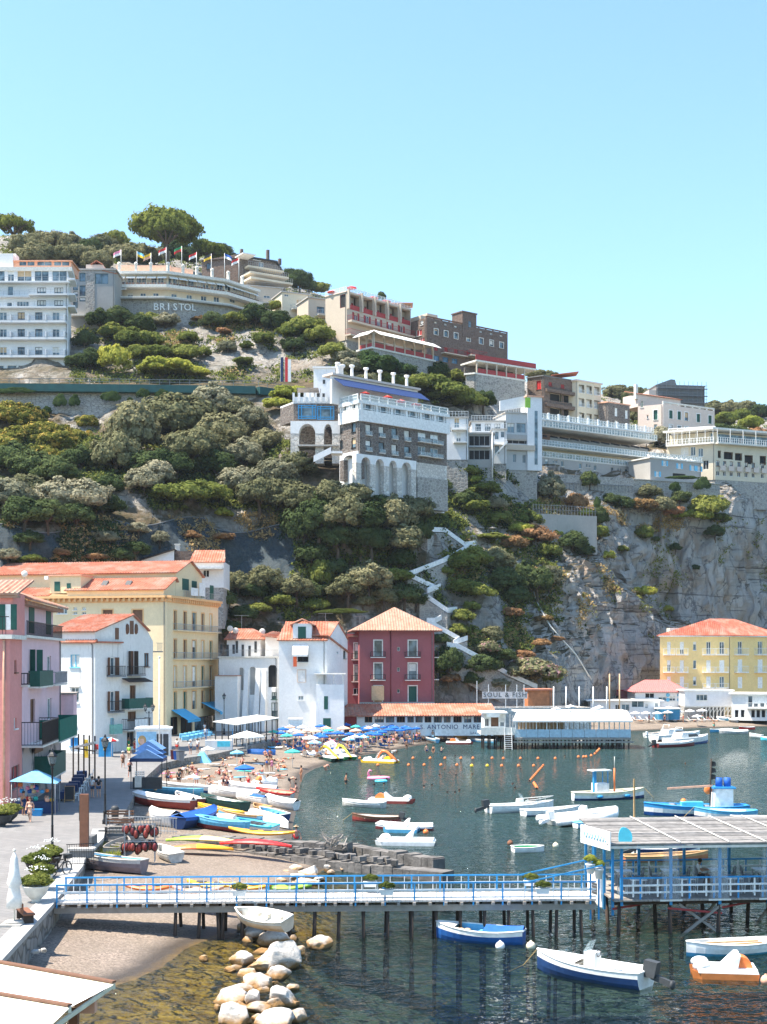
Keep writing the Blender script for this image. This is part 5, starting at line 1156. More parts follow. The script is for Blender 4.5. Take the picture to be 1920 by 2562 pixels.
def arcade(ff,xs_,ytop,ybase,D,name,mat,parent,zfoot,thick=.9,pil=1.2,pilmat='pale_rubble',back=None):
 """arches between piers; xs_: pixel positions of the piers"""
 us=[ff.uz(x,ytop)[0]for x in xs_];zt=ff.uz(xs_[0],ytop)[1];zs=ff.uz(xs_[0],ybase)[1]
 for i in range(len(us)-1):
  q=MB();a,bq=us[i]+pil/2,us[i+1]-pil/2;m=(a+bq)/2;r=(bq-a)/2;h=zt-zs-.5
  pts=[(us[i]-(pil/2 if i==0 else 0),zs),(a,zs)]+[(m-r*math.cos(t),zs+h*math.sin(t))for t in np.linspace(0,math.pi,11)][1:-1]+[(bq,zs),(us[i+1]+(pil/2 if i==len(us)-2 else 0),zs),(us[i+1]+(pil/2 if i==len(us)-2 else 0),zt),(us[i]-(pil/2 if i==0 else 0),zt)]
  q.extr([ff.P(u,z,.25)for u,z in pts],-Vc((ff.n.x,ff.n.y,0))*thick)
  q.bd('arch',mat,parent,True)
 for u in us:
  q=MB();ff.box(q,u-pil/2,u+pil/2,zfoot,zs,.22-thick,.22);q.bd('pier',pilmat,parent,True)
arcade(fw,(738,800,842),1054,1085,257,'arch',_r,wg,ZA(1160,257),3.0,1.6)
q=MB();fw.box(q,-.3,fw.L+1,ZA(1140,260),zw0,-9,-6);q.bd('arch_back','dark_rubble',wg,True)
q=MB();fw.box(q,.8,fw.L,ZA(1118,257),ZA(1114,257),-4,1.0);rr=ZA(1114,257);q.bd('loggia_floor','concrete',wg,True)
q=MB();q.prism([p+Vc((-.4,1.7))for p in B.foot],ZA(1260,250),B.z0);bk=B.cd_(q,'undercroft',_r);ORG[bk.name]=ORG[B.root.name]
arcade(f,(896,932,966,998,1034),1135,1158,250,'arch',_r,bk,ZA(1250,250),1.1,1.25)
arcade(g,(858,893),1136,1152,252,'arch',_r,bk,ZA(1200,252),1.6,1.2,'dark_rubble')
q=MB();f.box(q,f.uz(1043,1150)[0],f.L,ZA(1195,258),B.z0,-2,.05);q.bd('pale_base','pale_rubble',bk,True)
q=MB();f.box(q,f.uz(1043,1150)[0],f.L,ZA(1270,258),ZA(1190,258),-2,.3);q.bd('lower_wall','grey_rubble',bk,True)
q=MB();u0,u1=f.uz(903,1200)[0],f.uz(1030,1200)[0];f.box(q,u0,u1,ZA(1240,250),ZA(1206,250),-2.6,-1.5);q.bd('white_parapet',_r,bk,True)
q=MB();q.hexa([Vc(v)for v in(W(785,1156,248),W(829,1134,248),W(829,1134,247),W(785,1156,247),W(785,1140,248),W(829,1118,248),W(829,1118,247),W(785,1140,247))]);fq=Fac(XY(829,248),XY(857,248));fq.box(q,0,fq.L,ZA(1136,248),ZA(1131,248),-2,1);q.bd('white_stair',_r,bk,True)
HOTEL_PARASOLS+=[(913,980,254,'red parasol under the blue canopy of the arched hotel, furthest left'),(970,990,257,'red parasol under the blue canopy of the arched hotel, second from left'),(1003,1000,259,'red parasol under the blue canopy of the arched hotel, third from left'),(1041,1008,262,'red parasol under the blue canopy of the arched hotel, furthest right')]
B=Bld('white_frame_house','white house with balconies and outside stairs right of the arched hotel','house',deep(XY(1116,285),XY(1172,285),9),ZA(1150,285),ZA(1042,285),'hotel_white')
for r in((1137,1046,1150,1070),(1142,1082,1154,1105),(1122,1070,1130,1080)):B.win(0,r,_f,sill=False)
f=B.edges[0];B.bp_(0,(1130,1064,1168,1076),1.2,col=_w);B.bp_(0,(1135,1095,1168,1108),1.2,col=_w);B.walls();B.end();B.flat(0,'concrete',.3,.3);rf_(B,f,0,f.L,B.z1,1.1,.2,_w,.6,'terrace_railing')
B=Bld('open_frame_block','grey concrete frame block with open floors and white downpipes','building',deep(XY(1168,290),XY(1236,290),8),ZA(1170,290),ZA(1082,290),'grey_render')
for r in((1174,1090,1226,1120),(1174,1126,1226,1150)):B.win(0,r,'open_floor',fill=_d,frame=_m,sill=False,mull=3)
f=B.edges[0];B.walls();B.end();B.flat(0,'concrete',.5,.3);rf_(B,f,0,f.L,B.z1,1.2,.4,_w,.5,'terrace_railing')
q=MB()
for x in(1169,1232):u=f.uz(x,1100)[0];q.tube([f.P(u,ZA(1195,290),.3),f.P(u,B.z1,.3)],.14)
B.cd_(q,'downpipe',_w);B.boxpx(0,(1174,1116,1226,1120),0,.8,'balcony',_m)
for nm,lab,x0,x1,D,yb,yt,ws in(('stepped_house','narrow white stepped house with outside stairs beside the lift house',1232,1268,299,1160,1072,((1238,1080,1248,1100),(1254,1080,1262,1094),(1238,1115,1250,1135))),('upper_terrace_house','white flat roofed terrace house behind the open concrete frame block',1180,1262,306,1100,1052,((1190,1060,1204,1078),(1214,1060,1228,1078),(1238,1060,1252,1078)))):
 B=Bld(nm,lab,'house',deep(XY(x0,D),XY(x1,D),6),ZA(yb,D),ZA(yt,D),'hotel_white')
 for w in ws:B.win(0,w,frame='mid_grey',sill=False)
 f=B.edges[0];B.walls();B.end();B.flat(0,'concrete',.4,.3);rf_(B,f,0,f.L,B.z1,1.1,.3,_w,.6,'terrace_railing');z=B.z1-3.6;B.bal(0,0,f.L,z,1.3,1.0,_w,_o,step=.4);q=MB();q.bar(f.P(0,z-3,1.8),f.P(f.L,z+.4,1.8),.9,.3);B.cd_(q,'outside_stair',_w)
B=Bld('lift_house','white house with green arched shutter and tall lift shaft','building',deep(XY(1266,306),XY(1346,308),8),ZA(1175,306),ZA(1030,306),plaster('pale_grey_render',(.52,.53,.53),amt=.4))
for r in((1270,1058,1288,1083),(1293,1058,1316,1083),(1284,1136,1292,1156),(1308,1138,1316,1158)):B.win(0,r,frame=_m,mull=1,sill=False)
B.win(0,(1268,1100,1330,1112),'open_floor',fill=_d,frame=_m,mull=3,sill=False)
f=B.edges[0];B.walls();B.end();B.flat(0,'concrete',.3,.3);slab(B,0,1113,1126,1264,1336,0,.9,'balcony','hotel_beige');slab(B,0,1086,1098,1266,1330,0,.15,'panel','grey_render')
q=MB();f.box(q,f.L-2.6,f.L+.9,B.z0,ZA(990,306),-4,.4);T=B.cd_(q,'lift_shaft','hotel_white');ORG[T.name]=ORG[B.root.name]
q=MB();f.box(q,f.L-.9,f.L-.2,ZA(1160,306),ZA(1025,306),.4,.46);q.bd('glass_strip','glass',T,True)
q=MB();u0,u1,z0,z1=f.rect((1313,995,1326,1021));f.box(q,u0,u1,z0,z1,.4,.47);q.bd('arched_shutter','lime_green',T,True)
q=MB();f.box(q,f.L-2.9,f.L+1.2,ZA(990,306),ZA(987,306),-4.3,.7);q.bd('roof','salmon',T,True)
q=MB();q.hexa([f.P(-1,B.z1+.3,-1),f.P(f.L-2.7,B.z1+1.5,-1),f.P(f.L-2.7,B.z1+1.5,-1.4),f.P(-1,B.z1+.3,-1.4),f.P(-1,B.z1+2.6,-1),f.P(f.L-2.7,B.z1+4,-1),f.P(f.L-2.7,B.z1+4,-1.4),f.P(-1,B.z1+2.6,-1.4)]);B.cd_(q,'arcaded_wall','hotel_white');rf_(B,f,0,f.L-2.8,B.z1,1.1,.2,_w,.6,'terrace_railing')
a=XY(1346,322);d_=Vc((1.48,1));c=a+d_*21.5
zt=lambda y:ZA(y,322)
B=Bld('long_terraced_hotel','long grey hotel of receding terraces with white glass railings along the cliff top','hotel',deep(a,c,9),zt(1188),zt(1140),'grey_render')
f=B.edges[0]
for x,w in((1365,8),(1384,4),(1391,4),(1404,8),(1449,8),(1467,4),(1474,4),(1486,8),(1529,8),(1546,4),(1553,4),(1564,8),(1606,8)):
 s=.125*(x-1346);B.win(0,(x,1145+s,x+w,1145+s+(15 if w>5 else 9)),frame=_o,mull=0)
B.walls();B.end()
def tier(y0,y1,setb,out,kind):
 z0,z1=zt(y0),zt(y1);ff=Fac(Vc(f.a)-f.n*setb,Vc(f.b)-f.n*setb)
 q=MB();ff.box(q,0,f.L,z0-.25,z0+.02,-9+setb,out);B.cd_(q,'terrace',_o)
 rf_(B,ff,0,f.L,z0+.02,1.25,out-.05,_w,.9,'glass_railing',.07,'balustrade_glass')
 q=MB();ff.box(q,0,f.L,z0,z1,-8+setb,-2.2);B.cd_(q,'back_wall','hotel_cream' if kind==0 else 'grey_render')
 return ff,z0,z1
ff,z0,z1=tier(1140,1115,.3,.4,0)
q=MB();r2=random.Random(2)
for k in range(14):u=.8+k*f.L/14.3;q.ball(ff.P(u,z0+.9,-1.2),r2.uniform(.35,.6),6)
B.cd_(q,'potted_plant',leafmat('pot_leaf',(.05,.09,.03),(.16,.2,.06)))
ff,z0,z1=tier(1113,1082,.0,.9,1)
q=MB()
for k in range(11):u=2+k*(f.L-3)/10.5;q.bar(ff.P(u,z1-.1,-2),ff.P(u,z1-.9,1.0),.25,.4)
B.cd_(q,'raking_beam',_g)
q=MB();r2=random.Random(5)
for k in range(12):u=5+k*2.0;ff.box(q,u,u+.9,z0+.7,z0+.78,-1.4,-.6);ff.box(q,u+.4,u+.5,z0,z0+.7,-1.05,-.95)
B.cd_(q,'table',_g);q=MB();ff.box(q,0,4.2,z0,z1,-2.1,-.4);B.cd_(q,'entrance_room',_b)
ff,z0,z1=tier(1066,1046,.6,1.8,0)
q=MB();ff.box(q,0,f.L-3,z0+.3,z1-.4,-2.2,-2.1);B.cd_(q,'glazing','glass')
q=MB()
for k in range(24):u=k*(f.L-2)/23;ff.box(q,u,u+.14,z0,z1,.5,.64)
ff.box(q,0,f.L-2,z1-.3,z1,-2,1.2);B.cd_(q,'white_frame',_w)
ff,z0,z1=tier(1045,1041,2.5,2.6,0)
q=MB()
for k in range(12):u=k*f.L/12;ff.box(q,u,u+.5,z0,z0+1.5,2.3,2.6)
B.cd_(q,'parapet_post',_w)
q=MB();f.box(q,-1.2,-.1,zt(1180),zt(1030),-2,.3);B.cd_(q,'end_pier','concrete')
b=XY(1362,345);c=b+Vc((1.35,1))*7.2;a=b+Vc((-1,.7))*4.0
B=Bld('loggia_house','dark brown house with deep loggias and red shutters behind the long hotel','house',quad(a,b,c),ZA(1060,345),ZA(938,345),'brown_rubble')
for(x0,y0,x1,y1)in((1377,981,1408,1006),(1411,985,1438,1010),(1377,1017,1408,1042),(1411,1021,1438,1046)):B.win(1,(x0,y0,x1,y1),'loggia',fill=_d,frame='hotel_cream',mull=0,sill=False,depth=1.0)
B.win(0,(1343,953,1354,973),fill='red',frame=_k);B.win(0,(1346,990,1353,1010),fill='red',frame=_k);B.win(1,(1373,955,1382,966),fill=_k,frame=_k);B.win(1,(1404,961,1413,972),fill=_k,frame=_k)
B.walls();B.end();B.flat(0,'dark_stone',.3,.3);slab(B,1,972,980,1364,1440,0,.8,'balcony','brown_rubble');slab(B,1,1008,1017,1364,1440,0,.8,'balcony','brown_rubble')
b=XY(1446,350);c=b+Vc((1.4,1))*4.9;a=b+Vc((-1,.7))*2.6
B=Bld('cream_apartment_block','cream block with three columns of recessed white balconies','building',quad(a,b,c),ZA(1065,350),ZA(949,350),'hotel_cream')
for x in(1449,1468,1487):
 for y in(961,995,1031):s=.14*(x-1446);B.win(1,(x,y+s,x+14,y+23+s),'loggia',fill=_w,frame=_o,mull=0,sill=False,depth=.9);B.bp_(1,(x,y+13+s,x+14,y+23+s),.12,col=_w,slab=_o)
B.walls();B.end();B.flat(0,'pink_cream',.5,.4);q=MB();f=B.edges[1];q.box(f.P(-2,B.z1+1.3,-3),(7,5,.2),0,0,-.12);B.cd_(q,'roof_canopy',M('rust_awning',(.45,.14,.08),.8))
b=XY(1522,352);c=b+Vc((1.4,1))*4.6;a=b+Vc((-1,.7))*2.2
B=Bld('small_brown_house','small brown stone house with white closed shutters','house',quad(a,b,c),ZA(1085,352),ZA(1004,352),'dark_rubble')
for(x0,y0)in((1539,1020),(1565,1026),(1539,1052),(1565,1058)):B.win(1,(x0,y0,x0+7,y0+22),fill=_w,frame=_w,mull=0,sill=False)
B.walls();B.end();B.flat(0,'salmon',.3,.3)
b=XY(1660,365);c=b+Vc((1.6,1))*10.2;a=b+Vc((-1,.5))*6.2
B=Bld('cream_villa','large cream villa with green shutters and salmon roof below the scaffolded house','villa',quad(a,b,c),ZA(1085,365),ZA(1011,365),'pink_cream')
for i,x in enumerate((1675,1696,1714,1744,1773)):
 s=.13*(x-1660);B.win(1,(x,1024+s,x+9,1046+s),_f,fill=_n if i!=2 else 'glass',surround=_w,sill=True);B.win(1,(x,1060+s,x+9,1071+s),surround=_w)
B.win(0,(1636,1026,1646,1050),fill=_n,surround=_w);B.win(0,(1637,1062,1645,1084),frame=_n);B.win(0,(1603,1003,1610,1019),fill=_n);B.win(0,(1619,1038,1623,1046),mull=0)
B.walls();B.end()
f=B.edges[1];g=B.edges[0];q=MB();ft=Fac(Vc(g.a),Vc(g.a)+(Vc(f.b)-Vc(f.a))*.82);ft.box(q,0,ft.L,B.z1-.1,B.z1+3.4,-6,0);u=B.cd_(q,'upper_storey','pink_cream');ORG[u.name]=ORG[B.root.name];q=MB();slope(q,ft.P(-.4,B.z1+3.4,.4),ft.P(ft.L+.4,B.z1+3.4,.4),ft.P(ft.L+.4,B.z1+4.9,-5),ft.P(-.4,B.z1+4.9,-5),rib=0);q.bd('roof',_t,u,True)
q=MB();ft.box(q,-.6,.2,B.z1+2,B.z1+6.0,-1,-.2);q.bd('chimney',_o,u,True)
rf_(B,f,0,f.L,B.z1,.8,0,_o,2.6,'parapet',.35)
B=Bld('scaffolded_house','grey house wrapped in scaffolding and netting on the skyline','house',deep(XY(1643,402),XY(1764,404),10),ZA(1015,402),ZA(962,402),M('netted_grey',(.2,.2,.2),.9))
f=B.edges[0];B.walls(tops={0:[(0,B.z1),(f.L*.42,B.z1),(f.L*.38,B.z1+1.6),(f.L*.3,B.z1+1.7),(0,B.z1-.01)]});B.end();B.flat(0,'dark_stone',.2,.3)
q=MB()
for k in range(12):u=k*f.L/11;f.box(q,u,u+.1,B.z0,B.z1+1,1.0,1.1)
for y in(972,990,1007):z=ZA(y,402);f.box(q,0,f.L+.6,z,z+.12,.3,1.2);f.box(q,0,f.L+.6,z+.95,z+1.02,1.02,1.08)
B.cd_(q,'scaffold','mid_grey');q=MB();f.box(q,-2.2,-.02,B.z0+1,B.z1-1.6,-6,-.2);B.cd_(q,'gable_wing','pink_cream')
b=XY(1790,345);c=b+Vc((2.4,1))*9.5;a=b+Vc((-1,.5))*11
B=Bld('arcaded_hotel','ochre and white hotel with arcades, dining terrace and pink balcony walls','hotel',quad(a,b,c),ZA(1200,345),ZA(1108,345),'hotel_cream')
f,g=B.edges[1],B.edges[0]
for x0,x1,y0,y1 in((1797,1805,1127,1146),(1812,1835,1130,1150),(1840,1858,1133,1153),(1864,1885,1138,1162),(1902,1918,1140,1164)):B.win(1,(x0,y0,x1,y1),'arcade_opening',fill=_d,frame=_b,mull=0,sill=False,depth=.8)
for x in(1793,1810,1827,1846,1864,1882,1905):B.win(1,(x,1152+(x-1790)*.06,x+8,1166+(x-1790)*.06),frame=_b);B.win(1,(x,1178+(x-1790)*.06,x+8,1190+(x-1790)*.06),fill=_d,sill=False)
B.win(0,(1729,1118,1741,1140));B.win(0,(1748,1122,1760,1142));B.win(0,(1704,1120,1723,1138),fill=_o);B.win(0,(1760,1152,1774,1174),fill=_d,sill=False)
B.walls();B.end()
q=MB()
for e in(0,1):ff=B.edges[e];ff.box(q,0,ff.L,B.z1-.3,B.z1+.1,-8,1.4)
B.cd_(q,'terrace',_o)
for e in(0,1):rf_(B,B.edges[e],0,B.edges[e].L,B.z1+.1,1.3,1.35,_w,.7,'railing',.1)
q=MB()
for e in(0,1):
 ff=B.edges[e]
 for k in range(7):u=k*ff.L/6.2;ff.box(q,u,u+.12,B.z1,B.z1+3.6,.8,.92)
B.cd_(q,'slender_post',_w)
q=MB();g.box(q,0,g.L,B.z1,B.z1+3.2,-7,-2.5);f.box(q,0,f.L,B.z1,B.z1+3.2,-7,-2.5);B.cd_(q,'dining_room','hotel_cream');q=MB();f.box(q,.5,f.L-.5,B.z1+.6,B.z1+2.8,-2.5,-2.42);B.cd_(q,'glazing','glass')
q=MB();q.prism([p+(p-sum(B.foot,Vc((0,0)))/4).normalized()*1.2 for p in B.foot],B.z1+3.4,B.z1+3.9);B.cd_(q,'roof',_o)
q=MB()
for k in range(9):u=1.2+k*2.6;f.box(q,u,u+1.6,ZA(1178,346),ZA(1166,346)+.1*k*0,.5,.62);f.box(q,u+1.3,u+1.6,ZA(1166,346),ZA(1161,346),.5,.62)
B.cd_(q,'pink_balcony_wall','pink_cream')
q=MB();ft=Fac(XY(1672,352),XY(1790,348));ft.box(q,0,ft.L,ZA(1100,350)+3,ZA(1100,350)+3.2,-5,0)
for k in range(6):ft.box(q,k*ft.L/5.1,k*ft.L/5.1+.2,ZA(1100,350),ZA(1100,350)+3,-.2,0)
B.cd_(q,'roof_pergola',_w)
b=XY(1628,330);c=b+Vc((1.7,1))*8.4
B=Bld('blue_shuttered_house','plain grey house with pale blue shutters and a roof terrace of sun loungers','house',deep(b,c,8),ZA(1215,330),ZA(1143,330),'grey_render')
for x,y in((1660,1152),(1697,1159),(1730,1164),(1746,1166),(1642,1179)):B.win(0,(x,y,x+8,y+14),fill=_w,frame=_w,shut='open',shutcol='light_blue',mull=1)
f=B.edges[0];B.win(0,(1684,1183,1716,1197),fill=_d,sill=False,frame='mid_grey',mull=0);B.walls();B.end();B.flat(0,_o,.5,.3);rf_(B,f,0,f.L,B.z1,1.1,.3,_w,.6,'railing',.07,'balustrade_glass')
q=MB()
for k in range(10):u=1+k*f.L/10.6;f.box(q,u,u+.6,B.z1+.3,B.z1+.4,-1.9,-.1);q.bar(f.P(u+.3,B.z1+.35,-1.9),f.P(u+.3,B.z1+1.0,-2.4),.6,.08)
B.cd_(q,'sun_lounger',_w)
b=XY(1812,352);c=XY(2000,356)
B=Bld('cliff_edge_pavilion','white glazed pavilion with pool terrace projecting from the cliff edge','building',deep(b,c,9),ZA(1247,352),ZA(1222,352),_r)
for x in(1831,1847,1861,1878,1895,1911,1930,1950):B.win(0,(x,1226,x+13,1243),'glazed_bay',frame=_w,mull=0,sill=False)
f=B.edges[0];B.walls();B.end();q=MB();f.box(q,-3,f.L,B.z1,B.z1+.3,-9,1);f.box(q,-3,f.L,B.z1+.3,B.z1+1.8,.8,1);B.cd_(q,'terrace',_w);q=MB();f.box(q,-.5,f.L,B.z0-.6,B.z0-.01,-9,.6);B.cd_(q,'base_slab','dark_stone');rf_(B,f,-3,f.L,B.z1+1.8,.9,.95,_w,.9,'railing',.06,'balustrade_glass')
WHITE_HILL_PARASOLS=[(1796,1198,350),(1842,1197,351),(1865,1199,351),(1885,1201,352)]
# walls, road, stair
B=tg('road_wall','long pale retaining wall of squared stone carrying the hill road','wall',W(300,1080,284))
ROAD=[(-320,287),(0,287),(300,288),(500,289),(640,290),(705,294)];zr=ZA(972,288)
q=MB()
for(xa,Da),(xb,Db)in zip(ROAD[:-1],ROAD[1:]):
 f=Fac(XY(xa,Da),XY(xb,Db));q.hexa([f.P(0,ZA(1135,280),2.2),f.P(f.L,ZA(1135,280),2.2),f.P(f.L,ZA(1135,280),-1),f.P(0,ZA(1135,280),-1),f.P(0,zr-.6,0),f.P(f.L,zr-.6,0),f.P(f.L,zr-.6,-1),f.P(0,zr-.6,-1)])
q.bd('masonry','white_block_wall',B,True)
q=MB()
for(xa,Da),(xb,Db)in zip(ROAD[:-1],ROAD[1:]):f=Fac(XY(xa,Da),XY(xb,Db));f.box(q,0,f.L,zr-1.0,zr+.6,-.5,1.6)
q.bd('edge_beam',M('road_beam',(.02,.09,.09),.7,.2,.5),B,True)
q=MB()
for(xa,Da),(xb,Db)in zip(ROAD[:-1],ROAD[1:]):
 f=Fac(XY(xa,Da),XY(xb,Db));n=int(f.L/2)
 for k in range(n):f.box(q,k*f.L/n,k*f.L/n+.1,zr+.6,zr+1.8,1.0,1.1)
 f.box(q,0,f.L,zr+1.75,zr+1.85,1.0,1.12);f.box(q,0,f.L,zr+1.2,zr+1.27,1.02,1.1)
q.bd('guard_rail','mid_grey',B,True)
q=MB();pts=[XY(x,D)for x,D in ROAD];q.face([Vc((p.x,p.y-.4,zr+.35))for p in pts]+[Vc((p.x,p.y+14,zr+.35))for p in pts[::-1]]);q.bd('hill_road',M('asphalt',(.06,.06,.06),.9),kind='structure',origin=(0,0,0))
B=tg('garden_wall','big weathered grey retaining wall with fence below the long hotel','wall',W(1440,1360,300));f=Fac(XY(1335,297),XY(1494,303))
q=MB();f.box(q,0,f.L,ZA(1385,300),ZA(1288,300),-2,0);q.bd('masonry',plaster('old_concrete',(.42,.4,.37),(.14,.13,.12),.8),B,True);q=MB()
for k in range(22):u=k*f.L/21.5;f.box(q,u,u+.1,ZA(1288,300),ZA(1264,300),-.2,-.1)
for y in(1266,1277):f.box(q,0,f.L,ZA(y,300),ZA(y,300)+.08,-.2,-.12)
q.bd('fence','mid_grey',B,True)
B=tg('hotel_retaining_wall','tall stained stone retaining wall under the long terraced hotel','wall',W(1500,1240,318));f=Fac(XY(1290,315),XY(1585,326))
q=MB();f.box(q,0,f.L,ZA(1270,318),ZA(1185,318),-3,0);q.bd('masonry','grey_rubble',B,True);q=MB()
for k in range(34):u=k*f.L/33.5;f.box(q,u,u+.1,ZA(1222,318),ZA(1205,318),.2,.3)
f.box(q,0,f.L,ZA(1206,318),ZA(1205,318),.18,.32);q.bd('fence','mid_grey',B,True)
B=tg('cliff_top_wall','high grey stone wall below the blue shuttered house','wall',W(1700,1240,328));f=Fac(XY(1585,327),XY(1802,336))
q=MB();f.box(q,0,f.L,ZA(1275,330),ZA(1204,330),-3,0);q.bd('masonry','grey_rubble',B,True)
q=MB();f.box(q,0,f.L,ZA(1204,330),ZA(1202,330),-3.1,.2);q.bd('coping','concrete',B,True)
B=tg('garden_terrace_wall','low rubble garden wall with clipped hedge above the stair','wall',W(1240,1370,285));f=Fac(XY(1182,283),XY(1302,287));q=MB();f.box(q,0,f.L,ZA(1385,285),ZA(1352,285),-2,0);q.bd('masonry','grey_rubble',B,True)
STAIR=[(1070,1324,276),(1114,1326,275),(1163,1362,273),(1190,1358,272),(1110,1402,267),(1020,1437,262),(1086,1468,260),(1070,1478,259),(1102,1466,258)]
STAIR2=[(1050,1492,257),(1075,1496,256.5),(1120,1527,255),(1143,1524,254),(1090,1552,252),(1068,1552,252),(1150,1598,248),(1135,1608,247),(1170,1596,247)]
STAIR3=[(1118,1612,246),(1150,1618,245),(1210,1650,243),(1270,1685,240),(1330,1712,238),(1345,1718,237)]
def onhill(px,py,D):
 h=hill(px,py);return W(px,py,h.y-2.5)if h is not None else W(px,py,D)
B=tg('cliff_stair','white walled stairway zigzagging down the cliff to the beach','stairs',W(1345,1722,237))
for S in(STAIR,STAIR2,STAIR3):
 for(xa,ya,Da),(xb,yb,Db)in zip(S[:-1],S[1:]):
  a,b2=onhill(xa,ya,Da),onhill(xb,yb,Db);q=MB();h=Vc((0,0,1.0))
  d=(b2-a);s=Vc((d.y,-d.x,0));s=s.normalized()if s.length>.01 else Vc((0,-1,0));s=s if s.y<0 else-s
  t=s*.15;q.hexa([a-h*.45+t,b2-h*.45+t,b2-h*.45-t,a-h*.45-t,a+h*.45+t,b2+h*.45+t,b2+h*.45-t,a+h*.45-t]);q.bd('white_parapet',_w,B,True)
  q=MB();w=-s*2.2;q.hexa([a-h*6,b2-h*6,b2+w-h*6,a+w-h*6,a-h*.6,b2-h*.6,b2+w-h*.6,a+w-h*.6]);q.bd('flight','grey_rubble',B,True)
t=tg('drain_pipe','long pale drain pipe running down the bare rock spur','pipe',onhill(1480,1700,285));ORG[t.name]=Vc(t.location);q=MB();q.tube([onhill(x,y,285)+Vc((0,.3,0))for x,y in((1336,1480),(1348,1514),(1379,1568),(1409,1602),(1443,1639),(1480,1700))],.16,6);q.bd('pipe',_o,t,True)
# vegetation
def crown_mesh(name,seed,nclump=80,per=120,size=.062,sq=(1,1,.85),low=-.55,spread=.27,top=None):
 """a crown of leaf-sized quads gathered in clumps through an uneven volume of radius 1"""
 r=np.random.RandomState(seed);V=[]
 d=r.normal(size=(nclump*3,3));d/=np.linalg.norm(d,axis=1)[:,None];d=d[d[:,2]>low][:nclump]
 rad=r.uniform(.45,.86,len(d))[:,None];C=d*rad*np.array(sq)
 lob=1+.16*np.sin(d[:,:1]*3.1+seed)*np.cos(d[:,1:2]*2.7+seed*2);C*=lob
 cs=r.uniform(.6,1.25,len(C))*spread
 P=np.repeat(C,per,0)+(lambda q:q/np.linalg.norm(q,axis=1)[:,None]*r.uniform(.2,1,(len(q),1))**.6)(r.normal(size=(len(C)*per,3)))*np.repeat(cs,per)[:,None]*np.array((1,1,.8))
 n=P-np.repeat(C,per,0)*.75+r.normal(scale=.12,size=P.shape);n/=np.linalg.norm(n,axis=1)[:,None]
 t=np.cross(n,r.normal(size=P.shape));t/=np.linalg.norm(t,axis=1)[:,None];b=np.cross(n,t)
 s=(r.uniform(.6,1.3,(len(P),1))*size);t=t*s;b=b*s*.62
 Q=np.stack([P-t-b,P+t-b*.4,P+t*.8+b,P-t*.6+b],1).reshape(-1,3)
 me=bpy.data.meshes.new(name);k=len(P)
 me.vertices.add(4*k);me.vertices.foreach_set('co',Q.ravel());me.loops.add(4*k);me.loops.foreach_set('vertex_index',np.arange(4*k));me.polygons.add(k)
 me.polygons.foreach_set('loop_start',np.arange(0,4*k,4));me.polygons.foreach_set('loop_total',np.full(k,4));me.update();me.validate();return me
LM={'O':leafmat('olive_leaf',(.06,.07,.035),(.19,.185,.1),.3),'D':leafmat('dark_leaf',(.02,.04,.015),(.075,.1,.04),.3),'B':leafmat('green_leaf',(.045,.075,.018),(.17,.19,.05),.4),'G':leafmat('grey_leaf',(.09,.095,.06),(.25,.24,.16),.3),'Y':leafmat('flowering_leaf',(.045,.06,.015),(.17,.17,.04),.35,.5,(.52,.38,.1)),'L':leafmat('lime_leaf',(.1,.14,.02),(.33,.34,.07),.45),'R':leafmat('rust_leaf',(.1,.06,.03),(.3,.18,.09),.35),'P':leafmat('oleander_leaf',(.05,.065,.035),(.17,.17,.09),.3,.5,(.48,.28,.28)),'I':leafmat('ivy_leaf',(.015,.035,.012),(.055,.085,.03),.25),'S':leafmat('pine_needles',(.04,.055,.012),(.15,.17,.04),.3)}
CM=[crown_mesh('crown_leaves',11+i)for i in range(5)]
BMm=[crown_mesh('shrub_leaves',31+i,50,110,.078,(1,1,.75),-.15,.3)for i in range(4)]
bark=M('bark',(.11,.085,.065),.95,.25,4)
def trunk_mesh(seed,limbs=5):
 r=random.Random(seed);q=MB();q.tube([(0,0,-1.2),(.03,0,-.7),(r.uniform(-.06,.06),.03,-.3),(0,0,.15)],[.09,.07,.055,.03],6)
 for k in range(limbs):
  a=k*6.28/limbs+r.random();q.tube([(0,0,-.45+r.uniform(-.1,.1)),(math.cos(a)*.25,math.sin(a)*.25,-.12),(math.cos(a)*.55,math.sin(a)*.55,.2)],[.045,.03,.012],5)
 me=bpy.data.meshes.new('trunk');me.from_pydata(q.v,[],q.f);me.materials.append(bark);me.polygons.foreach_set('use_smooth',[True]*len(me.polygons));return me
TM=[trunk_mesh(i)for i in range(3)]
KIND={'O':('olive_tree','grey green olive tree','tree'),'D':('evergreen_tree','dark evergreen tree','tree'),'B':('green_shrub','bright green bush','bush'),'G':('silver_tree','silvery grey tree','tree'),'Y':('flowering_tree','tree with yellow blossom','tree'),'L':('lime_shrub','yellow green shrub','bush'),'R':('rusty_shrub','rust coloured dry bush','bush'),'P':('oleander_bush','pink flowering oleander bush','bush'),'I':('ivy_curtain','dark ivy mass','ivy')}
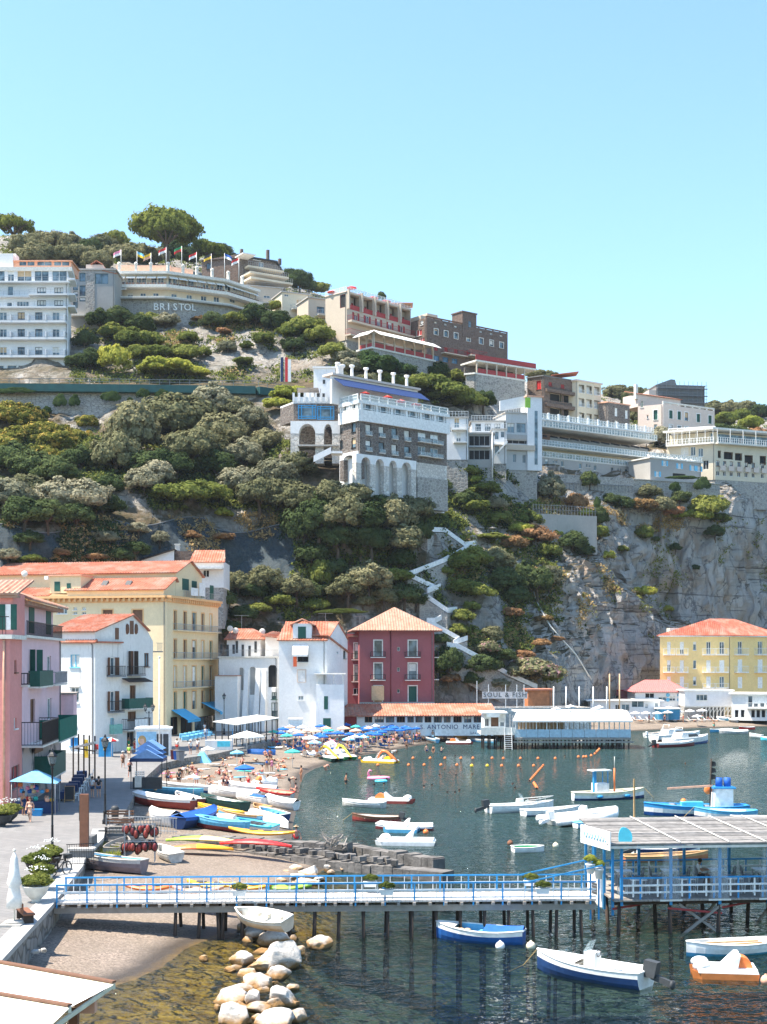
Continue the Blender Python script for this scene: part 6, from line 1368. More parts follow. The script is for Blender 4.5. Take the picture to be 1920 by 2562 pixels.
def region(x,y):
 if y<700 and x<620:return 'on the skyline behind the left hotels'
 if x<700 and y<960:return 'on the slope below the curved hotel'
 if x<1330 and y<900:return 'around the upper hotels'
 if x>1330 and y<1130:return 'behind the cliff top hotels'
 if x>1180 and y<1345:return 'along the cliff edge below the long hotel'
 if 690<x<1330 and y<1030:return 'above the arched stone hotel'
 if x<430 and y<1175:return 'directly under the road wall'
 if x<700 and y<1175:return 'left of the arched stone hotel'
 if x<560 and y>1290:return 'on the netted bank above the palazzo roof'
 if x<560:return 'in the lower row above the netted bank'
 if x<1070 and y<1390:return 'on the slope beneath the arched stone hotel'
 if x<1110:return 'behind the white and red houses'
 if x<1330 and y<1560:return 'right of the zigzag stair'
 if x<1400:return 'at the foot of the zigzag stair'
 return 'on the bare cliff face'
def plant(px,py,rx,k,ry=None,tr=None):
 ry=ry or rx*.85;h=hill(px,py+ry*.7)or hill(px,py+ry)
 if h is None:h=W(px,py+ry,420)
 D=h.y-rx*h.y/F*.45;s=D/F;R_=rx*s*1.26;Rz=ry*s*1.14
 c=W(px,py,D);shrub=k in 'BLRPI'
 nm,lab,cat=KIND[k]
 if k=='Y':c.z-=2.3
 t=tg(nm,lab,cat,(c.x,c.y,c.z-Rz),rnd.uniform(0,6.28),'trees and bushes '+region(px,py))
 me=rnd.choice(BMm if shrub else CM);o=bpy.data.objects.new('crown' if k!='I' else 'foliage',me);COL.objects.link(o);o.parent=t
 if not me.materials:me.materials.append(None)
 o.material_slots[0].link='OBJECT';o.material_slots[0].material=LM[k]
 o.location=(0,0,Rz);o.scale=(R_,R_,Rz)
 if not shrub:
  q=bpy.data.objects.new('trunk',rnd.choice(TM));COL.objects.link(q);q.parent=t;q.location=(0,0,Rz);q.scale=(R_,R_,Rz*1.1)
 od_(t,lab+' '+region(px,py),px);return t
TREES='''25 1010 45 Y;75 1020 42 Y;120 1062 48 Y;60 1075 50 Y;15 1095 45 Y;150 1082 45 Y;190 1072 36 Y;218 1030 26 Y;105 1115 42 Y;165 1132 40 Y;377 1020 24 Y;30 1150 50 D;80 1165 50 D;140 1180 50 D;200 1150 40 D
330 1075 62 O 78;290 1135 52 O 64;372 1165 46 D;440 1045 78 O;535 1005 52 G;485 1120 66 O;562 1082 58 O;612 1140 50 G;630 1050 42 G;420 1160 50 D;545 1165 50 D;668 1105 40 O;590 1020 36 O
15 1235 55 G;75 1225 45 O;150 1245 56 G;215 1245 56 G;258 1262 42 D;360 1205 40 G;422 1240 44 B;480 1240 50 B;532 1240 44 B;600 1205 48 G;650 1235 52 O;692 1190 54 G;742 1165 46 O;60 1285 50 D;120 1285 45 D;190 1290 40 D;390 1185 44 G;560 1285 20 L;330 1150 40 D;275 1215 34 D
340 1375 36 D 22;300 1388 32 D 20;346 1322 26 G 18;75 1348 32 D 20;80 1402 34 B 18;20 1390 26 G;265 1345 26 G 20;400 1345 22 G;560 1345 24 R 16;480 1340 18 R;150 1385 22 R 14;240 1395 24 R 14
800 1292 50 D 58;862 1285 54 O 58;912 1295 48 D;985 1292 48 O 52;1035 1272 44 O;1000 1350 54 O 44;760 1315 46 D 56;1048 1325 30 D 40;845 1345 44 D;930 1350 46 D;760 1250 46 O;830 1235 40 O;890 1235 34 O;950 1260 30 D;720 1240 50 O;780 1385 36 D
595 1460 32 O 34;660 1452 44 O 38;742 1472 40 O;700 1505 36 B 24;805 1442 30 B 54;872 1472 44 O;922 1450 50 O 44;990 1445 34 B;962 1492 36 O;1012 1485 38 D;910 1505 24 O 18;790 1515 30 B;610 1535 30 D 24;645 1525 32 B 20;560 1500 30 D;575 1570 26 D;1000 1400 34 D;840 1420 30 D;1040 1500 26 D;640 1480 30 D;780 1480 34 D
1145 1412 40 B 34;1182 1402 44 B;1240 1402 44 O;1262 1452 44 D;1290 1490 36 D;1160 1472 34 B 28;1202 1482 34 B 28;1312 1442 30 D 36;1346 1452 34 D 40;1374 1442 26 G 32;1285 1362 34 R 28;1332 1342 46 R 36;1372 1382 30 B;1432 1356 36 D;1462 1378 22 D;1392 1336 20 L;1110 1430 22 B
1160 1545 28 B;1150 1578 24 B;1226 1590 30 O 24;1215 1625 36 P 26;1330 1682 64 P 42;1376 1694 30 B 34;1122 1655 34 D 46;1206 1662 40 D 34;1252 1640 34 D 22;1280 1535 26 R 18;1180 1520 22 B;1100 1600 22 D;1130 1700 24 R 16;1250 1710 26 G 16;1350 1610 24 R 14;1310 1640 26 R 16;1180 1700 26 D 20;1360 1550 22 R 12;1390 1600 20 R 10
1380 1222 34 G 38;1475 1202 20 D 26;1612 1268 36 R 24;1645 1272 26 R;1560 1260 24 D 20;1682 1282 26 R;1770 1272 46 B 40;1742 1292 32 L 24;1702 1245 24 D;1622 1232 30 O 20;1500 1292 20 D 32;1502 1335 20 B 26;1612 1338 20 B 26;1520 1392 20 L 16;1612 1482 26 L 20;1672 1525 14 L;1322 1302 36 B 28;1250 1302 30 B;1440 1260 26 R 30;1465 1285 18 L;1530 1250 20 D;1300 1325 28 L 20;1230 1345 40 B 12;1290 1352 32 B 12;1700 1290 20 L;1800 1300 24 B;1390 1300 18 G;1560 1375 14 B;1690 1370 14 D;1640 1350 10 D;1740 1420 10 D;1790 1330 22 D;1655 1265 30 O
250 802 34 D;300 795 36 D;282 835 34 B;352 812 30 D;330 852 40 B;372 852 32 B;286 902 32 L 46;350 885 30 B;402 885 30 B;392 922 46 L 28;442 922 40 L 28;492 932 26 L 18;462 885 38 B 28;372 800 26 B;416 802 30 G 20;535 802 28 D;640 792 40 D 34;590 800 26 B;692 805 34 D;725 832 30 B;760 822 46 B 36;800 842 36 B;832 882 34 B;862 895 28 G;212 850 28 D;226 902 34 D;192 905 24 D;570 868 20 G;508 882 20 B;735 862 26 D;660 850 26 B;680 790 24 P 14;700 770 24 B;620 865 16 B;560 830 18 R 10;500 800 18 R 10;610 905 22 B 14;470 845 24 B
715 987 32 L 24;690 1012 28 L 20;745 978 24 L 14;850 945 24 O 16;922 952 24 O;960 946 24 B;992 962 40 B 28;1042 962 34 B;1082 967 48 B 34;1132 987 48 B 34;1172 1002 38 B;1012 930 24 B;1092 932 30 D;1062 922 24 D;950 922 46 I 38;922 905 20 I 38;1000 930 34 I 24;1092 870 22 G 24;1252 985 50 I 24;1172 945 34 B 10;1210 1000 30 D;1140 945 26 B;880 915 26 G
1135 1125 26 D 36;1142 1176 22 D 30;1172 1182 26 B;1182 1202 20 L;1212 1226 36 B 24;1168 1252 30 D;1110 1215 22 D;1190 1270 30 B;1090 1260 26 D;1240 1260 24 G;1060 1245 20 B
60 612 32 O;100 602 36 O 26;140 606 34 O;182 612 34 O;222 617 30 D;262 614 34 O;291 602 26 B 30;330 640 26 O;202 640 36 O;242 652 34 O;372 642 30 O;75 640 34 O;120 640 36 O;160 642 34 O;300 632 30 O;340 625 26 O;400 640 24 G;525 622 44 D 18;440 622 34 D 36;560 640 24 D;470 640 26 D
750 702 26 D 30;722 692 20 D 22;800 722 22 B 18;955 742 10 D 14;775 715 16 D 20;1342 936 24 O 12;1372 942 20 O;1541 982 30 O 20;1582 987 34 O 22;1592 1035 24 O 30;1792 1022 36 O 20;1817 1052 34 B 24;1852 1042 26 B;1882 1062 30 L;1902 1032 26 D;1840 1088 30 D;1802 1082 30 D;1892 1092 30 R;1652 1092 24 G 28;1565 1004 9 D 22;1830 1022 24 O;1870 1020 24 O;1860 1090 26 B;1625 985 16 O'''
for ln in TREES.split('\n'):
 for e in ln.split(';'):
  w=e.split();plant(float(w[0]),float(w[1]),float(w[2]),w[3],float(w[4])if len(w)>4 else None)
def pine(px,ybase,ytop,rx,D,label,dense=1.0,mat='S'):
 p=W(px,ybase,D);h=ZA(ytop,D)-p.z;r=rx*D/F;t=tg('umbrella_pine',label,'pine tree',p,0,'umbrella pines')
 me=crown_mesh('pine_crown',int(px),int(90*dense),130,.04,(1,1,.42),-.1,.2);me.materials.append(LM[mat])
 o=bpy.data.objects.new('crown',me);COL.objects.link(o);o.parent=t;o.location=(0,0,h-r*.52);o.scale=(r,r,r*1.15)
 q=MB();q.tube([(r*.1,0,-3),(0,0,h*.3),(-r*.05,0,h*.55)],[r*.075,r*.06,r*.05],7)
 for k in range(8):
  a=k*.8+px;q.tube([(-r*.05,0,h*.5),(math.cos(a)*r*.35,math.sin(a)*r*.35,h*.68),(math.cos(a)*r*.72,math.sin(a)*r*.72,h-r*.45)],[r*.04,r*.028,r*.012],5)
 q.bd('trunk',bark,t);return t
pine(35,640,537,56,415,'umbrella pine with bare branches at the left end of the skyline',.8)
pine(418,690,524,98,412,'tallest umbrella pine with the broadest crown, behind the curved hotel',1.3)
pine(420,680,545,64,398,'lower light green umbrella pine in front of the tallest pine',1,'B')
pine(525,680,605,48,410,'small flat umbrella pine right of the tall pines')
def scatter(name,label,n,zones,mat,size,seed,per=16):
 r=np.random.RandomState(seed);P=[];tries=0
 while len(P)<n and tries<n*6:
  tries+=1;z=zones[r.randint(len(zones))];x,y=r.uniform(z[0],z[2]),r.uniform(z[1],z[3]);h=hill(x,y)
  if h is None or mn.noise(h*.11)<(z[4]if len(z)>4 else-.15):continue
  P.append((h.x,h.y-.15,h.z))
 P=np.array(P);k=len(P)*per;C=np.repeat(P,per,0)+r.normal(size=(k,3))*np.array((.8,.5,.42))*size*3+np.array((0,0,size*1.2))
 nn=r.normal(size=(k,3))+np.array((0,-.6,.5));nn/=np.linalg.norm(nn,axis=1)[:,None];t=np.cross(nn,r.normal(size=(k,3)));t/=np.linalg.norm(t,axis=1)[:,None];b=np.cross(nn,t)
 s=r.uniform(.5,1.3,(k,1))*size;t*=s;b*=s*.6
 Q=np.stack([C-t-b,C+t-b,C+t*.8+b,C-t*.7+b],1).reshape(-1,3);me=bpy.data.meshes.new(name)
 me.from_pydata(Q.tolist(),[],np.arange(4*k).reshape(-1,4).tolist());me.materials.append(mat);o=bpy.data.objects.new(name,me);COL.objects.link(o);setp(o,label,'undergrowth',kind='stuff');return o
SL=[(-40,1080,760,1275),(-40,1100,700,1275),(700,1250,1100,1560),(1060,1250,1400,1560),(180,790,900,960),(860,900,1250,1010),(1080,1150,1330,1320),(400,600,900,760),(0,580,420,660),(1330,960,1920,1080),(1100,1500,1330,1700,.02)]
scatter('undergrowth','low green scrub covering the hillside between the trees',5200,SL,LM['B'],.26,5)
scatter('dark_undergrowth','dark scrub in the hollows of the hillside',4200,SL+[(-40,1300,300,1440,.12)],LM['D'],.26,6)
scatter('dry_grass','dry straw coloured grass and weeds on the rocky banks',2600,[(-40,1290,700,1440,.12),(1120,1350,1520,1640,.08),(380,780,760,940,.05),(1250,1250,1800,1330,0),(1480,1300,1600,1480,.25),(1080,1480,1340,1720,.1)],leafmat('straw',(.2,.13,.05),(.46,.32,.16),.3),.2,7)
scatter('cliff_weeds','sparse weeds clinging to the bare cliff',260,[(1300,1300,1920,1640,.12)],LM['B'],.22,8,12)
for x,y,rx,ry in((117,1029,13,17),(152,1008,18,30),(188,1008,15,28),(278,996,24,26),(357,988,18,22),(405,992,20,24),(40,980,55,14),(325,1000,8,8)):
 t=tg('ivy_patch','ivy pad','ivy',W(x,y,285.5),0,'ivy pads on the road wall');o=bpy.data.objects.new('foliage',BMm[x%4]);COL.objects.link(o);o.parent=t;s=286/F
 o.material_slots[0].link='OBJECT';o.material_slots[0].material=LM['I'];o.scale=(rx*s,.5,ry*s);o.rotation_euler=(0,0,0);od_(t,'rounded dark ivy pad on the pale road wall',x)
for x,y,rx,ry,D,lab in((1330+165,1262,10,26,300.5,'narrow creeper hanging down the right end of the big garden wall'),(1690,1222,14,24,325,'dark creeper on the left of the high grey cliff top wall'),(1760,1216,22,30,331.5,'dark creeper trailing down the right of the high grey cliff top wall'),(1710,1196,40,9,326,'clipped dark hedge along the top of the high grey cliff top wall'),(860,1532,66,12,241,'long clipped hedge behind the tall white house'),(1460,1590,12,60,288,'tall strip of moss and creeper on the bare cliff')):
 t=tg('creeper',lab,'plant',W(x,y,D),0);o=bpy.data.objects.new('foliage',BMm[int(x)%4]);COL.objects.link(o);o.parent=t;s=D/F;o.material_slots[0].link='OBJECT';o.material_slots[0].material=LM['I']if 'hedge behind' not in lab else LM['B'];o.scale=(rx*s,.6,ry*s)
q=MB();NX,NZ=60,10;NV=[]
for i in range(NX+1):
 for j in range(NZ+1):
  x=-60+800*i/NX;y0=1322-22*math.sin(i*.35)*.5-(18 if 280<x<520 else 0);y=y0+(1465-y0)*j/NZ;h=hill(x,y);NV.append(W(x,y,(h.y if h else 225)-.35))
q.raw(NV,[(i*(NZ+1)+j,(i+1)*(NZ+1)+j,(i+1)*(NZ+1)+j+1,i*(NZ+1)+j+1)for i in range(NX)for j in range(NZ)]);tn=tg('rockfall_net','dark blue grey rockfall netting pinned over the bank above the palazzo','netting',NV[0]);ORG[tn.name]=Vc(tn.location);clear_mat('dark_net',(.045,.07,.085),.72,.9);q.bd('mesh','dark_net',tn,True)  # netting; its dense dark colour also paints in the shade of the steep bank
q=MB();q.tube([NV[i*(NZ+1)]-Vc((0,.1,0))for i in range(NX+1)],.09,5);q.bd('top_cable','mid_grey',tn,True)
# near jetty and its restaurant
JL,JR=G(142,2260,1.8),G(1493,2250,1.8);ju=(JR-JL);jL=ju.length;ju.normalize();jn=Vc((-ju.y,ju.x,0));JW=2.3
def J(u,w,z):return JL+ju*u+jn*w+Vc((0,0,z-1.8))
B=tg('jetty','long white plank jetty with blue and white railings on wooden piles','jetty',JL)
q=MB();N=int(jL/.2)
for k in range(N):a,b=k*jL/N+.008,(k+1)*jL/N-.008;dz=rnd.uniform(0,.012);q.hexa([J(a,0,1.72),J(b,0,1.72),J(b,JW,1.72),J(a,JW,1.72),J(a,0,1.8+dz),J(b,0,1.8+dz),J(b,JW,1.8+dz),J(a,JW,1.8+dz)])
q.bd('deck','deck_white',B,True)
q=MB()
for w in(.25,JW-.25):q.bar(J(-.3,w,1.42),J(jL,w,1.42),.16,.3)
for k in range(34):q.bar(J(.3+k*jL/34,-.12,1.64),J(.3+k*jL/34,JW+.1,1.64),.14,.14)
q.bd('beam','grey_wood',B,True)
r2=random.Random(8)
for k in range(19):
 u=5.5+k*1.12 if k<3 else 4+k*1.15
 p=J(u,0,0)
 for w in(.3,JW-.3):q=MB();q.tube([J(u+r2.uniform(-.15,.15),w,min(-1.2,gz(p.x,p.y)-.3)),J(u,w,1.4)],[.1,.08],7);q.bd('pile','wood_dark',B,True)
for w,nm in((0.04,'front'),(JW-.04,'rear')):
 q=MB()
 for z in(2.62,):q.bar(J(-.05,w,z),J(jL,w,z),.07,.07)
 for k in range(19):u=k*jL/18.2;q.bar(J(u,w,1.55),J(u,w,2.62),.075,.075)
 q.bd('blue_rail',_l,B,True)
 q=MB();q.bar(J(0,w+.05,2.26),J(jL,w+.05,2.26),.035,.09);q.bar(J(0,w+.05,1.92),J(jL,w+.05,1.92),.03,.07)
 for k in range(36):q.bar(J(.35+k*jL/36.4,w+.07,1.85),J(.35+k*jL/36.4,w+.07,2.58),.035,.07)
 q.bd('white_rail',_w,B,True)
def flowerbox(px,py,lab,w=.02):
 u=(G(px,py,2.2)-JL).dot(ju);p=J(u,w-.12,2.1);t=tg('flower_box',lab,'flower box',p,0,'flower boxes on the jetty railing')
 q=MB();q.hexa([(-.28,-.12,0),(.28,-.12,0),(.28,.12,0),(-.28,.12,0),(-.34,-.14,.26),(.34,-.14,.26),(.34,.14,.26),(-.34,.14,.26)]);q.bd('box',_w,t)
 o=bpy.data.objects.new('flowers',BMm[1]);COL.objects.link(o);o.parent=t;o.location=(0,0,.4);o.scale=(.4,.25,.3);o.material_slots[0].link='OBJECT';o.material_slots[0].material=LM['B']
for i,(x,y,l,w)in enumerate(((602,2228,'flower box with ragged plant hung low on the front jetty rail',.0),(965,2222,'bushy flower box in the middle of the front jetty rail',.0),(1348,2220,'flower box near the restaurant end of the front jetty rail',.0),(1322,2205,'flower box on the rear jetty rail near the restaurant',JW),(925,2205,'flower box on the rear jetty rail near its middle',JW))):flowerbox(x,y,l,w)
PL_,PR_=Vc((JR.x+.9,65.3,0)),Vc((JR.x+15.5,66.6,0));f=Fac(PL_,PR_);zd,zr,DP=1.65,4.15,5.6
B=tg('pile_restaurant','blue and white open restaurant with cane roof standing on piles','restaurant',(PL_.x,PL_.y,0))
q=MB();N=70
for k in range(N):f.box(q,k*f.L/N+.01,(k+1)*f.L/N-.01,zd-.08,zd,-DP,.3)
q.bd('deck','grey_wood',B,True)
q=MB()
for d in(-.2,-2.8,-5.4):f.box(q,0,f.L,zd-.32,zd-.1,d-.12,d)
q.bd('beam','wood_dark',B,True);q=MB()
for k in range(6):q.bar(f.P(k*2.7,zd-.45,.1),f.P(k*2.7+2.7,zd-.5-.25*(k%2),-2+2*(k%2)),.09)
q.bd('red_pipe',_k,B,True)
for k in range(7):
 u=.35+k*2.45
 for d in(0,-2.6,-5.3):
  q=MB();q.tube([f.P(u+r2.uniform(-.25,.25),-2.5,d),f.P(u,zd-.1,d)],[.12,.09],7);q.bd('pile','wood_dark',B,True)
q=MB()
for k in range(3):
 u=3.2+k*4.9;q=MB();q.bar(f.P(u,-.3,.02),f.P(u+2.2,zd-.3,.02),.12);q.bd('cross_brace','grey_wood',B,True);q=MB();q.bar(f.P(u+2.4,-.3,-.1),f.P(u+.1,zd-.3,-.1),.12);q.bd('cross_brace','grey_wood',B,True)
for k in range(5):q=MB();q.bar(f.P(2+3*k,-.3,-2.6),f.P(3.4+3*k,zd-.2,-2.7),.11);q.bd('cross_brace','grey_wood',B,True)
for k in range(7):
 for d in(.16,-DP+.2):
  u=.35+k*2.42;q=MB();f.box(q,u,u+.13,zd-(.3 if d>0 else 0),zr+(.35 if d<0 else 0),d-.13,d);q.bd('post',_l,B,True)
for d in(.14,-DP+.1):
 q=MB();f.box(q,.4,f.L,zd+.98,zd+1.06,d-.06,d)
 for k in range(14):u=.4+k*1.21;f.box(q,u+.9,u+.98,zd-.0,zd+.98,d-.07,d-.01)
 q.bd('blue_rail',_l,B,True)
 q=MB();[f.box(q,.4,f.L,zd+z,zd+z+.09,d-.02,d+.01)for z in(.62,.28)];[f.box(q,.55+k*.4,.63+k*.4,zd+.1,zd+.96,d-.05,d-.022)for k in range(38)if k%3];q.bd('white_rail',_w,B,True)
q=MB();NR=46
for k in range(NR):
 a,b=k/NR,(k+1)/NR;j=r2.uniform(-.02,.03);P=lambda u,t,dz:f.P(u,zr+.15+.55*t+dz,.45-(DP+.6)*t)
 q.cm=k%3;q.hexa([P(-.3+r2.uniform(-.1,.1),a,0),P(f.L+.3,a,0),P(f.L+.3,b,0),P(-.3,b,0),P(-.3+r2.uniform(-.12,.1),a,.05+j),P(f.L+.3,a,.05+j),P(f.L+.3,b,.05+j),P(-.3,b,.05+j)])
q.bd('cane_roof',[M('cane_a',(.21,.2,.19),.95,.3,3),M('cane_b',(.155,.147,.14),.95,.3,3),M('cane_c',(.26,.247,.235),.95,.3,3)],B,True)
q=MB()
for u in(3.2,5.6,7.4,9.2,11.4,13.3):q.bar(f.P(u,zr+.28,.45),f.P(u-.8,zr+.82,-DP),.04)
f.box(q,-.3,f.L+.3,zr-.02,zr+.1,.3,.42);q.bd('roof_batten',_o,B,True)
q=MB()
fs=Fac(f.P(0,0,-DP),f.P(0,0,.1))
for u in(.0,1.9,3.8,5.4):fs.box(q,u,u+.11,zd-.8,zr+.2,-.1,.02)
q.bar(fs.P(0,zr+.3,0),fs.P(5.6,zr-.1,0),.12);q.bd('side_post',_l,B,True)
for u in(2.6,5.0,7.5,9.9,12.3):
 q=MB();n=9
 for i in range(n-1):
  w0,w1=[(i/(n-1)-.5),((i+1)/(n-1)-.5)];dd=lambda w:.24+.05*math.sin(w*22)
  q.face([f.P(u+w0*1.0+.2,zd-.05,dd(w0)),f.P(u+w1*1.0+.2,zd-.05,dd(w1)),f.P(u+w1*.75+.2,zr,dd(w1)),f.P(u+w0*.75+.2,zr,dd(w0))])
 q.bd('clear_curtain','clear_plastic',B,True);q=MB();f.box(q,u-.35,u+.75,zd-.09,zd,.22,.31);q.bd('curtain_weight',_o,B,True)
p=f.P(-.15,0,0)
def signboard(name,label,u,d,z0,z1,w,lines,mat=_w,rot=None):
 a=f.P(u,0,d);fz=Fac(a,Vc((a.x,a.y,0))+(rot or Vc((f.u.x,f.u.y,0)))*w);t=tg(name,label,'sign',(a.x,a.y,z0));q=MB();fz.box(q,0,fz.L,z0,z1,0,.05);q.bd('board',mat,t,True)
 for(tx,s,zz)in lines:text(tx,s,_l if s>.2 else _g,fz.P(fz.L/2,zz,.055),(fz.u.x,fz.u.y,0),(0,0,1),'lettering',t,.005)
 return t
t=signboard('menu_board','tall white board with a small dark menu frame at the restaurant entrance',-.95,-1.0,zd-.35,zd+1.5,1.25,[],rot=Vc((.42,-.9,0)).normalized())
mf=Fac(f.P(-.95,0,-1.0),f.P(-.95,0,-1.0)+Vc((.42,-.9,0))*1.2);q=MB();[mf.box(q,.4,.85,zd+.2+k*.14,zd+.32+k*.14,.05,.06)for k in range(4)];q.bd('menu_frame',_g,t,True)
t=signboard('entrance_sign','white sign with faded blue script over the restaurant gangway',-.9,-2.6,zr-.1,zr+.8,3.2,[],rot=Vc((.3,-.95,0)).normalized())
mf=Fac(f.P(-.9,0,-2.6),f.P(-.9,0,-2.6)+Vc((.3,-.95,0))*3.2);q=MB();[q.tube([mf.P(.4+k*.3,zr+.2,.06),mf.P(.5+k*.3,zr+.55,.06),mf.P(.6+k*.3,zr+.25,.06),mf.P(.72+k*.3,zr+.35,.06)],.02,4)for k in range(8)];q.bd('faded_script','light_blue',t,True)
q=MB();c0=f.P(.55,zr+.45,-.1);q.extr([c0+Vc((.45*math.cos(a)*(1 if math.cos(a)>0 else .5),0,.5*math.sin(a)))for a in np.linspace(0,2*math.pi,16)[:-1]],(0,.06,0));q.bd('blue_fish_shape','aqua',t,True)
for i,(du,dz)in enumerate(((-1.15,2.2),(-.75,1.95))):
 a=f.P(du,0,.3);t=tg('potted_shrub',('upper' if i==0 else 'lower')+' clipped shrub in white pot beside the restaurant entrance','potted plant',(a.x,a.y,zd+dz-.9),0,'potted shrubs at the restaurant entrance')
 q=MB();q.lathe((0,0,0),[(.16,0),(.22,.4),(.25,.42),(.25,.48)],10);q.bd('pot',_w,t);q=MB();q.bar((0,0,-.9-dz+.9),(0,0,0),.08);q.bd('stand',_l,t)
 o=bpy.data.objects.new('foliage',BMm[2]);COL.objects.link(o);o.parent=t;o.location=(0,0,.68);o.scale=(.3,.3,.32);o.material_slots[0].link='OBJECT';o.material_slots[0].material=LM['L']
q=MB();[(q:=MB(),q.bar(J(jL-3.4,w,2.6),J(jL+.3,w,3.4),.06),q.bd('gangway_rail',_l,bpy.data.objects['jetty'],True))for w in(0.02,JW-.04)]
def table(x,y,z,lab,cloth=None,rz=0,grp='restaurant tables on the pile restaurant'):
 t=tg('restaurant_table',lab,'table',(x,y,z),rz,grp);q=MB();q.box((0,0,.74),(.8,.8,.04));q.bd('table_top',_w,t)
 for sx in(-.34,.34):
  for sy in(-.34,.34):q=MB();q.box((sx,sy,.36),(.05,.05,.72));q.bd('leg',_m if not cloth else _i,t)
 if cloth:
  q=MB();q.box((0,0,.775),(.95,.95,.02));[q.hexa([(a[0]*.475-a[1]*.475,a[1]*.475+a[0]*.475,.77),(a[0]*.475+a[1]*.475,a[1]*.475-a[0]*.475,.77),(a[0]*.5+a[1]*.45,a[1]*.5-a[0]*.45,.2),(a[0]*.5-a[1]*.45,a[1]*.5+a[0]*.45,.2)]+[(a[0]*.46-a[1]*.46,a[1]*.46+a[0]*.46,.76),(a[0]*.46+a[1]*.46,a[1]*.46-a[0]*.46,.76),(a[0]*.48+a[1]*.45,a[1]*.48-a[0]*.45,.2),(a[0]*.48-a[1]*.45,a[1]*.48+a[0]*.45,.2)])for a in((1,0),(-1,0),(0,1),(0,-1))]
  q.bd('cloth',cloth,t);
 return t
def chair(x,y,z,rz,lab,mat='mid_grey',grp='chairs of the pile restaurant'):
 t=tg('chair',lab,'chair',(x,y,z),rz,grp);q=MB();q.box((0,0,.44),(.44,.44,.05));q.bd('seat',mat,t);q=MB();q.tube([(-.2,.2,.44),(-.21,.25,.8),(0,.29,.92),(.21,.25,.8),(.2,.2,.44)],.03,5);q.box((0,.24,.66),(.34,.02,.28));q.bd('backrest',mat,t)
 for sx in(-.19,.19):
  for sy in(-.19,.19):q=MB();q.bar((sx*1.1,sy*1.1,0),(sx,sy,.44),.04);q.bd('leg',_w,t)
 return t
for k in range(6):
 for j,d in enumerate((-1.3,-3.9)):
  a=f.P(1.6+k*2.4,0,d);o=table(a.x,a.y,zd,'');od_(o,'white restaurant table on the pile deck, '+('front row' if j==0 else 'rear row'),a.x)
  for s in(-1,1):o=chair(a.x+s*.75,a.y,zd,-s*math.pi/2,'');od_(o,'grey chair at the pile restaurant tables, '+('front row' if j==0 else 'rear row'),a.x+s*.75)
# plaza furniture
def lamp(px,py,h,lab,z=1.8,heads=1,p=None):
 p=p or G(px,py,z);t=tg('street_lamp',lab,'street lamp',p,0,'black street lamps')
 q=MB();q.lathe((0,0,0),[(.2,0),(.2,.25),(.13,.35),(.12,.8),(.15,.85),(.08,.95),(.065,2),(.085,2.05),(.06,2.1),(.05,h-1.1),(.09,h-1.05),(.05,h-.9)],8);q.bd('post',_i,t)
 for i in range(heads):
  x=0 if heads==1 else(-.45+.9*i);b=h-.9
  q=MB();q.lathe((x,0,b),[(.08,0),(.16,.1),(.27,.55),(.3,.57),(.2,.7),(.1,.78),(.07,.9),(.02,1.0)],6,False)
  if heads>1:q.tube([(0,0,h-1.1),(x*.6,0,h-1.15),(x,0,b)],.03,5)
  l=q.bd('lantern',_i,t);q=MB();q.lathe((x,0,b+.14),[(.17,0),(.27,.38)],6,False);q.bd('lantern_glass','balustrade_glass',l)
 return t
lamp(263,2062,6.1,'black iron street lamp standing in the middle of the paved square');lamp(131,2158,6.3,'black iron street lamp by the planters, nearest to the camera')
lamp(373,1885,6.0,'black iron street lamp in front of the advertising kiosk',heads=2);lamp(561,1838,6.2,'tall lamp post beside the big white parasol',z=1.8);lamp(605,1825,6.0,'lamp post in front of the arcaded white house',heads=2);lamp(714,1822,5.5,'lamp post by the pale bathing cabin',heads=2)
p=G(399,1905,1.8);t=tg('flagpole','plain white flagpole by the yellow palazzo','pole',p);q=MB();q.tube([(0,0,0),(0,0,11.5)],[.1,.06],8);q.bd('mast',_w,t);q=MB();q.ball((0,0,11.6),.13,8);q.bd('finial',_o,t)
def planter(px,py,lab,bowl,r=.8,leaf='B',z=1.8):
 p=G(px,py,z);t=tg('planter',lab,'planter',p,0,'flower planters on the square');q=MB();q.lathe((0,0,0),[(.35*r,0),(.3*r,.1),(.45*r,.2),(.8*r,.42),(r,.75),(1.05*r,.8),(.95*r,.8),(.9*r,.72)],14);q.bd('bowl',bowl,t)
 o=bpy.data.objects.new('flowers',BMm[int(px)%4]);COL.objects.link(o);o.parent=t;o.location=(0,0,.95);o.scale=(r*1.25,r*1.25,.55);o.material_slots[0].link='OBJECT';o.material_slots[0].material=LM[leaf]
 q=MB();rr=random.Random(int(px))
 for k in range(26):a=rr.uniform(0,6.28);d=r*rr.uniform(.2,1.1);q.ball((math.cos(a)*d,math.sin(a)*d,1.0+rr.uniform(.05,.42)*(1.3-d/r/1.2)),.05,4)
 q.bd('blossom',_w,o)
planter(90,2258,'white stone bowl of white flowers at the jetty head',_o,.62);planter(105,2228,'white planter hidden behind the white bowl',_o,.55);planter(96,2197,'dark bowl planter beside the parked bicycle','wood_dark',.65);planter(127,2178,'flower bowl behind the near lamp post','wood_dark',.6);planter(22,2058,'big black bowl of white flowers by the market stall',_g,.72);planter(6,2068,'black bowl planter cut by the left edge',_g,.7)
p=G(150,2190,1.8);t=tg('bicycle','black bicycle leaning by the planters','bicycle',p,1.0)
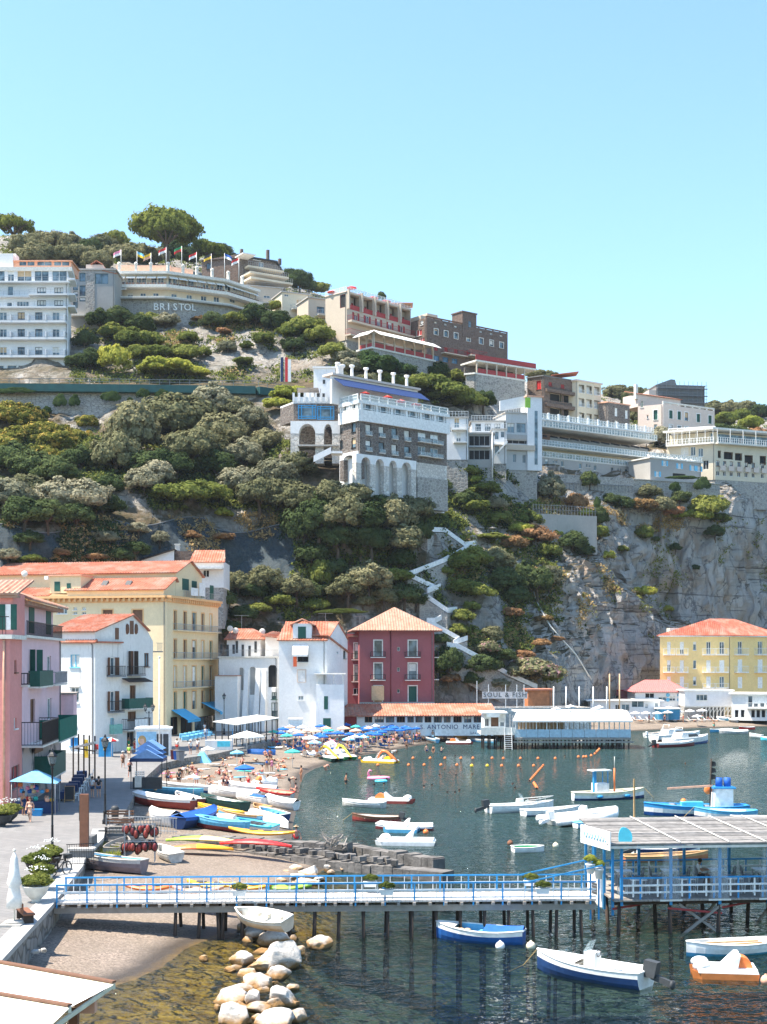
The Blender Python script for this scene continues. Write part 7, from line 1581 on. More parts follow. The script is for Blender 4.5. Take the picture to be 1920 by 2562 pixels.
for x in(-.5,.5):
 q=MB();q.tube([(x+.33*math.cos(a),0,.34+.33*math.sin(a))for a in np.linspace(0,6.283,15)],.035,5,False);w=q.bd('wheel',_g,t);q=MB();[q.bar((x,0,.34),(x+.31*math.cos(a),0,.34+.31*math.sin(a)),.012)for a in np.linspace(0,6.283,9)[:-1]];q.bd('spokes',_m,w)
q=MB()
for a,b in(((-.5,.34),(-.15,.78)),((-.15,.78),(.38,.82)),((-.12,.34),(.38,.78)),((-.5,.34),(-.12,.34)),((-.12,.34),(-.2,.9)),((.5,.34),(.36,1.0))):q.bar((a[0],0,a[1]),(b[0],0,b[1]),.05)
q.bd('frame',_i,t);q=MB();q.box((-.2,0,.93),(.26,.14,.06));q.bd('saddle',_g,t);q=MB();q.bar((.36,-.28,1.02),(.36,.28,1.02),.04);q.bd('handlebar',_i,t)
q=MB();q.box((.55,0,.95),(.3,.36,.24));q.bd('basket',_g,t)
p=G(170,2165,1.8);t=tg('bicycle_rack','slanting black wire bicycle rack behind the bicycle','bicycle rack',p,.4);q=MB();[q.bar((i*.13,0,0),(i*.13,.25,1.1),.02)for i in range(12)];q.bd('wires',_i,t);q=MB();q.bar((-.05,.25,1.1),(1.5,.25,1.1),.04);q.bar((-.05,0,.05),(1.5,0,.05),.04);q.bd('rails',_i,t)
p=G(36,2315,1.8);t=tg('closed_parasol','closed cream parasol standing on a weighted base on the quay','parasol',p);q=MB();q.lathe((0,0,.75),[(.34,0),(.3,.5),(.22,.9),(.32,1.05),(.22,1.5),(.15,2.1),(.04,2.35)],9);q.bd('canopy','tan_cloth' if 0 else 'canvas',t);q=MB();q.tube([(0,0,0),(0,0,3.2)],.035,6);q.ball((0,0,3.2),.07,6);q.bd('pole',_o,t);q=MB();q.box((-.05,-.1,.05),(.9,.9,.1));q.lathe((0,0,.1),[(.4,0),(.38,.1)],12);q.bd('base','concrete',t)
p=G(52,2312,1.8);t=tg('wooden_bench','brown wooden bench behind the closed parasol','bench',p,.45);q=MB();q.box((.3,.5,.42),(.5,1.7,.07));q.bd('seat','rust',t);q=MB();q.box((.02,.5,.7),(.06,1.7,.4));q.bd('backrest','rust',t)
for y in(-.2,1.2):q=MB();q.box((.28,y,.2),(.45,.08,.4));q.bd('leg','wood_dark',t)
t=tg('stone_bench','curved pale stone bench beside the tall brown post','bench',G(188,2148,1.8));q=MB();q.box((.3,.4,.48),(1.5,.75,.12));q.bd('seat','concrete',t);q=MB();q.box((.3,.4,.21),(1.3,.6,.42));q.bd('base','dark_stone',t)
t=tg('rust_post','tall rust brown square information post','post',G(211,2137,1.8));q=MB();q.box((0,0,1.75),(.5,.3,3.5));q.box((0,0,.04),(.8,.5,.08));q.bd('body','rust',t)
q=MB();q.box((-.28,.02,2.4),(.02,.24,.9));q.bd('notice',_n,t)
t=tg('stone_bench','dark stone seat block right of the rust brown post','bench',G(222,2118,1.8));q=MB();q.box((0,.5,.3),(.5,1.6,.6));q.bd('block','dark_stone',t)
for px,py,lab in((298,2085,'slatted wooden bench beside the boats at the square edge'),(300,2062,'second slatted bench behind the first, facing away')):
 t=tg('slatted_bench',lab,'bench',G(px,py,1.8),0,'slatted benches by the boats');q=MB();[q.box((0,y,.45),(1.9,.11,.04))for y in(-.2,-.06,.08)];q.bd('seat','grey_wood',t);q=MB();[q.box((0,.2,z),(1.9,.04,.13))for z in(.68,.86)];q.bd('backrest',_b,t)
 for x in(-.85,.85):q=MB();q.box((x,0,.22),(.07,.5,.44));q.box((x,.23,.6),(.07,.06,.6));q.bd('leg',_i,t)
t=tg('litter_bin','black litter bin behind the slatted benches','bin',G(288,2050,1.8));q=MB();q.lathe((0,0,0),[(.25,0),(.28,.7),(.3,.8),(.2,.95)],10);q.bd('body',_g,t)
t=tg('steps','dark stone steps from the square down to the beach','steps',G(285,2110,1.2));q=MB();[q.box((.4,i*.35,.1+i*.18),(3.2,.4,.2))for i in range(4)];q.bd('treads','dark_stone',t)
q=MB()
for px,py in((285,2100),(320,2090),(353,2080),(300,2080)):pass
t=tg('barrier_fence','grey metal barrier fence around the boats','fence',G(320,2095,1.5),.1);[q.bar((i*.22-1.4,0,0),(i*.22-1.4,0,1.1),.03)for i in range(17)];q.bar((-1.4,0,1.1),(2.2,0,1.1),.05);q.bar((-1.4,0,.2),(2.2,0,.2),.05);q.bar((-1.4,0,0),(-1.4,0,1.5),.08);q.bd('bars','mid_grey',t)
t=tg('barrier_fence','second bent metal barrier right of the benches','fence',G(370,2085,1.3),-.3);q2=MB();q2.v,q2.f,q2.m,q2.sm=list(q.v),list(q.f),list(q.m),list(q.sm);q2.bd('bars',_m,t)
p=G(90,2035,1.8);t=tg('market_stall','souvenir stall under a pale blue square canopy','market stall',p,.12)
q=MB();q.hexa([(-1.7,-1.5,2.5),(1.7,-1.5,2.3),(1.7,1.5,2.3),(-1.7,1.5,2.5),(-.1,-.1,3.2),(.1,-.1,3.2),(.1,.1,3.2),(-.1,.1,3.2)]);q.bd('canopy',M('stall_blue',(.16,.38,.52),.8),t)
for x in(-1.55,1.55):
 for y in(-1.4,1.4):q=MB();q.tube([(x,y,0),(x,y,2.45)],.03,6);q.bd('pole',_m,t)
q=MB();q.box((0,.3,.45),(2.9,1.4,.9));q.bd('counter','navy',t)
goods=['red','pink',_w,_l,'yellow','tan_cloth','salmon','royal_blue','teal','orange']
for i in range(22):
 q=MB();rr=random.Random(i);x,y=rr.uniform(-1.35,1.35),rr.uniform(-.75,.2);q.ball((x,y,rr.choice((.98,1.0,1.75,2.0))+rr.uniform(0,.15)),rr.uniform(.12,.22),6,(1,.8,rr.uniform(.8,1.6)));g=q.bd('hanging_bag',goods[i%10],None,origin=None);bpy.data.objects.remove(g)
for i in range(24):
 rr=random.Random(i+60);a=Vc((rr.uniform(-1.4,1.4),rr.uniform(-.7,.9),0));hi=i%2;w=Matrix.Rotation(.12,3,'Z')@a+p;tt=tg('shopping_bag' if hi else 'straw_basket','','bag' if hi else 'basket',(w.x,w.y,1.8+(1.45+rr.uniform(0,.5)if hi else .9)),rr.uniform(0,3),'goods of the souvenir stall')
 q=MB();s=rr.uniform(.13,.2);q.lathe((0,0,0),[(s*.8,0),(s,s*.8),(s*.75,s*1.6)],8);q.bd('body',goods[(i*7)%10],tt);q=MB();q.tube([(-s*.7,0,s*1.6),(-s*.5,0,s*2.3),(s*.5,0,s*2.3),(s*.7,0,s*1.6)],.015,4);q.bd('handle',_b,tt)
 od_(tt,('bag hanging under' if hi else 'basket heaped on the counter of')+' the souvenir stall',PX(w))
t=tg('storage_box','bright blue plastic box in front of the souvenir stall','box',G(97,2040,1.8)+Vc((0,-.4,0)));q=MB();q.hexa([(-.3,-.2,0),(.3,-.2,0),(.3,.2,0),(-.3,.2,0),(-.36,-.25,.5),(.36,-.25,.5),(.36,.25,.5),(-.36,.25,.5)]);q.bd('body',_l,t)
for i,(x,y)in enumerate(((165,2004),(171,1999),(180,1985),(186,1978),(193,1968),(198,1960),(205,1950))):
 g=G(x,y,1.8);o=table(g.x,g.y,1.8,'','navy',.2,'cafe tables beside the pink house');od_(o,'cafe table with dark blue cloth beside the pink house',y*-1)
 o=chair(g.x+.8,g.y+.1,1.8,-1.4,'',_w,'cafe chairs beside the pink house');od_(o,'white cafe chair beside the blue clothed tables',y*-1)
t=tg('chalkboard','black chalkboard in a wooden frame standing before the cafe tables','chalkboard',G(178,2006,1.8)+Vc((0,-.6,0)));q=MB();q.box((0,0,.72),(.7,.03,1.05),0,.12);q.bd('board',_g,t);q=MB();[q.bar((x,-.02,0),(x,.12,1.3),.05)for x in(-.38,.38)];[q.bar((-.38,y,z),(.38,y,z),.05)for y,z in((.0,.18),(.12,1.28))];q.bd('frame','pale_wood',t)
q=MB();q.box((0,.04,1.15),(.16,.02,.08),0,.12);q.bd('paper_note',_w,t)
def gazebo():
 p=G(372,1972,1.8);t=tg('blue_gazebo','dark blue gazebo with tiered roof sheltering a bar stand','gazebo',p,0)
 for k in range(3):
  z,s,y=2.7+.35*k,1.45-.12*k,k*.5;q=MB();q.hexa([(-s,-1.2+y,z),(s,-1.2+y,z),(s,1.2+y,z),(-s,1.2+y,z),(-.06,-1.2+y,z+.75),(.06,-1.2+y,z+.75),(.06,1.2+y,z+.75),(-.06,1.2+y,z+.75)]);q.bd('canopy',M('gazebo_blue',(.13,.26,.5),.7),t)
 q=MB();q.box((0,-1.2,2.55),(2.9,.03,.3));q.box((1.45,0,2.55),(.03,2.4,.3));q.bd('valance','navy',t)
 for x in(-1.35,1.35):
  for y in(-1.1,1.6):q=MB();q.box((x,y,1.35),(.07,.07,2.7));q.bd('post',_g,t)
 q=MB();q.box((0,-.6,.5),(2.5,.7,1.0));q.bd('counter',_g,t);q=MB();q.box((-.75,-.98,.65),(.6,.03,1.0));q.bd('menu_panel',_o,t)
 q=MB();[q.ball((-1.0+.22*(i%4),-.6,1.1+.18*(i//4)),.12,6,(1,1,.5))for i in range(12)];q.bd('crockery',_w,t)
gazebo()
p=G(385,1890,1.8);t=tg('advertising_kiosk','white kiosk with a large picture of a woman on its side','kiosk',p,.1);q=MB();q.box((0,0,1.55),(4.0,3,3.1));q.bd('body',_w,t);q=MB();q.box((0,0,3.2),(4.3,3.3,.22));q.box((0,0,3.36),(3.4,2.4,.14));q.bd('roof',_w,t)
q=MB();q.box((-.75,-1.52,1.6),(2.3,.03,2.5));pic=q.bd('picture_panel',M('poster_blue',(.3,.55,.75),.5),t);q=MB();q.ball((-1.25,-1.55,1.75),.42,8,(.8,.05,1));q.box((-1.25,-1.55,.8),(.9,.03,.9));q.bd('printed_face',M('poster_skin',(.7,.45,.34),.6),pic);q=MB();q.ball((-1.25,-1.542,1.85),.6,8,(.8,.04,1));q.bd('printed_hair',M('poster_hair',(.5,.33,.15),.7),pic);q=MB();q.box((.1,-1.55,1.3),(.5,.02,1.2));q.bd('printed_figure','navy',pic)
for x in(.75,1.5):q=MB();q.box((x,-1.53,1.35),(.6,.05,2.5));q.bd('door',_g,t)
for x,y,mt,lab,sz in((265,1893,_l,'big rounded bright blue vending cabin by the weathered house',(1.5,1.2,2.2)),(216,1896,'yellow','slim yellow panel standing against the weathered house',(.45,.2,2.1)),(242,1888,'red','red post box on a stand by the weathered house',(.4,.3,1.2))):
 t=tg('vending_cabin' if mt==_l else('information_totem' if mt=='yellow' else 'post_box'),lab,'box',G(x,y,1.8));q=MB();w,d,h=sz;z0=.0 if mt!='red' else .6;q.hexa([(-w/2,-d/2,z0),(w/2,-d/2,z0),(w/2,d/2,z0),(-w/2,d/2,z0),(-w*.42,-d*.42,h+z0*0),(w*.42,-d*.42,h),(w*.42,d*.42,h),(-w*.42,d*.42,h)]);q.bd('body',mt,t);q=MB();q.box((0,-d/2-.0,h*.6),(w*.2,.06,h*.5));q.bd('front_panel','yellow' if mt==_l else _g,t)
for i,(x,y,n)in enumerate(((434,1900,4),)):
 for k in range(n):t=tg('recycling_bin','','bin',G(x+k*7,y+k*1,1.8),0,'recycling bins by the beach steps');q=MB();q.hexa([(-.22,-.3,0),(.22,-.3,0),(.22,.3,0),(-.22,.3,0),(-.28,-.35,1.0),(.28,-.35,1.0),(.28,.35,1.0),(-.28,.35,1.0)]);q.bd('body',['maroon','royal_blue',_m,'mid_grey'][k],t);q=MB();q.box((0,0,1.04),(.6,.75,.07));q.bd('lid',[_b,'mid_grey',_g,_g][k],t);t['label']=['maroon','blue','light grey','dark grey'][k]+' recycling bin in the row by the beach steps'
t=tg('cafe_pergola','dark timber pergola posts with cream roll-up awning beside the pink house','pergola',G(165,1955,1.8));q=MB();[q.bar((i*.75,-i*1.1+3,0),(i*.75,-i*1.1+3,4.3),.12)for i in range(5)];q.bar((0,3,2.9),(3,-1.4,2.9),.1);q.bd('post','wood_dark',t);q=MB();q.bar((.3,2.7,3.0),(3.1,-1.5,3.7),.3,.2);q.bd('rolled_awning','canvas',t)
t=tg('canvas_pergola','white canvas panels on brown beams in the bottom left corner','pergola',(-9,33,0));ORG[t.name]=Vc((-9,33,0))
A=[W(-60,2396,37.2),W(286,2457,34.5)];Bm=[W(-60,2476,34.6),W(175,2515,32.2)];Cc=[W(-60,2556,32.0),W(95,2590,30.6)]
q=MB();[q.face([a[0],a[1],b[1],b[0]])for a,b in((A,Bm),(Bm,Cc))];q.v=[(x,y,z-.06)for x,y,z in q.v];q.bd('canvas',_w,t,True)
q=MB();[q.bar(a[0],a[1],.14,.05)for a in(A,Bm,Cc)];q.bd('beam_cap',_b,t,True);q=MB();[q.bar(a[0]-Vc((0,.02,.12)),a[1]-Vc((0,.02,.12)),.1,.14)for a in(A,Bm,Cc)];q.bar(A[1]-Vc((.03,0,.1)),Cc[1]-Vc((.03,0,.1)),.07,.1);q.bd('beam','cream',t,True)
q=MB();p=W(185,2525,33.2);q.bar((p.x,p.y,-1),(p.x,p.y,p.z),.22);q.bd('post','rust',t,True);q=MB();p=W(215,2510,33.8);q.box((p.x,p.y,p.z-.05),(.5,.3,.35));q.bd('side_box','salmon',t,True)
# rocks
def rockmat():
 m,nt,bs=base('boulder');ge=nt.nodes.new('ShaderNodeNewGeometry');sx=nt.nodes.new('ShaderNodeSeparateXYZ');nt.links.new(ge.outputs['Position'],sx.inputs[0]);v=coord(nt,True)
 c=mixc(nt,ramp(nt,noise(nt,v,1.5,7,.7),.35,.7),(.45,.42,.38),(.7,.67,.62));c=mixc(nt,ramp(nt,noise(nt,v,4,6,.8),.55,.68),c,(.25,.21,.17))
 ad=nd(nt,'ShaderNodeMath',operation='MULTIPLY_ADD');nt.links.new(noise(nt,v,1.2,4),ad.inputs[0]);ad.inputs[1].default_value=-.9;nt.links.new(sx.outputs['Z'],ad.inputs[2])
 c=mixc(nt,ramp(nt,ad.outputs[0],.0,-.3),c,(.34,.19,.07));c=mixc(nt,ramp(nt,sx.outputs['Z'],.12,.0),c,(.1,.06,.02));nt.links.new(c,bs.inputs['Base Color']);bs.inputs['Roughness'].default_value=.9;bump(nt,bs,noise(nt,v,3.5,8,.75),.9,.12);return m
RM=rockmat()
def rock(px,py,w,h,lab,seed,z=0.0,grp='boulders of the little breakwater',name='boulder'):
 p=G(px,py+h*.45,z);s=p.y/F;bm=bmesh.new();bmesh.ops.create_icosphere(bm,subdivisions=4,radius=1);rr=random.Random(seed);off=Vc((rr.uniform(-9,9),rr.uniform(-9,9),seed))
 cuts=[(Vc((rr.gauss(0,1),rr.gauss(0,1),rr.gauss(.2,.8))).normalized(),rr.uniform(.5,.82))for _ in range(13)]
 for v in bm.verts:
  for n,d in cuts:
   e=v.co.dot(n)-d
   if e>0:v.co-=n*e*.97
  v.co*=1+.16*mn.noise(v.co*1.3+off)+.06*mn.noise(v.co*4+off)+.03*mn.noise(v.co*9+off)
 me=bpy.data.meshes.new(name);sxy=w*s/2*1.08;hz=h*s*.62
 for v in bm.verts:v.co=Vc((v.co.x*sxy,v.co.y*sxy*.95,v.co.z*hz))
 bm.to_mesh(me);bm.free();me.materials.append(RM);me.polygons.foreach_set('use_smooth',[True]*len(me.polygons))
 o=bpy.data.objects.new(name,me);COL.objects.link(o);o.location=(p.x,p.y+sxy*.4,z+hz*.32);setp(o,lab,'rock',grp);return o
ROCKS=[(605,2317,24,26,0),(630,2330,68,36,0),(712,2328,52,20,0),(680,2345,100,42,0),(700,2385,118,82,.1),(795,2355,68,40,0),(752,2375,34,32,0),(655,2378,52,18,0),(600,2395,80,42,0),(650,2415,76,32,0),(700,2430,60,46,0),(615,2432,55,26,0),(648,2450,92,44,.1),(575,2425,32,18,0),(570,2490,100,46,0),(635,2490,44,52,.1),(700,2490,84,48,.1),(585,2535,96,62,.05),(690,2510,66,30,0),(655,2520,80,28,0),(745,2535,66,46,0),(695,2548,110,50,.05),(645,2545,40,26,0),(607,2473,60,26,0),(610,2555,40,24,0)]
ADJ=['small round','broad flat','low brown','long pale','largest white','lone dark topped','squat ochre','half sunk brown','white topped split','flat tawny','tall orange stained','low rounded','long white','little weedy','layered ledge-like','upright egg shaped','cracked grey white','big rounded white','dark grooved','flat orange','ochre sided','huge pale','small ochre','thin slab-like','half hidden']
WHERE=['under the beige dinghy','below the beige dinghy','right of the dinghy stern','under the dinghy bow stones','crowning the breakwater','standing apart in the water on the right','between the big rock and the lone rock','at the left foot of the largest rock','on the left of the line in the shallows','in the middle of the line','right of the middle of the line','left below the middle','below the middle of the line','at the left edge of the shallows','far left of the lower line','in the lower middle of the line','on the right of the lower line','lowest on the left','below the cracked rock','between the lowest rocks','lowest on the right','cut by the bottom edge','beside the bottom edge','above the ledge-like rock','wedged at the bottom edge']
for i,(x,y,w,h,z)in enumerate(ROCKS):rock(x,y,w,h,ADJ[i]+' boulder '+WHERE[i],i+1,z)
rock(510,2397,24,16,'small dark stone alone in the golden shallows',90,0);rock(88,2380,26,12,'small grey stone lying at the foot of the quay wall',91,.9);rock(107,2377,18,10,'small white stone beside the grey one at the quay wall',92,.9)
for i,(x,y,w,h)in enumerate(((590,2420,30,18),(660,2360,34,20),(735,2345,30,20),(725,2415,36,26),(670,2440,34,22),(615,2460,36,24),(660,2475,34,24),(735,2470,34,24),(600,2515,38,26),(620,2350,34,20),(735,2510,36,24),(545,2520,30,20),(690,2460,30,22),(655,2400,40,24))):o=rock(x,y,w,h,'',140+i,-.05);od_(o,'smaller stone wedged among the breakwater boulders',x)
for i,(x,y,w,h)in enumerate(((745,2170,42,20),(775,2178,60,28),(818,2168,20,24),(742,2192,44,18),(770,2205,70,22),(830,2180,22,12),(940,2172,24,14),(712,2180,24,12),(800,2196,34,16),(735,2212,40,14),(705,2200,26,12),(860,2172,20,10))):
 o=rock(x,y,w,h,'',40+i,.1,'stones between the jetty and the old mole');od_(o,'pale stone on the shore between jetty and old mole',x)
t=tg('stone_mole','old broken stone mole of dark blocks running out into the bay','mole',G(850,2150,0))
for(xa,ya,xb,yb,z0,z1,wd,nm)in((430,2090,870,2112,.2,1.05,1.0,'upper_wall'),(590,2128,1108,2184,-.8,.6,1.3,'lower_wall'),(860,2112,1085,2150,-.6,.8,1.0,'outer_wall')):
 a,b=G(xa,ya,z1),G(xb,yb,z1);d=(b-a).normalized();n=Vc((-d.y,d.x,0));L=(b-a).length;q=MB();u=0;rr=random.Random(xa)
 while u<L:
  w=rr.uniform(.5,1.0);zt=z1+rr.uniform(-.09,.05)
  for(za,zb_)in((z0,(z0+zt)/2-.015),((z0+zt)/2+.015,zt)):o=rr.uniform(-.05,.05);A_=a+d*(u+.015)+n*o;B_=a+d*min(L,u+w-.015)+n*o;q.hexa([Vc((p.x,p.y,z))for z in(za,zb_)for p in(A_,B_,B_+n*wd,A_+n*wd)])
  u+=w
 q.bd(nm,M('mole_stone',(.15,.14,.13),.95,.5,.9,.6,world=True),t,True)
q=MB();a,b=G(560,2120,.8),G(1000,2168,.8);[q.box(a.lerp(b,k/40)+Vc((0,random.Random(k).uniform(.8,2.4),random.Random(k+5).uniform(-.05,.15))),(.5,.35,.3),k)for k in range(40)];q.bd('rubble_fill','mole_stone',t,True)
t=tg('driftwood_heap','tangled heap of grey driftwood on the old mole','driftwood',G(835,2122,.9));q=MB();rr=random.Random(3)
for k in range(30):a=Vc((rr.gauss(0,.35),rr.gauss(0,.3),rr.uniform(0,.5)));q.bar(a,a+Vc((rr.gauss(0,.5),rr.gauss(0,.4),rr.uniform(.1,.6))),.06)
q.bd('branches','grey_wood',t)
scr=MB();rr=random.Random(12)
for k in range(900):
 p=G(rr.uniform(228,300),rr.uniform(2108,2152),1.35);h=rr.uniform(.15,.5);w=rr.uniform(.03,.07);a=rr.uniform(0,3.1);dx,dy=math.cos(a)*w,math.sin(a)*w;scr.face([(p.x-dx,p.y-dy,1.0),(p.x+dx,p.y+dy,1.0),(p.x+rr.gauss(0,.12),p.y+rr.gauss(0,.12),1.1+h)])
scr.bd('weed_grass',LM['L'],None,True,'yellow green weeds growing behind the quay wall','grass',None,'stuff')
# boats
def hullform(L,Wd,H,tr=.75,rise=.45,full=.4,n=13):
 """rows of (x, half width, sheer z, keel z): stern at -L/2, bow at +L/2"""
 out=[]
 for i in range(n):
  t=i/(n-1);w=(1-((t-full)/(1-full))**2.4)if t>full else tr+(1-tr)*math.sin(t/full*math.pi/2)
  if t>.999:w=.02
  out.append(((t-.5)*L,Wd/2*max(w,.02),H*(1+rise*max(0,t-.35)**2*1.6+(.18*rise*(1-t/.35)**2 if t<.35 else 0)),-.12*H+.5*H*max(0,t-.72)**2*8))
 return out
def motor(t,x,z,mat=_g,s=1.0,tilt=.5,y=0):
 q=MB();q.hexa([(x-.32*s,y-.18*s,z),(x+.12*s,y-.18*s,z),(x+.12*s,y+.18*s,z),(x-.32*s,y+.18*s,z),(x-.42*s,y-.14*s,z+.5*s),(x+.05*s,y-.15*s,z+.55*s),(x+.05*s,y+.15*s,z+.55*s),(x-.42*s,y+.14*s,z+.5*s)]);m=q.bd('outboard_motor',mat,t)
 q=MB();e=(x-.9*s,y,z-.15*s)if tilt else(x-.2*s,y,z-.9*s);q.bar((x-.15*s,y,z+.05),e,.13*s,.2*s);q.ball(e,.16*s,6,(.5,1,1));q.bd('motor_leg',mat,m)
def boat(name,label,a,b,z,W_=None,H=.55,hull=_w,bottom=None,inside=_o,trim=None,tr=.75,feats='',group=None,cat='boat',rise=.45,draft=.16,flip=False,lift=0.0):
 """a bow pixel, b stern pixel at the water or sand line"""
 if z is None:pa,pb=ground(*a),ground(*b)
 else:pa,pb=G(*a,z),G(*b,z)
 d=pa-pb;L=Vc((d.x,d.y)).length;Wd=W_ or L*.3;c=(pa+pb)/2;rz=math.atan2(d.y,d.x)
 zz=-draft if z is not None and z<=.05 else .12*H
 t=tg(name,label,cat,(c.x,c.y,c.z+zz+lift),rz,group)
 if z is None:t.rotation_euler=(.06*(1 if L>4 else-1),-math.atan2(pa.z-pb.z,L),rz)
 R_=hullform(L,Wd,H,tr,rise);q=MB();q.smooth=True;S=[]
 for x,w,zt,zk in R_:S.append([(x,w,zt),(x,w*.97,zt*.72),(x,w*.88,zt*.4),(x,w*.6,zk+.09*H),(x,0,zk),(x,-w*.6,zk+.09*H),(x,-w*.88,zt*.4),(x,-w*.97,zt*.72),(x,-w,zt)])
 for i in range(len(S)-1):
  for j in range(8):q.cm=1 if 2-('N' in feats)<=j<=5+('N' in feats)else(2 if j in(0,7)else 0);q.face([S[i][j],S[i][j+1],S[i+1][j+1],S[i+1][j]])
 q.cm=0;q.smooth=False;q.face(S[0]);q.bd('hull',[hull,bottom or hull,trim or hull],t)
 fl=.28*H;ins=MB();e=.06
 if 'k' not in feats:
  for i in range(len(R_)-2):
   (x0,w0,z0,_),(x1,w1,z1,_)=R_[i],R_[i+1];w0,w1=max(.01,w0-e),max(.01,w1-e);x0=x0+(e if i==0 else 0)
   for s in(-1,1):P=[(x0,s*w0,z0),(x1,s*w1,z1),(x1,s*w1*.75,fl),(x0,s*w0*.75,fl)];ins.face(P if s>0 else P[::-1])
   ins.face([(x0,-w0*.75,fl),(x1,-w1*.75,fl),(x1,w1*.75,fl),(x0,w0*.75,fl)])
  (x0,w0,z0,_)=R_[0];ins.face([(x0+e,-w0+e,z0),(x0+e,w0-e,z0),(x0+e,w0*.7,fl),(x0+e,-w0*.7,fl)]);ins.bd('interior',inside,t)
  for f_ in((.3,.52,.72)if L>3.2 else(.35,.65)):
   k=int(f_*12);x,w,zt,_=R_[k];q=MB();q.box((x,0,zt*.72),(.24,w*1.86,.05));q.bd('thwart',inside,t)
 g=MB()
 for s in(-1,1):g.tube([(x,s*max(w-.02,.0),zt+.01)for x,w,zt,_ in R_],.045 if L<6 else .06,5)
 g.tube([(R_[0][0],-R_[0][1],R_[0][2]),(R_[0][0],R_[0][1],R_[0][2])],.045,5);g.bd('gunwale',trim or(_w if hull!=_w else _o),t)
 top=lambda i,k=1:[(R_[i][0],s*R_[i][1]*k,R_[i][2])for s in(-1,1)]
 def deckpart(i0,i1,mat,nm,hump=.08):
  q=MB();q.smooth=True
  for i in range(i0,i1):
   (a0,a1),(b0,b1)=top(i,.96),top(i+1,.96);m0,m1=(a0[0],0,a0[2]+hump),(b0[0],0,b0[2]+hump*(0.3 if i+1==12 else 1));q.face([a0,m0,m1,b0]);q.face([m0,a1,b1,m1])
  return q.bd(nm,mat,t)
 if 'D' in feats:deckpart(7,12,_w,'foredeck')
 if 'F' in feats:deckpart(9,12,trim or inside,'foredeck',.04);deckpart(0,2,trim or inside,'aft_deck',.04)
 for ch,mt in(('c','royal_blue'),('w',_w),('y','canvas')):
  if ch in feats:deckpart(0,12,mt,'cover',.3)
 if 'h' in feats:deckpart(0,5,'royal_blue','half_cover',.22)
 if 'm' in feats:motor(t,R_[0][0]-.05,R_[0][2]*.75,_g,min(1.3,L/4.2))
 if 'M' in feats:motor(t,R_[0][0]-.05,R_[0][2]*.75,_w,1.0)
 if 'C' in feats:
  x=-.02*L;q=MB();q.box((x,0,H+.12),(.5,.55,.75));cn=q.bd('console',_w,t);q=MB();q.hexa([(x+.2,-.3,H+.5),(x+.28,-.3,H+.5),(x+.28,.3,H+.5),(x+.2,.3,H+.5),(x-.05,-.24,H+.95),(x,-.24,H+.95),(x,.24,H+.95),(x-.05,.24,H+.95)]);q.bd('windscreen','balustrade_glass',cn);q=MB();q.tube([(x-.3,.16*math.cos(a),H+.48+.16*math.sin(a))for a in np.linspace(0,6.28,9)],.02,4,False);q.bd('steering_wheel',_i,cn)
  q=MB();q.box((x-.9,0,H*.8),(.5,.8,.4));q.bd('seat',_w,t)
 if 'R' in feats:
  q=MB()
  for s in(-1,1):q.tube([(R_[i][0],s*R_[i][1]*.9,R_[i][2]+.4)for i in range(6,13)],.025,5);[q.bar((R_[i][0],s*R_[i][1]*.9,R_[i][2]),(R_[i][0],s*R_[i][1]*.9,R_[i][2]+.4),.025)for i in(6,8,10)]
  q.bd('bow_rail',_w,t)
 if 'o' in feats:q=MB();q.bar((-.35*L,-.12*Wd,H*.95),(.25*L,-.2*Wd,H*.98),.06);q.bar((-.35*L,.1*Wd,H*.95),(.25*L,.22*Wd,H*.98),.06);q.bd('oar','pale_wood',t)
 if 'b' in feats:q=MB();q.lathe((-.12*L,0,fl),[(.22,0),(.28,.45),(.29,.47)],10);q.bd('bucket','aqua' if 'lilac' in hull else _l,t)
 if 'n' in feats:q=MB();rr=random.Random(int(L*99));[q.ball((rr.uniform(-.3,.3)*L,rr.uniform(-.3,.3)*Wd,H*.75),rr.uniform(.15,.3),6,(1.2,1,.6))for k in range(9)];q.bd('fishing_net','tan_cloth',t)
 if 'f' in feats:q=MB();[q.ball((x*L,-Wd*.5,H*.62),.2,6,(1.7,.8,.8))for x in(-.2,.18)];q.bd('fender',_l,t)
 if 'S' in feats:q=MB();q.bar((L*.08,0,fl),(L*.08,0,4.2),.11);q.bd('mast','pale_wood',t)
 if 'T' in feats:
  q=MB();q.box((-.12*L,0,H+.35),(1.3,1.1,1.0));q.bd('wheelhouse',_w,t);q=MB();q.bar((-.2*L,0,H),(-.2*L,0,H+2.0),.25,.3);[q.bar((-.05*L,y,H+.8),(-.05*L,y,H+2.0),.07)for y in(-.5,.5)];q.bd('canopy_post',_l,t);q=MB();q.box((-.13*L,0,H+2.05),(1.9,1.3,.1));q.bd('canopy',_w,t);q=MB();q.tube([(.08*L,0,H),(.08*L,0,H+2.2)],.09,6);q.bd('red_flag_roll','orange',t);q=MB();q.tube([(.08*L,0,H+2.2),(.08*L,0,H+3.3)],.03,5);q.bd('staff',_o,t)
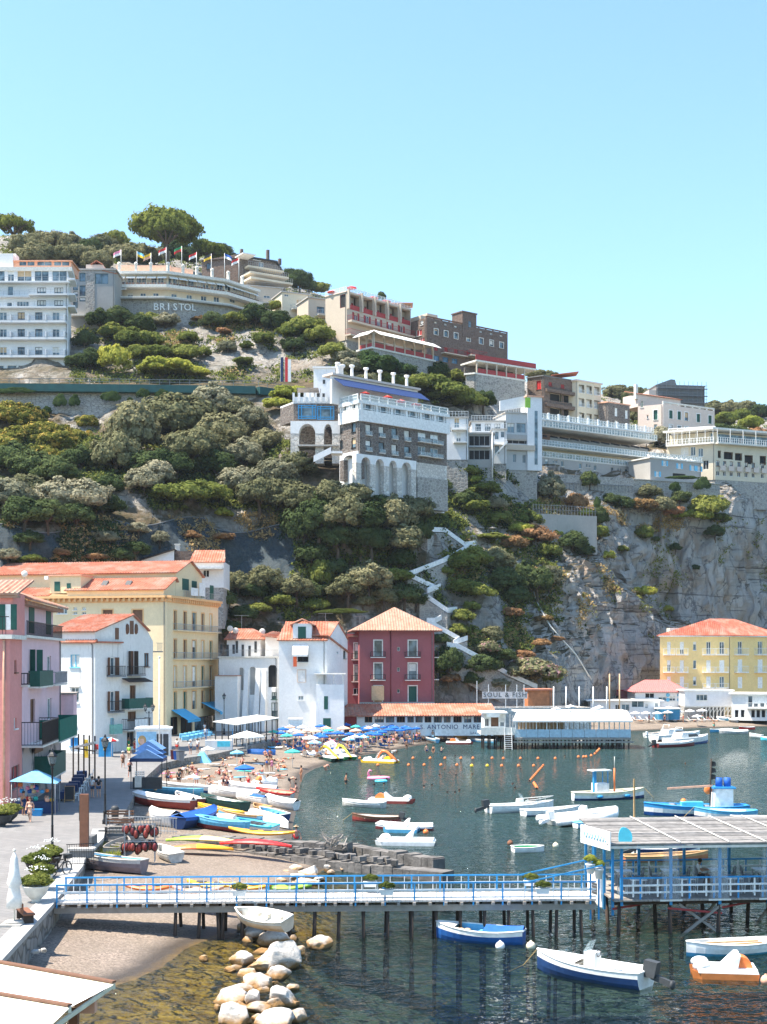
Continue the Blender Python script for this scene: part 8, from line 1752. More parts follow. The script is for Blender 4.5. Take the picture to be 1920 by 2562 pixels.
 if 'B' in feats:
  x=-.25*L;q=MB();q.hexa([(x-.8,-.7,H*.6),(x+.8,-.7,H*.6),(x+.8,.7,H*.6),(x-.8,.7,H*.6),(x-.8,-.65,H+1.5),(x+.7,-.65,H+1.5),(x+.7,.65,H+1.5),(x-.8,.65,H+1.5)]);cb=q.bd('cabin',_w,t);q=MB();q.box((x-.05,0,H+1.57),(1.9,1.6,.14));q.bd('cabin_roof',_l,cb);q=MB();q.box((x-.35,-.68,H+1.1),(.5,.06,.45));q.bd('cabin_window','glass',cb)
  q=MB();[q.lathe((x+dx,0,H+1.64),[(.3,0),(.3,.75)],9)for dx in(-.45,.25)];q.bd('barrel','royal_blue',t);q=MB();q.tube([(x+1.0,0,H),(x+.9,0,H+4)],.06,6);q.bd('mast','wood_dark',t);q=MB();q.bar((x+.8,0,H+1.7),(x+4.6,0,H+1.45),.16);q.bd('boom','salmon',t);q=MB();[q.extr([(x+.93-.02*k,0,H+2.2+k*.55),(x+.5,.05,H+2.3+k*.55),(x+.55,0,H+2.6+k*.55),(x+.9,0,H+2.7+k*.55)],(0,.03,0))for k in range(3)];q.bd('signal_flag',_i,t)
  q=MB();rr=random.Random(1);[q.ball((rr.uniform(-.1,.35)*L,rr.uniform(-.5,.5),H*.9),rr.uniform(.25,.45),7,(1.3,1,.7))for k in range(10)];q.bd('net_heap','mid_grey',t);q=MB();q.box((.05*L,.3,H+.2),(1.8,.9,.4));q.bd('crates','aqua',t);q=MB();q.ball((x+1.1,-.3,H+1.3),.35,8,(1,.3,1));q.bd('life_ring','orange',t);q=MB();q.ball((.12*L,0,H+.4),.25,6);q.bd('orange_buoy','orange',t)
 if 'Y' in feats:
  q=MB();q.hexa([(-.3*L,-.36*Wd,H),(.2*L,-.3*Wd,H),(.2*L,.3*Wd,H),(-.3*L,.36*Wd,H),(-.25*L,-.3*Wd,H+.9),(.02*L,-.25*Wd,H+.9),(.02*L,.25*Wd,H+.9),(-.25*L,.3*Wd,H+.9)]);sp_=q.bd('superstructure',_w,t);q=MB();q.hexa([(-.1*L,-.345*Wd,H+.2),(.17*L,-.325*Wd,H+.2),(.17*L,.325*Wd,H+.2),(-.1*L,.345*Wd,H+.2),(-.1*L,-.32*Wd,H+.6),(.09*L,-.3*Wd,H+.6),(.09*L,.3*Wd,H+.6),(-.1*L,.32*Wd,H+.6)]);q.bd('window_band',_g,sp_);q=MB();q.tube([(-.3*L,-.3*Wd,H),(-.25*L,-.3*Wd,H+1.7),(-.2*L,.3*Wd,H+1.7),(-.3*L,.3*Wd,H)],.05,5);q.bd('arch',_w,t);deckpart(6,12,_w,'foredeck',.1)
 if 'p' in feats:q=MB();q.box((0,0,H*.95),(L*.36,Wd*.7,.05));[q.box((L*(k-1)*.14,0,H),(L*.1,Wd*.55,.06))for k in range(3)];q.bd('seat_panel',_g,t)
 if 'r' in feats:q=MB();x,w,zt,_=R_[12];q.tube([(x,0,zt),(x+.9,-.3,-zz*0-.0+.15),(x+1.8,-.5,-.3)],.02,4);q.bd('mooring_rope','rope',t)
 if flip:t.rotation_euler.x+=math.pi;t.location.z+=H*.9
 return t
def rib(label,a,b,z=0.0):
 pa,pb=G(*a,z),G(*b,z);d=pa-pb;L=d.length;t=tg('inflatable_boat',label,'boat',(pa+pb)/2+Vc((0,0,.05)),math.atan2(d.y,d.x));Wd=L*.36;q=MB();r=L*.055
 P=[(-L/2,-Wd/2,.35),(L*.1,-Wd/2,.38),(L*.34,-Wd*.36,.55),(L*.47,0,.75),(L*.34,Wd*.36,.55),(L*.1,Wd/2,.38),(-L/2,Wd/2,.35)];q.tube(P,[r*.8,r,r,r,r,r,r*.8],9);q.bd('inflated_tube',_w,t);q=MB();q.hexa([(-L*.42,-Wd*.25,-.15),(L*.25,-Wd*.1,-.15),(L*.25,Wd*.1,-.15),(-L*.42,Wd*.25,-.15),(-L*.44,-Wd*.45,.3),(L*.42,-Wd*.12,.5),(L*.42,Wd*.12,.5),(-L*.44,Wd*.45,.3)]);q.bd('hull',_o,t)
 q=MB();q.hexa([(-.3,-.4,.4),(.3,-.4,.4),(.3,.4,.4),(-.3,.4,.4),(-.15,-.35,1.2),(.1,-.35,1.35),(.1,.35,1.35),(-.15,.35,1.2)]);q.bd('console',_w,t);motor(t,-L*.44,.4,_w,1.3)
def kayak(label,a,b,z,top,bot=None,W_=.75,flip=False,grp='kayaks drawn up on the beach',seat=True,lift=.0,name='kayak'):
 pa,pb=(ground(*a),ground(*b))if z is None else(G(*a,z),G(*b,z));d=pa-pb;L=d.length;t=tg(name,label,'kayak',(pa+pb)/2+Vc((0,0,.03+lift)),math.atan2(d.y,d.x),grp);q=MB();q.smooth=True;S=[]
 for i in range(15):
  u=i/14*2-1;w=W_/2*(1-abs(u)**2.2)+.01;k=.2*u*u;S.append([(u*L/2,w*math.cos(a),.2+k+(.2 if math.sin(a)<0 else .16)*math.sin(a)*(1-.5*abs(u)))for a in np.linspace(0,2*math.pi,11)[:-1]])
 for i in range(14):
  for j in range(10):q.cm=(0 if j<5 else 1)+(0 if i<7 or not isinstance(top,list)else 2);q.face([S[i][j],S[i][(j+1)%10],S[i+1][(j+1)%10],S[i+1][j]])
 tp=top if isinstance(top,list)else[top,top];q.bd('hull',[tp[0],bot or tp[0],tp[1],bot or tp[1]],t)
 if seat and not flip:q=MB();[q.ball((x,0,.36),.24,8,(1.5,.9,.22))for x in(-.5,.6)];q.bd('seat_well',_g,t)
 if flip:t.rotation_euler.x=math.pi;t.location.z+=.4
def pedalo(label,a,b,z=0.0,deck=_w,hull='orange',wheel='orange',slide=None,W_=1.7):
 pa,pb=(ground(*a),ground(*b))if z is None else(G(*a,z),G(*b,z));d=pa-pb;L=d.length;t=tg('pedal_boat',label,'pedal boat',(pa+pb)/2+Vc((0,0,-.12 if z==0 else .05)),math.atan2(d.y,d.x),'pedal boats')
 for s in(-1,1):
  q=MB();y0,y1=s*W_*.17,s*W_/2;y0,y1=min(y0,y1),max(y0,y1);P=lambda z_,k:[(-L*.5*k,y0,z_),(L*.36*k,y0,z_),(L*.5*k,(y0+y1)/2,z_+.1),(L*.36*k,y1,z_),(-L*.5*k,y1,z_)];A_,B_=P(-.05,.95),P(.38,1);q.raw(A_+B_,[(4,3,2,1,0),(5,6,7,8,9)]+[(i,(i+1)%5,(i+1)%5+5,i+5)for i in range(5)]);q.bd('float',hull,t)
 q=MB();q.hexa([(-L*.49,-W_/2,.38),(L*.4,-W_/2,.38),(L*.4,W_/2,.38),(-L*.49,W_/2,.38),(-L*.47,-W_*.48,.55),(L*.42,-W_*.46,.55),(L*.42,W_*.46,.55),(-L*.47,W_*.48,.55)]);q.ball((L*.34,-W_*.3,.6),.3,7,(1.3,.8,.8));q.ball((L*.34,W_*.3,.6),.3,7,(1.3,.8,.8));q.bd('deck',deck,t)
 for y in(-.35,.35):q=MB();q.hexa([(-.5,y-.26,.55),(.1,y-.26,.55),(.1,y+.26,.55),(-.5,y+.26,.55),(-.62,y-.24,1.1),(-.45,y-.24,1.1),(-.2,y+.24,.75),(-.62,y+.24,1.1)]);q.bd('seat',deck,t)
 if wheel:q=MB();P=[(-L*.24+.48*math.cos(a),0,.5+.5*math.sin(a))for a in np.linspace(0,math.pi,12)];q.extr([(x,-.32,z_)for x,_,z_ in P],(0,.64,0));q.bd('paddle_cover',wheel,t)
 if slide:
  q=MB();q.tube([(L*.05,0,.5),(L*.02,0,1.2),(-L*.08,0,1.65),(-L*.2,0,1.55),(-L*.36,0,.95),(-L*.52,0,.35)],[.13,.15,.16,.16,.16,.13],7);q.bd('slide',slide,t);q=MB();[q.bar((L*.12,y,.5),(L*-.04,y,1.6),.05)for y in(-.25,.25)];[q.bar((L*.12-k*.12,-.25,.6+k*.24),(L*.12-k*.12,.25,.6+k*.24),.04)for k in range(4)];q.bd('ladder',_w,t)
M('band_navy',(.015,.05,.15),.4);M('hull_blue',(.02,.1,.32),.35);M('hull_sky',(.09,.36,.56),.45);M('hull_red',(.28,.05,.04),.5);M('hull_green',(.015,.06,.05),.5);M('hull_worn',(.5,.49,.46),.7,.3,3);M('hull_mustard',(.36,.24,.06),.7,.3,3);M('inner_blue',(.12,.38,.58),.6,.2)
b_=boat
b_('rowing_boat','dark blue gozzo with pale blue benches and a tarpaulin over its stern',(1090,2345),(1312,2362),0,1.9,.72,'hull_blue','hull_blue','inner_blue',_w,.35,'hnF','boats moored off the jetty')
t=b_('speedboat','white and navy speedboat with a big dark tilted outboard motor',(1345,2425),(1618,2472),0,1.75,.78,_w,'band_navy',_o,_w,.85,'DCmrN','boats moored off the jetty')
text('A.Meilbs',.3,'navy',(-1.35,-.84,.42),(1,0,0),(0,0,1),'lettering',t,.015)
b_('rowing_boat','white and blue rowing boat with oars across it at the right edge',(1718,2392),(1935,2378),0,1.6,.62,_w,'hull_sky',_o,_w,.6,'o','boats moored off the jetty')
pedalo('white pedal boat with orange hull and orange wheel cover by the blue rowing boat',(1728,2440),(1896,2445),0,_w,M('hull_orange',(.5,.17,.05),.5),'orange',None,1.5)
t=b_('dinghy','beige rowing dinghy resting on the boulders under the jetty',(596,2306),(724,2330),.9,1.25,.5,'beige_hull',None,_o,_o,.7,'',None,'boat',.4);t.rotation_euler.x=-.3
kayak('pale blue paddle craft moored behind the jetty piles, on the left',(1090,2279),(1148,2283),0,'aqua',None,.8,name='paddle_craft',grp='paddle craft behind the jetty');kayak('pale blue paddle craft moored behind the jetty piles, on the right',(1140,2275),(1202,2277),0,'light_blue',None,.8,name='paddle_craft',grp='paddle craft behind the jetty')
g_='boats moored in the bay'
b_('rowing_boat','plain grey white rowing boat nearest to the beach',(857,2016),(960,2022),0,1.5,.6,'hull_worn','hull_worn',_o,_w,.8,'',g_)
pedalo('white pedal boat with red hull and orange wheel behind the grey white rowing boat',(1038,2010),(922,2008),0,_w,'hull_red','orange')
b_('motor_dinghy','dark red rowing boat with black outboard motor',(882,2054),(1000,2058),0,1.5,.6,'hull_red','maroon',_o,_b,.75,'mr',g_)
b_('float_boat','long low white boat with maroon hull behind the pale blue pedal boat',(940,2074),(1084,2078),0,1.2,.42,'maroon','maroon',_w,_w,.5,'w',g_)
pedalo('pale blue hulled pedal boat with white seats',(962,2080),(1048,2082),0,_w,'hull_sky',None);pedalo('all white pedal boat, lowest in the middle of the bay',(940,2112),(1090,2114),0,_w,_w,None)
b_('dinghy','small white tub dinghy with green inside alone in the bay',(1362,2130),(1284,2132),0,1.3,.5,_w,_w,'green',_w,.85,'',g_,'boat',.1)
b_('motorboat','white open motorboat with console and bow rail',(1385,2026),(1222,2034),0,1.9,.75,_w,None,_o,_w,.85,'CRm',g_)
b_('rowing_boat','white boat with a navy stripe just right of the console motorboat',(1452,2034),(1310,2042),0,1.7,.62,_w,'band_navy',_o,_w,.7,'F',g_)
rib('white inflatable boat with white outboard motor',(1545,2052),(1372,2066))
b_('rowing_boat','white boat with blue deck showing left of the restaurant sign',(1568,2066),(1440,2072),0,1.6,.55,_w,'hull_sky','inner_blue','light_blue',.6,'F',g_);b_('mast_boat','white and pale blue boat with a bare wooden mast',(1672,2080),(1470,2084),0,2.0,.62,_w,'hull_sky',_o,_w,.6,'SF',g_)
b_('gozzo','white gozzo with flat canopy, blue fenders and rolled orange flag',(1612,1996),(1434,2003),0,2.3,.85,_w,'band_navy',_o,'cream',.3,'TfFr',g_)
b_('fishing_boat','white and blue fishing boat with cabin, barrels and signal flags',(1612,2040),(1872,2040),0,2.8,.95,_w,'hull_blue','inner_blue',_l,.5,'BF',g_)
b_('gozzo','white gozzo with blue stripe in front of the fishing boat',(1738,2048),(1895,2050),0,2.2,.85,_w,'band_navy',_o,'hull_sky',.4,'Fr',g_)
b_('rowing_boat','navy and white boat with bright blue deck at the right edge',(1828,2060),(1935,2058),0,1.8,.6,'hull_green','hull_green','inner_blue',_w,.4,'F',g_);b_('rowing_boat','lowest bright blue boat cut by the right edge, above the cane roof',(1855,2068),(1962,2068),0,1.8,.6,'hull_green','hull_green','aqua',_w,.4,'F',g_)
b_('motor_dinghy','white and mustard boat seen under the cane roof',(1752,2136),(1590,2142),0,1.7,.62,_w,'hull_mustard',_o,'navy',.8,'m',g_);b_('rowing_boat','varnished orange wooden boat seen under the cane roof',(1772,2148),(1560,2156),0,1.5,.5,M('varnish',(.45,.17,.07),.4),None,'pale_wood','pale_wood',.6,'',g_)
g_='boats moored below the lido'
b_('motorboat','white motorboat with dark red hull and two white fenders',(1738,1866),(1640,1871),0,1.9,.8,'maroon','maroon',_o,_w,.85,'mD',g_);b_('motor_yacht','white motor yacht with blue hull behind the red hulled boat',(1772,1858),(1672,1866),0,2.6,1.15,_w,'hull_blue',_o,_w,.85,'Y',g_);b_('motor_yacht','white motor yacht with brown stripe at the back of the lido boats',(1752,1848),(1636,1856),0,2.4,1.1,_w,_b,_o,_w,.85,'Y',g_);b_('motorboat','small white motorboat with open cockpit at the back of the lido boats',(1700,1838),(1620,1846),0,1.9,.8,_w,None,'tan_cloth',_w,.85,'CM',g_)
for a,b,h,ins,lab,ft in(((1777,1833),(1830,1830),'hull_sky',_w,'slender pale blue and white boat near the lido beach',''),((1800,1836),(1872,1836),'hull_worn',_o,'long grey covered boat near the lido beach','y'),((1850,1826),(1888,1825),'red',_o,'small red boat with bathers near the lido beach',''),((1876,1843),(1908,1846),_w,'aqua','white and aqua gozzo stacked with gear at the right edge','n'),((1904,1852),(1960,1856),'aqua',_w,'light aqua boat cut by the right edge below the lido','n')):b_('rowing_boat',lab,a,b,0,None,.6,h,None,ins,None,.5,ft,g_)
b_('rowing_boat','small blue and white boat on the lido sand',(1794,1801),(1822,1804),None,1.6,.5,'hull_sky',None,_w,None,.6);b_('rowing_boat','small grey boat on the lido sand',(1824,1806),(1846,1809),None,1.4,.5,'mid_grey',None,_o,None,.6);b_('motorboat','grey white motorboat lying under the long pier',(1560,1853),(1450,1857),0,1.9,.7,'hull_worn',None,_o,None,.8,'m')
b_('rowing_boat','long sky blue boat beside the white deck kiosk',(1170,1854),(1238,1860),0,1.5,.6,'hull_sky','hull_sky','inner_blue',_o,.3,'F');b_('rowing_boat','mustard yellow boat behind the long sky blue one',(1136,1846),(1174,1850),None,1.4,.6,'hull_mustard',None,'pale_wood','pale_wood',.4);pedalo('white pedal boat with red hull at the water edge by the kiosk',(1184,1862),(1116,1862),0,_w,'hull_red','orange');pedalo('white pedal boat drawn up behind the mustard boat',(1188,1842),(1138,1841),None,_w,_w,'orange');b_('rowing_boat','small pale blue and white rowing boat on the sand edge by the blue parasols',(1060,1850),(1095,1860),None,1.5,.55,'hull_sky',_w,'light_blue',_w,.5)
pedalo('dark green pedal boat with orange yellow slide on the sand edge',(764,1892),(846,1906),.1,_w,'hull_green',None,'yellow');pedalo('green pedal boat with yellow slide next to the dark green one',(812,1888),(878,1902),.1,_w,'green',None,M('slide_yellow',(.75,.68,.05),.4));pedalo('pedal boat with pink slide behind the green ones',(800,1878),(850,1888),.3,_w,_o,None,'pink');pedalo('yellow pedal boat with orange slide and wheel floating by the beach',(907,1907),(994,1910),0,_w,'yellow','yellow','orange');pedalo('white pedal boat with orange wheel stranded behind the red edged boat',(690,1968),(640,1966),None,_w,_w,'orange')
b_('rowing_boat','upturned blue boat on the sand below the teal parasol',(618,1886),(690,1889),None,1.7,.6,'hull_blue',None,'inner_blue',None,.5,'',None,'boat',.4,.16,True);kayak('long white and pale blue paddle board behind the upturned blue boat',(660,1873),(718,1877),None,[_w,'light_blue'],None,.9,name='paddle_board')
g_='boats drawn up on the beach'
for a,b,w,h,hl,bt,ins,tm,tr,ft,lab in(((382,1976),(542,1988),1.9,.6,_w,'hull_blue',_o,_w,.5,'nb','white and blue boat full of nets in the back row'),((356,1988),(508,1992),1.7,.55,'hull_sky',None,'inner_blue','light_blue',.5,'n','light blue boat full of nets in the back row'),((545,1978),(692,1992),1.8,.6,_w,None,_w,_w,.7,'w','long white covered boat in the back row by the pedal boat'),((640,1990),(732,2002),1.6,.55,'hull_worn',None,'salmon','red',.8,'','grey white boat with red edged deck nearest the water in the back row'),((520,1990),(648,2003),1.7,.55,_w,None,_w,_w,.7,'y','white boat under cream canvas behind the dark green boat'),((330,2012),(482,2028),1.9,.7,'hull_red','hull_red',_o,_w,.5,'w','red boat under a white cover at the square edge'),((440,2004),(498,2020),1.7,.6,'maroon','hull_sky',_o,_w,.7,'','maroon boat with pale blue stern behind the red one'),((500,2014),(612,2034),1.9,.72,'hull_green','hull_green',_o,'hull_green',.7,'bF','dark green boat with a blue tub'),((590,2000),(664,2016),1.5,.55,_w,None,_w,_w,.7,'h','white boat with a blue tarpaulin over its stern'),((664,2014),(742,2028),1.6,.6,_w,None,_o,_w,.75,'w','white boat with a little anchor mark nearest the water'),((635,2028),(672,2036),1.2,.45,'hull_worn',None,'pale_wood','pale_wood',.8,'','small grey dinghy behind the white anchor boat'),((494,2030),(604,2050),1.3,.5,'hull_mustard',None,'pale_wood','yellow',.4,'o','slim mustard boat with oars'),((650,2042),(714,2058),1.5,.55,'band_navy',None,'inner_blue',_w,.75,'','navy boat with white edge near the water'),((545,2042),(650,2060),1.5,.5,'hull_sky','hull_worn',_o,'pale_wood',.6,'','pale blue grey boat with wooden edge in the middle of the boats'),((540,2052),(446,2076),1.9,.75,'navy','navy','inner_blue','royal_blue',.6,'c','boat wrapped in a bright blue tarpaulin'),((476,2068),(618,2086),1.8,.7,'hull_sky','maroon','inner_blue','light_blue',.5,'F','turquoise boat with dark red bottom in front of the blue tarpaulin'),((590,2070),(690,2086),1.6,.5,_w,None,'light_blue','aqua',.8,'p','white and pale blue boat with dark seat panels'),((375,2060),(440,2070),1.8,.8,_w,None,_o,_w,.8,'w','white covered boat behind the metal barrier'),((318,2120),(274,2146),1.3,.5,'hull_worn','maroon','grey_wood','grey_wood',.7,'','old peeling wooden boat beside the weeds'),((398,2140),(442,2160),1.25,.5,'hull_worn',None,_o,_o,.85,'','small dirty white dinghy right of the life jackets'),((185,2170),(360,2188),1.6,.7,'lilac_hull',None,'inner_blue','hull_worn',.7,'bo','weathered mauve rowing boat with a turquoise tub')):b_('rowing_boat',lab,a,b,None,w,h,hl,bt,ins,tm,tr,ft,g_)
text('790',.55,_g,(-.2,-.72,1.0),(1,0,0),(0,.55,.83),'lettering',next(o for o in bpy.data.objects if o.get('label')=='red boat under a white cover at the square edge'),.01)
for a,b,lab in(((722,2076),(632,2048),'white upturned skiff lying across the navy boat'),((536,2060),(588,2066),'small white upturned dinghy behind the turquoise boat')):b_('dinghy',lab,a,b,None,1.3,.55,_w,None,_o,None,.8,'',g_,'boat',.3,.16,True,.2)
q=bpy.data.objects
kayak('orange and yellow kayak with two seats on the mole',(572,2090),(738,2102),1.35,M('kayak_amber',(.85,.4,.03),.4),None,1.0,lift=.1);kayak('glossy red kayak upturned on the mole',(550,2112),(730,2120),1.3,'red',None,1.0,True,seat=False)
kayak('yellow kayak fading to orange, front one on the sand',(400,2134),(585,2142),None,['kayak_amber',M('kayak_coral',(.8,.2,.06),.4)],None,1.15,True,seat=False,lift=.25);kayak('pale yellow and green kayak behind the yellow and orange one',(415,2118),(600,2134),None,[M('kayak_lemon',(.8,.68,.3),.4),'lime_green'],None,1.15,True,seat=False,lift=.5)
for a,b,c,lab in(((306,2232),(440,2234),'orange','orange kayak seen through the jetty railing, far left'),((430,2238),(560,2240),'salmon','salmon kayak seen through the jetty railing'),((468,2222),(590,2230),'yellow','yellow kayak seen through the jetty railing'),((550,2228),(680,2234),'kayak_amber','amber kayak seen through the jetty railing, next to the green one'),((634,2230),(781,2234),'lime_green','green kayak seen through the jetty railing, far right')):kayak(lab,a,b,.7,c,None,.75)
kayak('dark red kayak lying in the shade under the jetty',(470,2272),(590,2278),.55,'hull_red',None,.7,seat=False)
t=tg('life_jacket_rack','metal rack hung with red and black life jackets','rack',ground(350,2160)+Vc((0,0,.1)),.1)
q=MB();[q.bar((x,y,0),(x,y,2.3),.05)for x in(-.9,.9)for y in(-.3,.3)];[q.bar((-.9,y,z),(.9,y,z),.05)for y in(-.3,.3)for z in(1.25,2.25)];q.bd('frame',_m,t)
for k in range(22):rr=random.Random(k);x,z=-.95+.19*(k%11),(1.75 if k<11 else .75);j=tg('life_jacket','','life jacket',t.matrix_basis.translation+Vc((x,rr.uniform(-.38,.3),z+rr.uniform(-.1,.3))),rr.uniform(-.5,.5),'life jackets on the rack');q=MB();q.ball((0,-.1,0),.2,7,(.7,.5,1.2));q.bd('front_panel','hull_red' if k%3 else 'maroon',j);q=MB();q.ball((0,.08,0),.25,7,(.8,.5,1.3));q.bd('back_panel',_i,j);od_(j,'red and black life jacket in the '+('upper' if k<11 else 'lower')+' row of the rack',x)
# parasols, loungers, towels
def parasol(px,py,wpx,col,lab,z=None,cat='parasol',order=True,h=2.2,D=None,name='beach_parasol',grp='parasols on the beach',pole=_w):
 if D:p=W(px,py,D);zg=p.z-h
 else:
  zc=1.2+h
  for _ in range(6):p=G(px,py,zc);zg=z if z is not None else max(.1,gz(p.x,p.y));zc=zg+h
 r=wpx*p.y/F/2;t=tg(name,lab,cat,(p.x,p.y,zg),rnd.uniform(0,.7),grp);n=8;q=MB();e=.28*r
 for k in range(n):
  a0,a1=2*math.pi*k/n,2*math.pi*(k+1)/n;c=lambda a,rr,zz:(rr*r*math.cos(a),rr*r*math.sin(a),zz);am=(a0+a1)/2
  q.cm=k%2;q.face([c(a0,1,h-e),c(am,.95,h-e-.02),c(am,.5,h-e*.42),c(a0,.52,h-e*.38)]);q.face([c(am,.95,h-e-.02),c(a1,1,h-e),c(a1,.52,h-e*.38),c(am,.5,h-e*.42)]);q.face([c(a0,.52,h-e*.38),c(am,.5,h-e*.42),(0,0,h+.06)]);q.face([c(am,.5,h-e*.42),c(a1,.52,h-e*.38),(0,0,h+.06)]);q.face([c(a0,1,h-e),c(a0,1.01,h-e-.15),c(a1,1.01,h-e-.15),c(a1,1,h-e)])
 cs=col if isinstance(col,(tuple,list))else(col,col);q.bd('canopy',list(cs),t);q=MB();q.tube([(0,0,-.1),(0,0,h+.14)],.03,6);q.bd('pole',pole,t)
 if order:od_(t,lab,px)
 return t
M('parasol_blue',(.012,.115,.42),.8);M('parasol_teal',(.06,.52,.44),.8);M('parasol_peach',(.78,.47,.33),.8);M('parasol_sky',(.2,.55,.75),.8)
PC={'b':('parasol_blue','bright blue'),'t':('parasol_teal','teal green'),'s':('parasol_peach','peach'),'w':(_w,'white'),'l':(('parasol_sky',_w),'pale blue and white'),'c':('canvas','cream')}
UM='t270,150,85 b330,160,90 t375,178,100 b345,127,105 s400,112,90 c500,112,90 b645,105,90 s475,155,105 s540,140,95 s605,145,95 t710,138,90 w565,195,130 b640,175,100 b700,165,90 b785,160,110 l597,232,115 w725,240,110 s830,120,110 t925,108,90 b850,95,80 s925,140,100 l870,210,105 w920,195,90 s1030,122,90 b1000,138,70 b1050,163,130 b1127,152,110 b1140,90,90 b1190,135,100 b1215,108,100 b1291,105,90 b1340,82,90 b1280,140,90 b1350,130,90 s1428,97,90 b1500,90,85 b1410,128,70 b1470,120,70 b1530,122,90 b1590,112,60 b1150,120,60 b1010,118,95 b1080,130,100 b1240,122,95 b1320,118,90 b1390,112,90 b1450,100,85 b1560,118,80 b880,172,95 b960,178,95 b660,190,100 b470,175,90 c430,140,95 s690,120,95 w1080,105,85 b1100,172,90 l990,195,90'
LOUNGE=[]
def lounger(x,y,z,rz,mat,lab,ord_px,grp,back=.5):
 t=tg('sun_lounger',lab,'sun lounger',(x,y,z),rz,grp);q=MB();q.box((0,-.3,.32),(.6,1.3,.06));q.bd('bed',mat,t);q=MB();q.hexa([(-.3,.35,.3),(.3,.35,.3),(.3,.36,.36),(-.3,.36,.36),(-.3,.8,.3+back),(.3,.8,.3+back),(.3,.85,.34+back),(-.3,.85,.34+back)]);q.bd('headrest',mat,t)
 for sx in(-.26,.26):q=MB();q.bar((sx,-.8,0),(sx,-.8,.3),.05);q.bar((sx,.35,0),(sx,.35,.3),.05);q.bd('leg',_m,t)
 od_(t,lab,ord_px);return t
CROWD=[]
rr=random.Random(21)
for e in UM.split():
 c=e[0];x,y,w=map(float,e[1:].split(','));px,py=600+x*.3136,1780+y*.3136;t=parasol(px,py,w*.3136,PC[c][0],PC[c][1]+' parasol in the crowd before the beach restaurant')
 for k in range(3):
  ox,oy=rr.uniform(-1.5,1.5),rr.uniform(-2.6,.4);X_,Y_=t.location.x+ox,t.location.y+oy;zg=max(0,gz(X_,Y_))
  if zg<.15:continue
  col=rr.choice(('parasol_blue','parasol_blue',_w,_o));l=lounger(X_,Y_,zg,rr.uniform(-.6,.6)+math.pi*.9,col,('blue' if 'blue' in col else 'white')+' sun lounger in the parasol crowd',PX((X_,Y_)),'sun loungers among the parasols')
  CROWD.append((X_,Y_,zg,l.rotation_euler.z))
for px,py,w,c,lab in((732,1875,40,'parasol_teal','teal parasol standing alone above the pedal boats'),(612,1914,52,'parasol_blue','big bright blue parasol alone in the middle of the beach'),(593,1878,34,'parasol_sky','smaller sky blue parasol on the upper beach'),(520,1869,36,'canvas','cream parasol at the top of the beach'),(484,1939,42,(_w,'parasol_peach'),'white and orange parasol behind the drawn up boats'),(279,1847,36,('red',_w),'red and white striped parasol outside the weathered house')):parasol(px,py,w,c,lab,None if px>400 else 1.8,order=False)
parasol(618,1830,86,'canvas','huge square cream parasol on the terrace edge',1.5,order=False,h=3.0,name='market_parasol')
t=tg('beach_tent','teal beach shelter tent on the upper sand','tent',ground(505,1908));q=MB();q.hexa([(-1.1,-.8,0),(1.1,-.8,0),(1.1,.8,0),(-1.1,.8,0),(-.2,-.3,1.2),(.25,-.3,1.2),(.25,.3,1.25),(-.2,.3,1.25)]);q.bd('fly','parasol_sky',t)
for e in '105,365 215,362 220,392 340,362 335,390 460,362 460,388 585,352 575,382 697,348 690,376 815,372 945,368 895,395'.split():x,y=map(float,e.split(','));parasol(1540+x*.2292,1700+y*.2292,26,_w,'white parasol on the lido beach',grp='white parasols of the lido beach')
for x in(1392,1428,1490,1500):parasol(x,1764+(x%7),24,_w,'white parasol on the stone terrace behind the long pier',4.8,h=2.0,grp='white parasols of the stone terrace')
for x,y,D,lab in HOTEL_PARASOLS:parasol(x,y,26,M('parasol_red',(.7,.08,.06),.8),lab,D=D,order=False,h=2.4,grp='red parasols of the hill hotels',name='terrace_parasol')
for x,y,D in WHITE_HILL_PARASOLS:parasol(x,y,26,'canvas','cream parasol on the cliff edge pool terrace',D=D,h=2.2,grp='cream parasols of the pool terrace',name='terrace_parasol')
for i in range(2):parasol((1202,1232)[i],1318,22,'grey_wood',('left','right')[i]+' thatched parasol in the hedged garden by the stair',D=282,order=False,h=2.0,name='terrace_parasol')
for i in range(26):
 x,y=1590+(i%13)*18+rr.uniform(-3,3),(1797 if i<13 else 1805)+rr.uniform(-1,1);p=ground(x,y);lounger(p.x,p.y,p.z,rr.uniform(-.4,.4)+.8,_w,'white sun lounger on the lido beach, '+('back' if i<13 else 'front')+' row',x,'white loungers of the lido beach',.6)
for i in range(16):x=1838+i*6.4;p=ground(x,1798+(i%3)*3);lounger(p.x,p.y,p.z,1.3,_w,'white lounger stacked on edge under the glazed lido',x,'stacked white loungers',.9)
for i,e in enumerate('478,1962,w 505,1925,w 540,1958,w 600,1945,b 560,1930,w 640,1935,l 655,1950,s 690,1915,s 420,1935,p 530,1912,w 575,1915,w 610,1930,t 645,1912,w 455,1950,w 520,1972,p 590,1965,w 625,1958,w 700,1925,l 668,1935,w 548,1902,w'.split()):
 x,y,c=e.split(',');p=ground(float(x),float(y));q=MB();a=rr.uniform(0,3);n=5
 for k in range(n):q.box((0,(k/n-.4)*1.8,.03+.015*(k%2)),(.85,.36,.03))
 o=q.bd('beach_towel',{'w':_w,'b':'light_blue','l':'parasol_sky','s':'salmon','p':'pink','t':'teal'}[c]);o.location=p;o.rotation_euler=(0,0,a);setp(o,None,'towel','towels on the beach');od_(o,{'w':'white','b':'light blue','l':'pale blue','s':'salmon','p':'pink','t':'teal'}[c]+' towel spread on the sand',float(x))
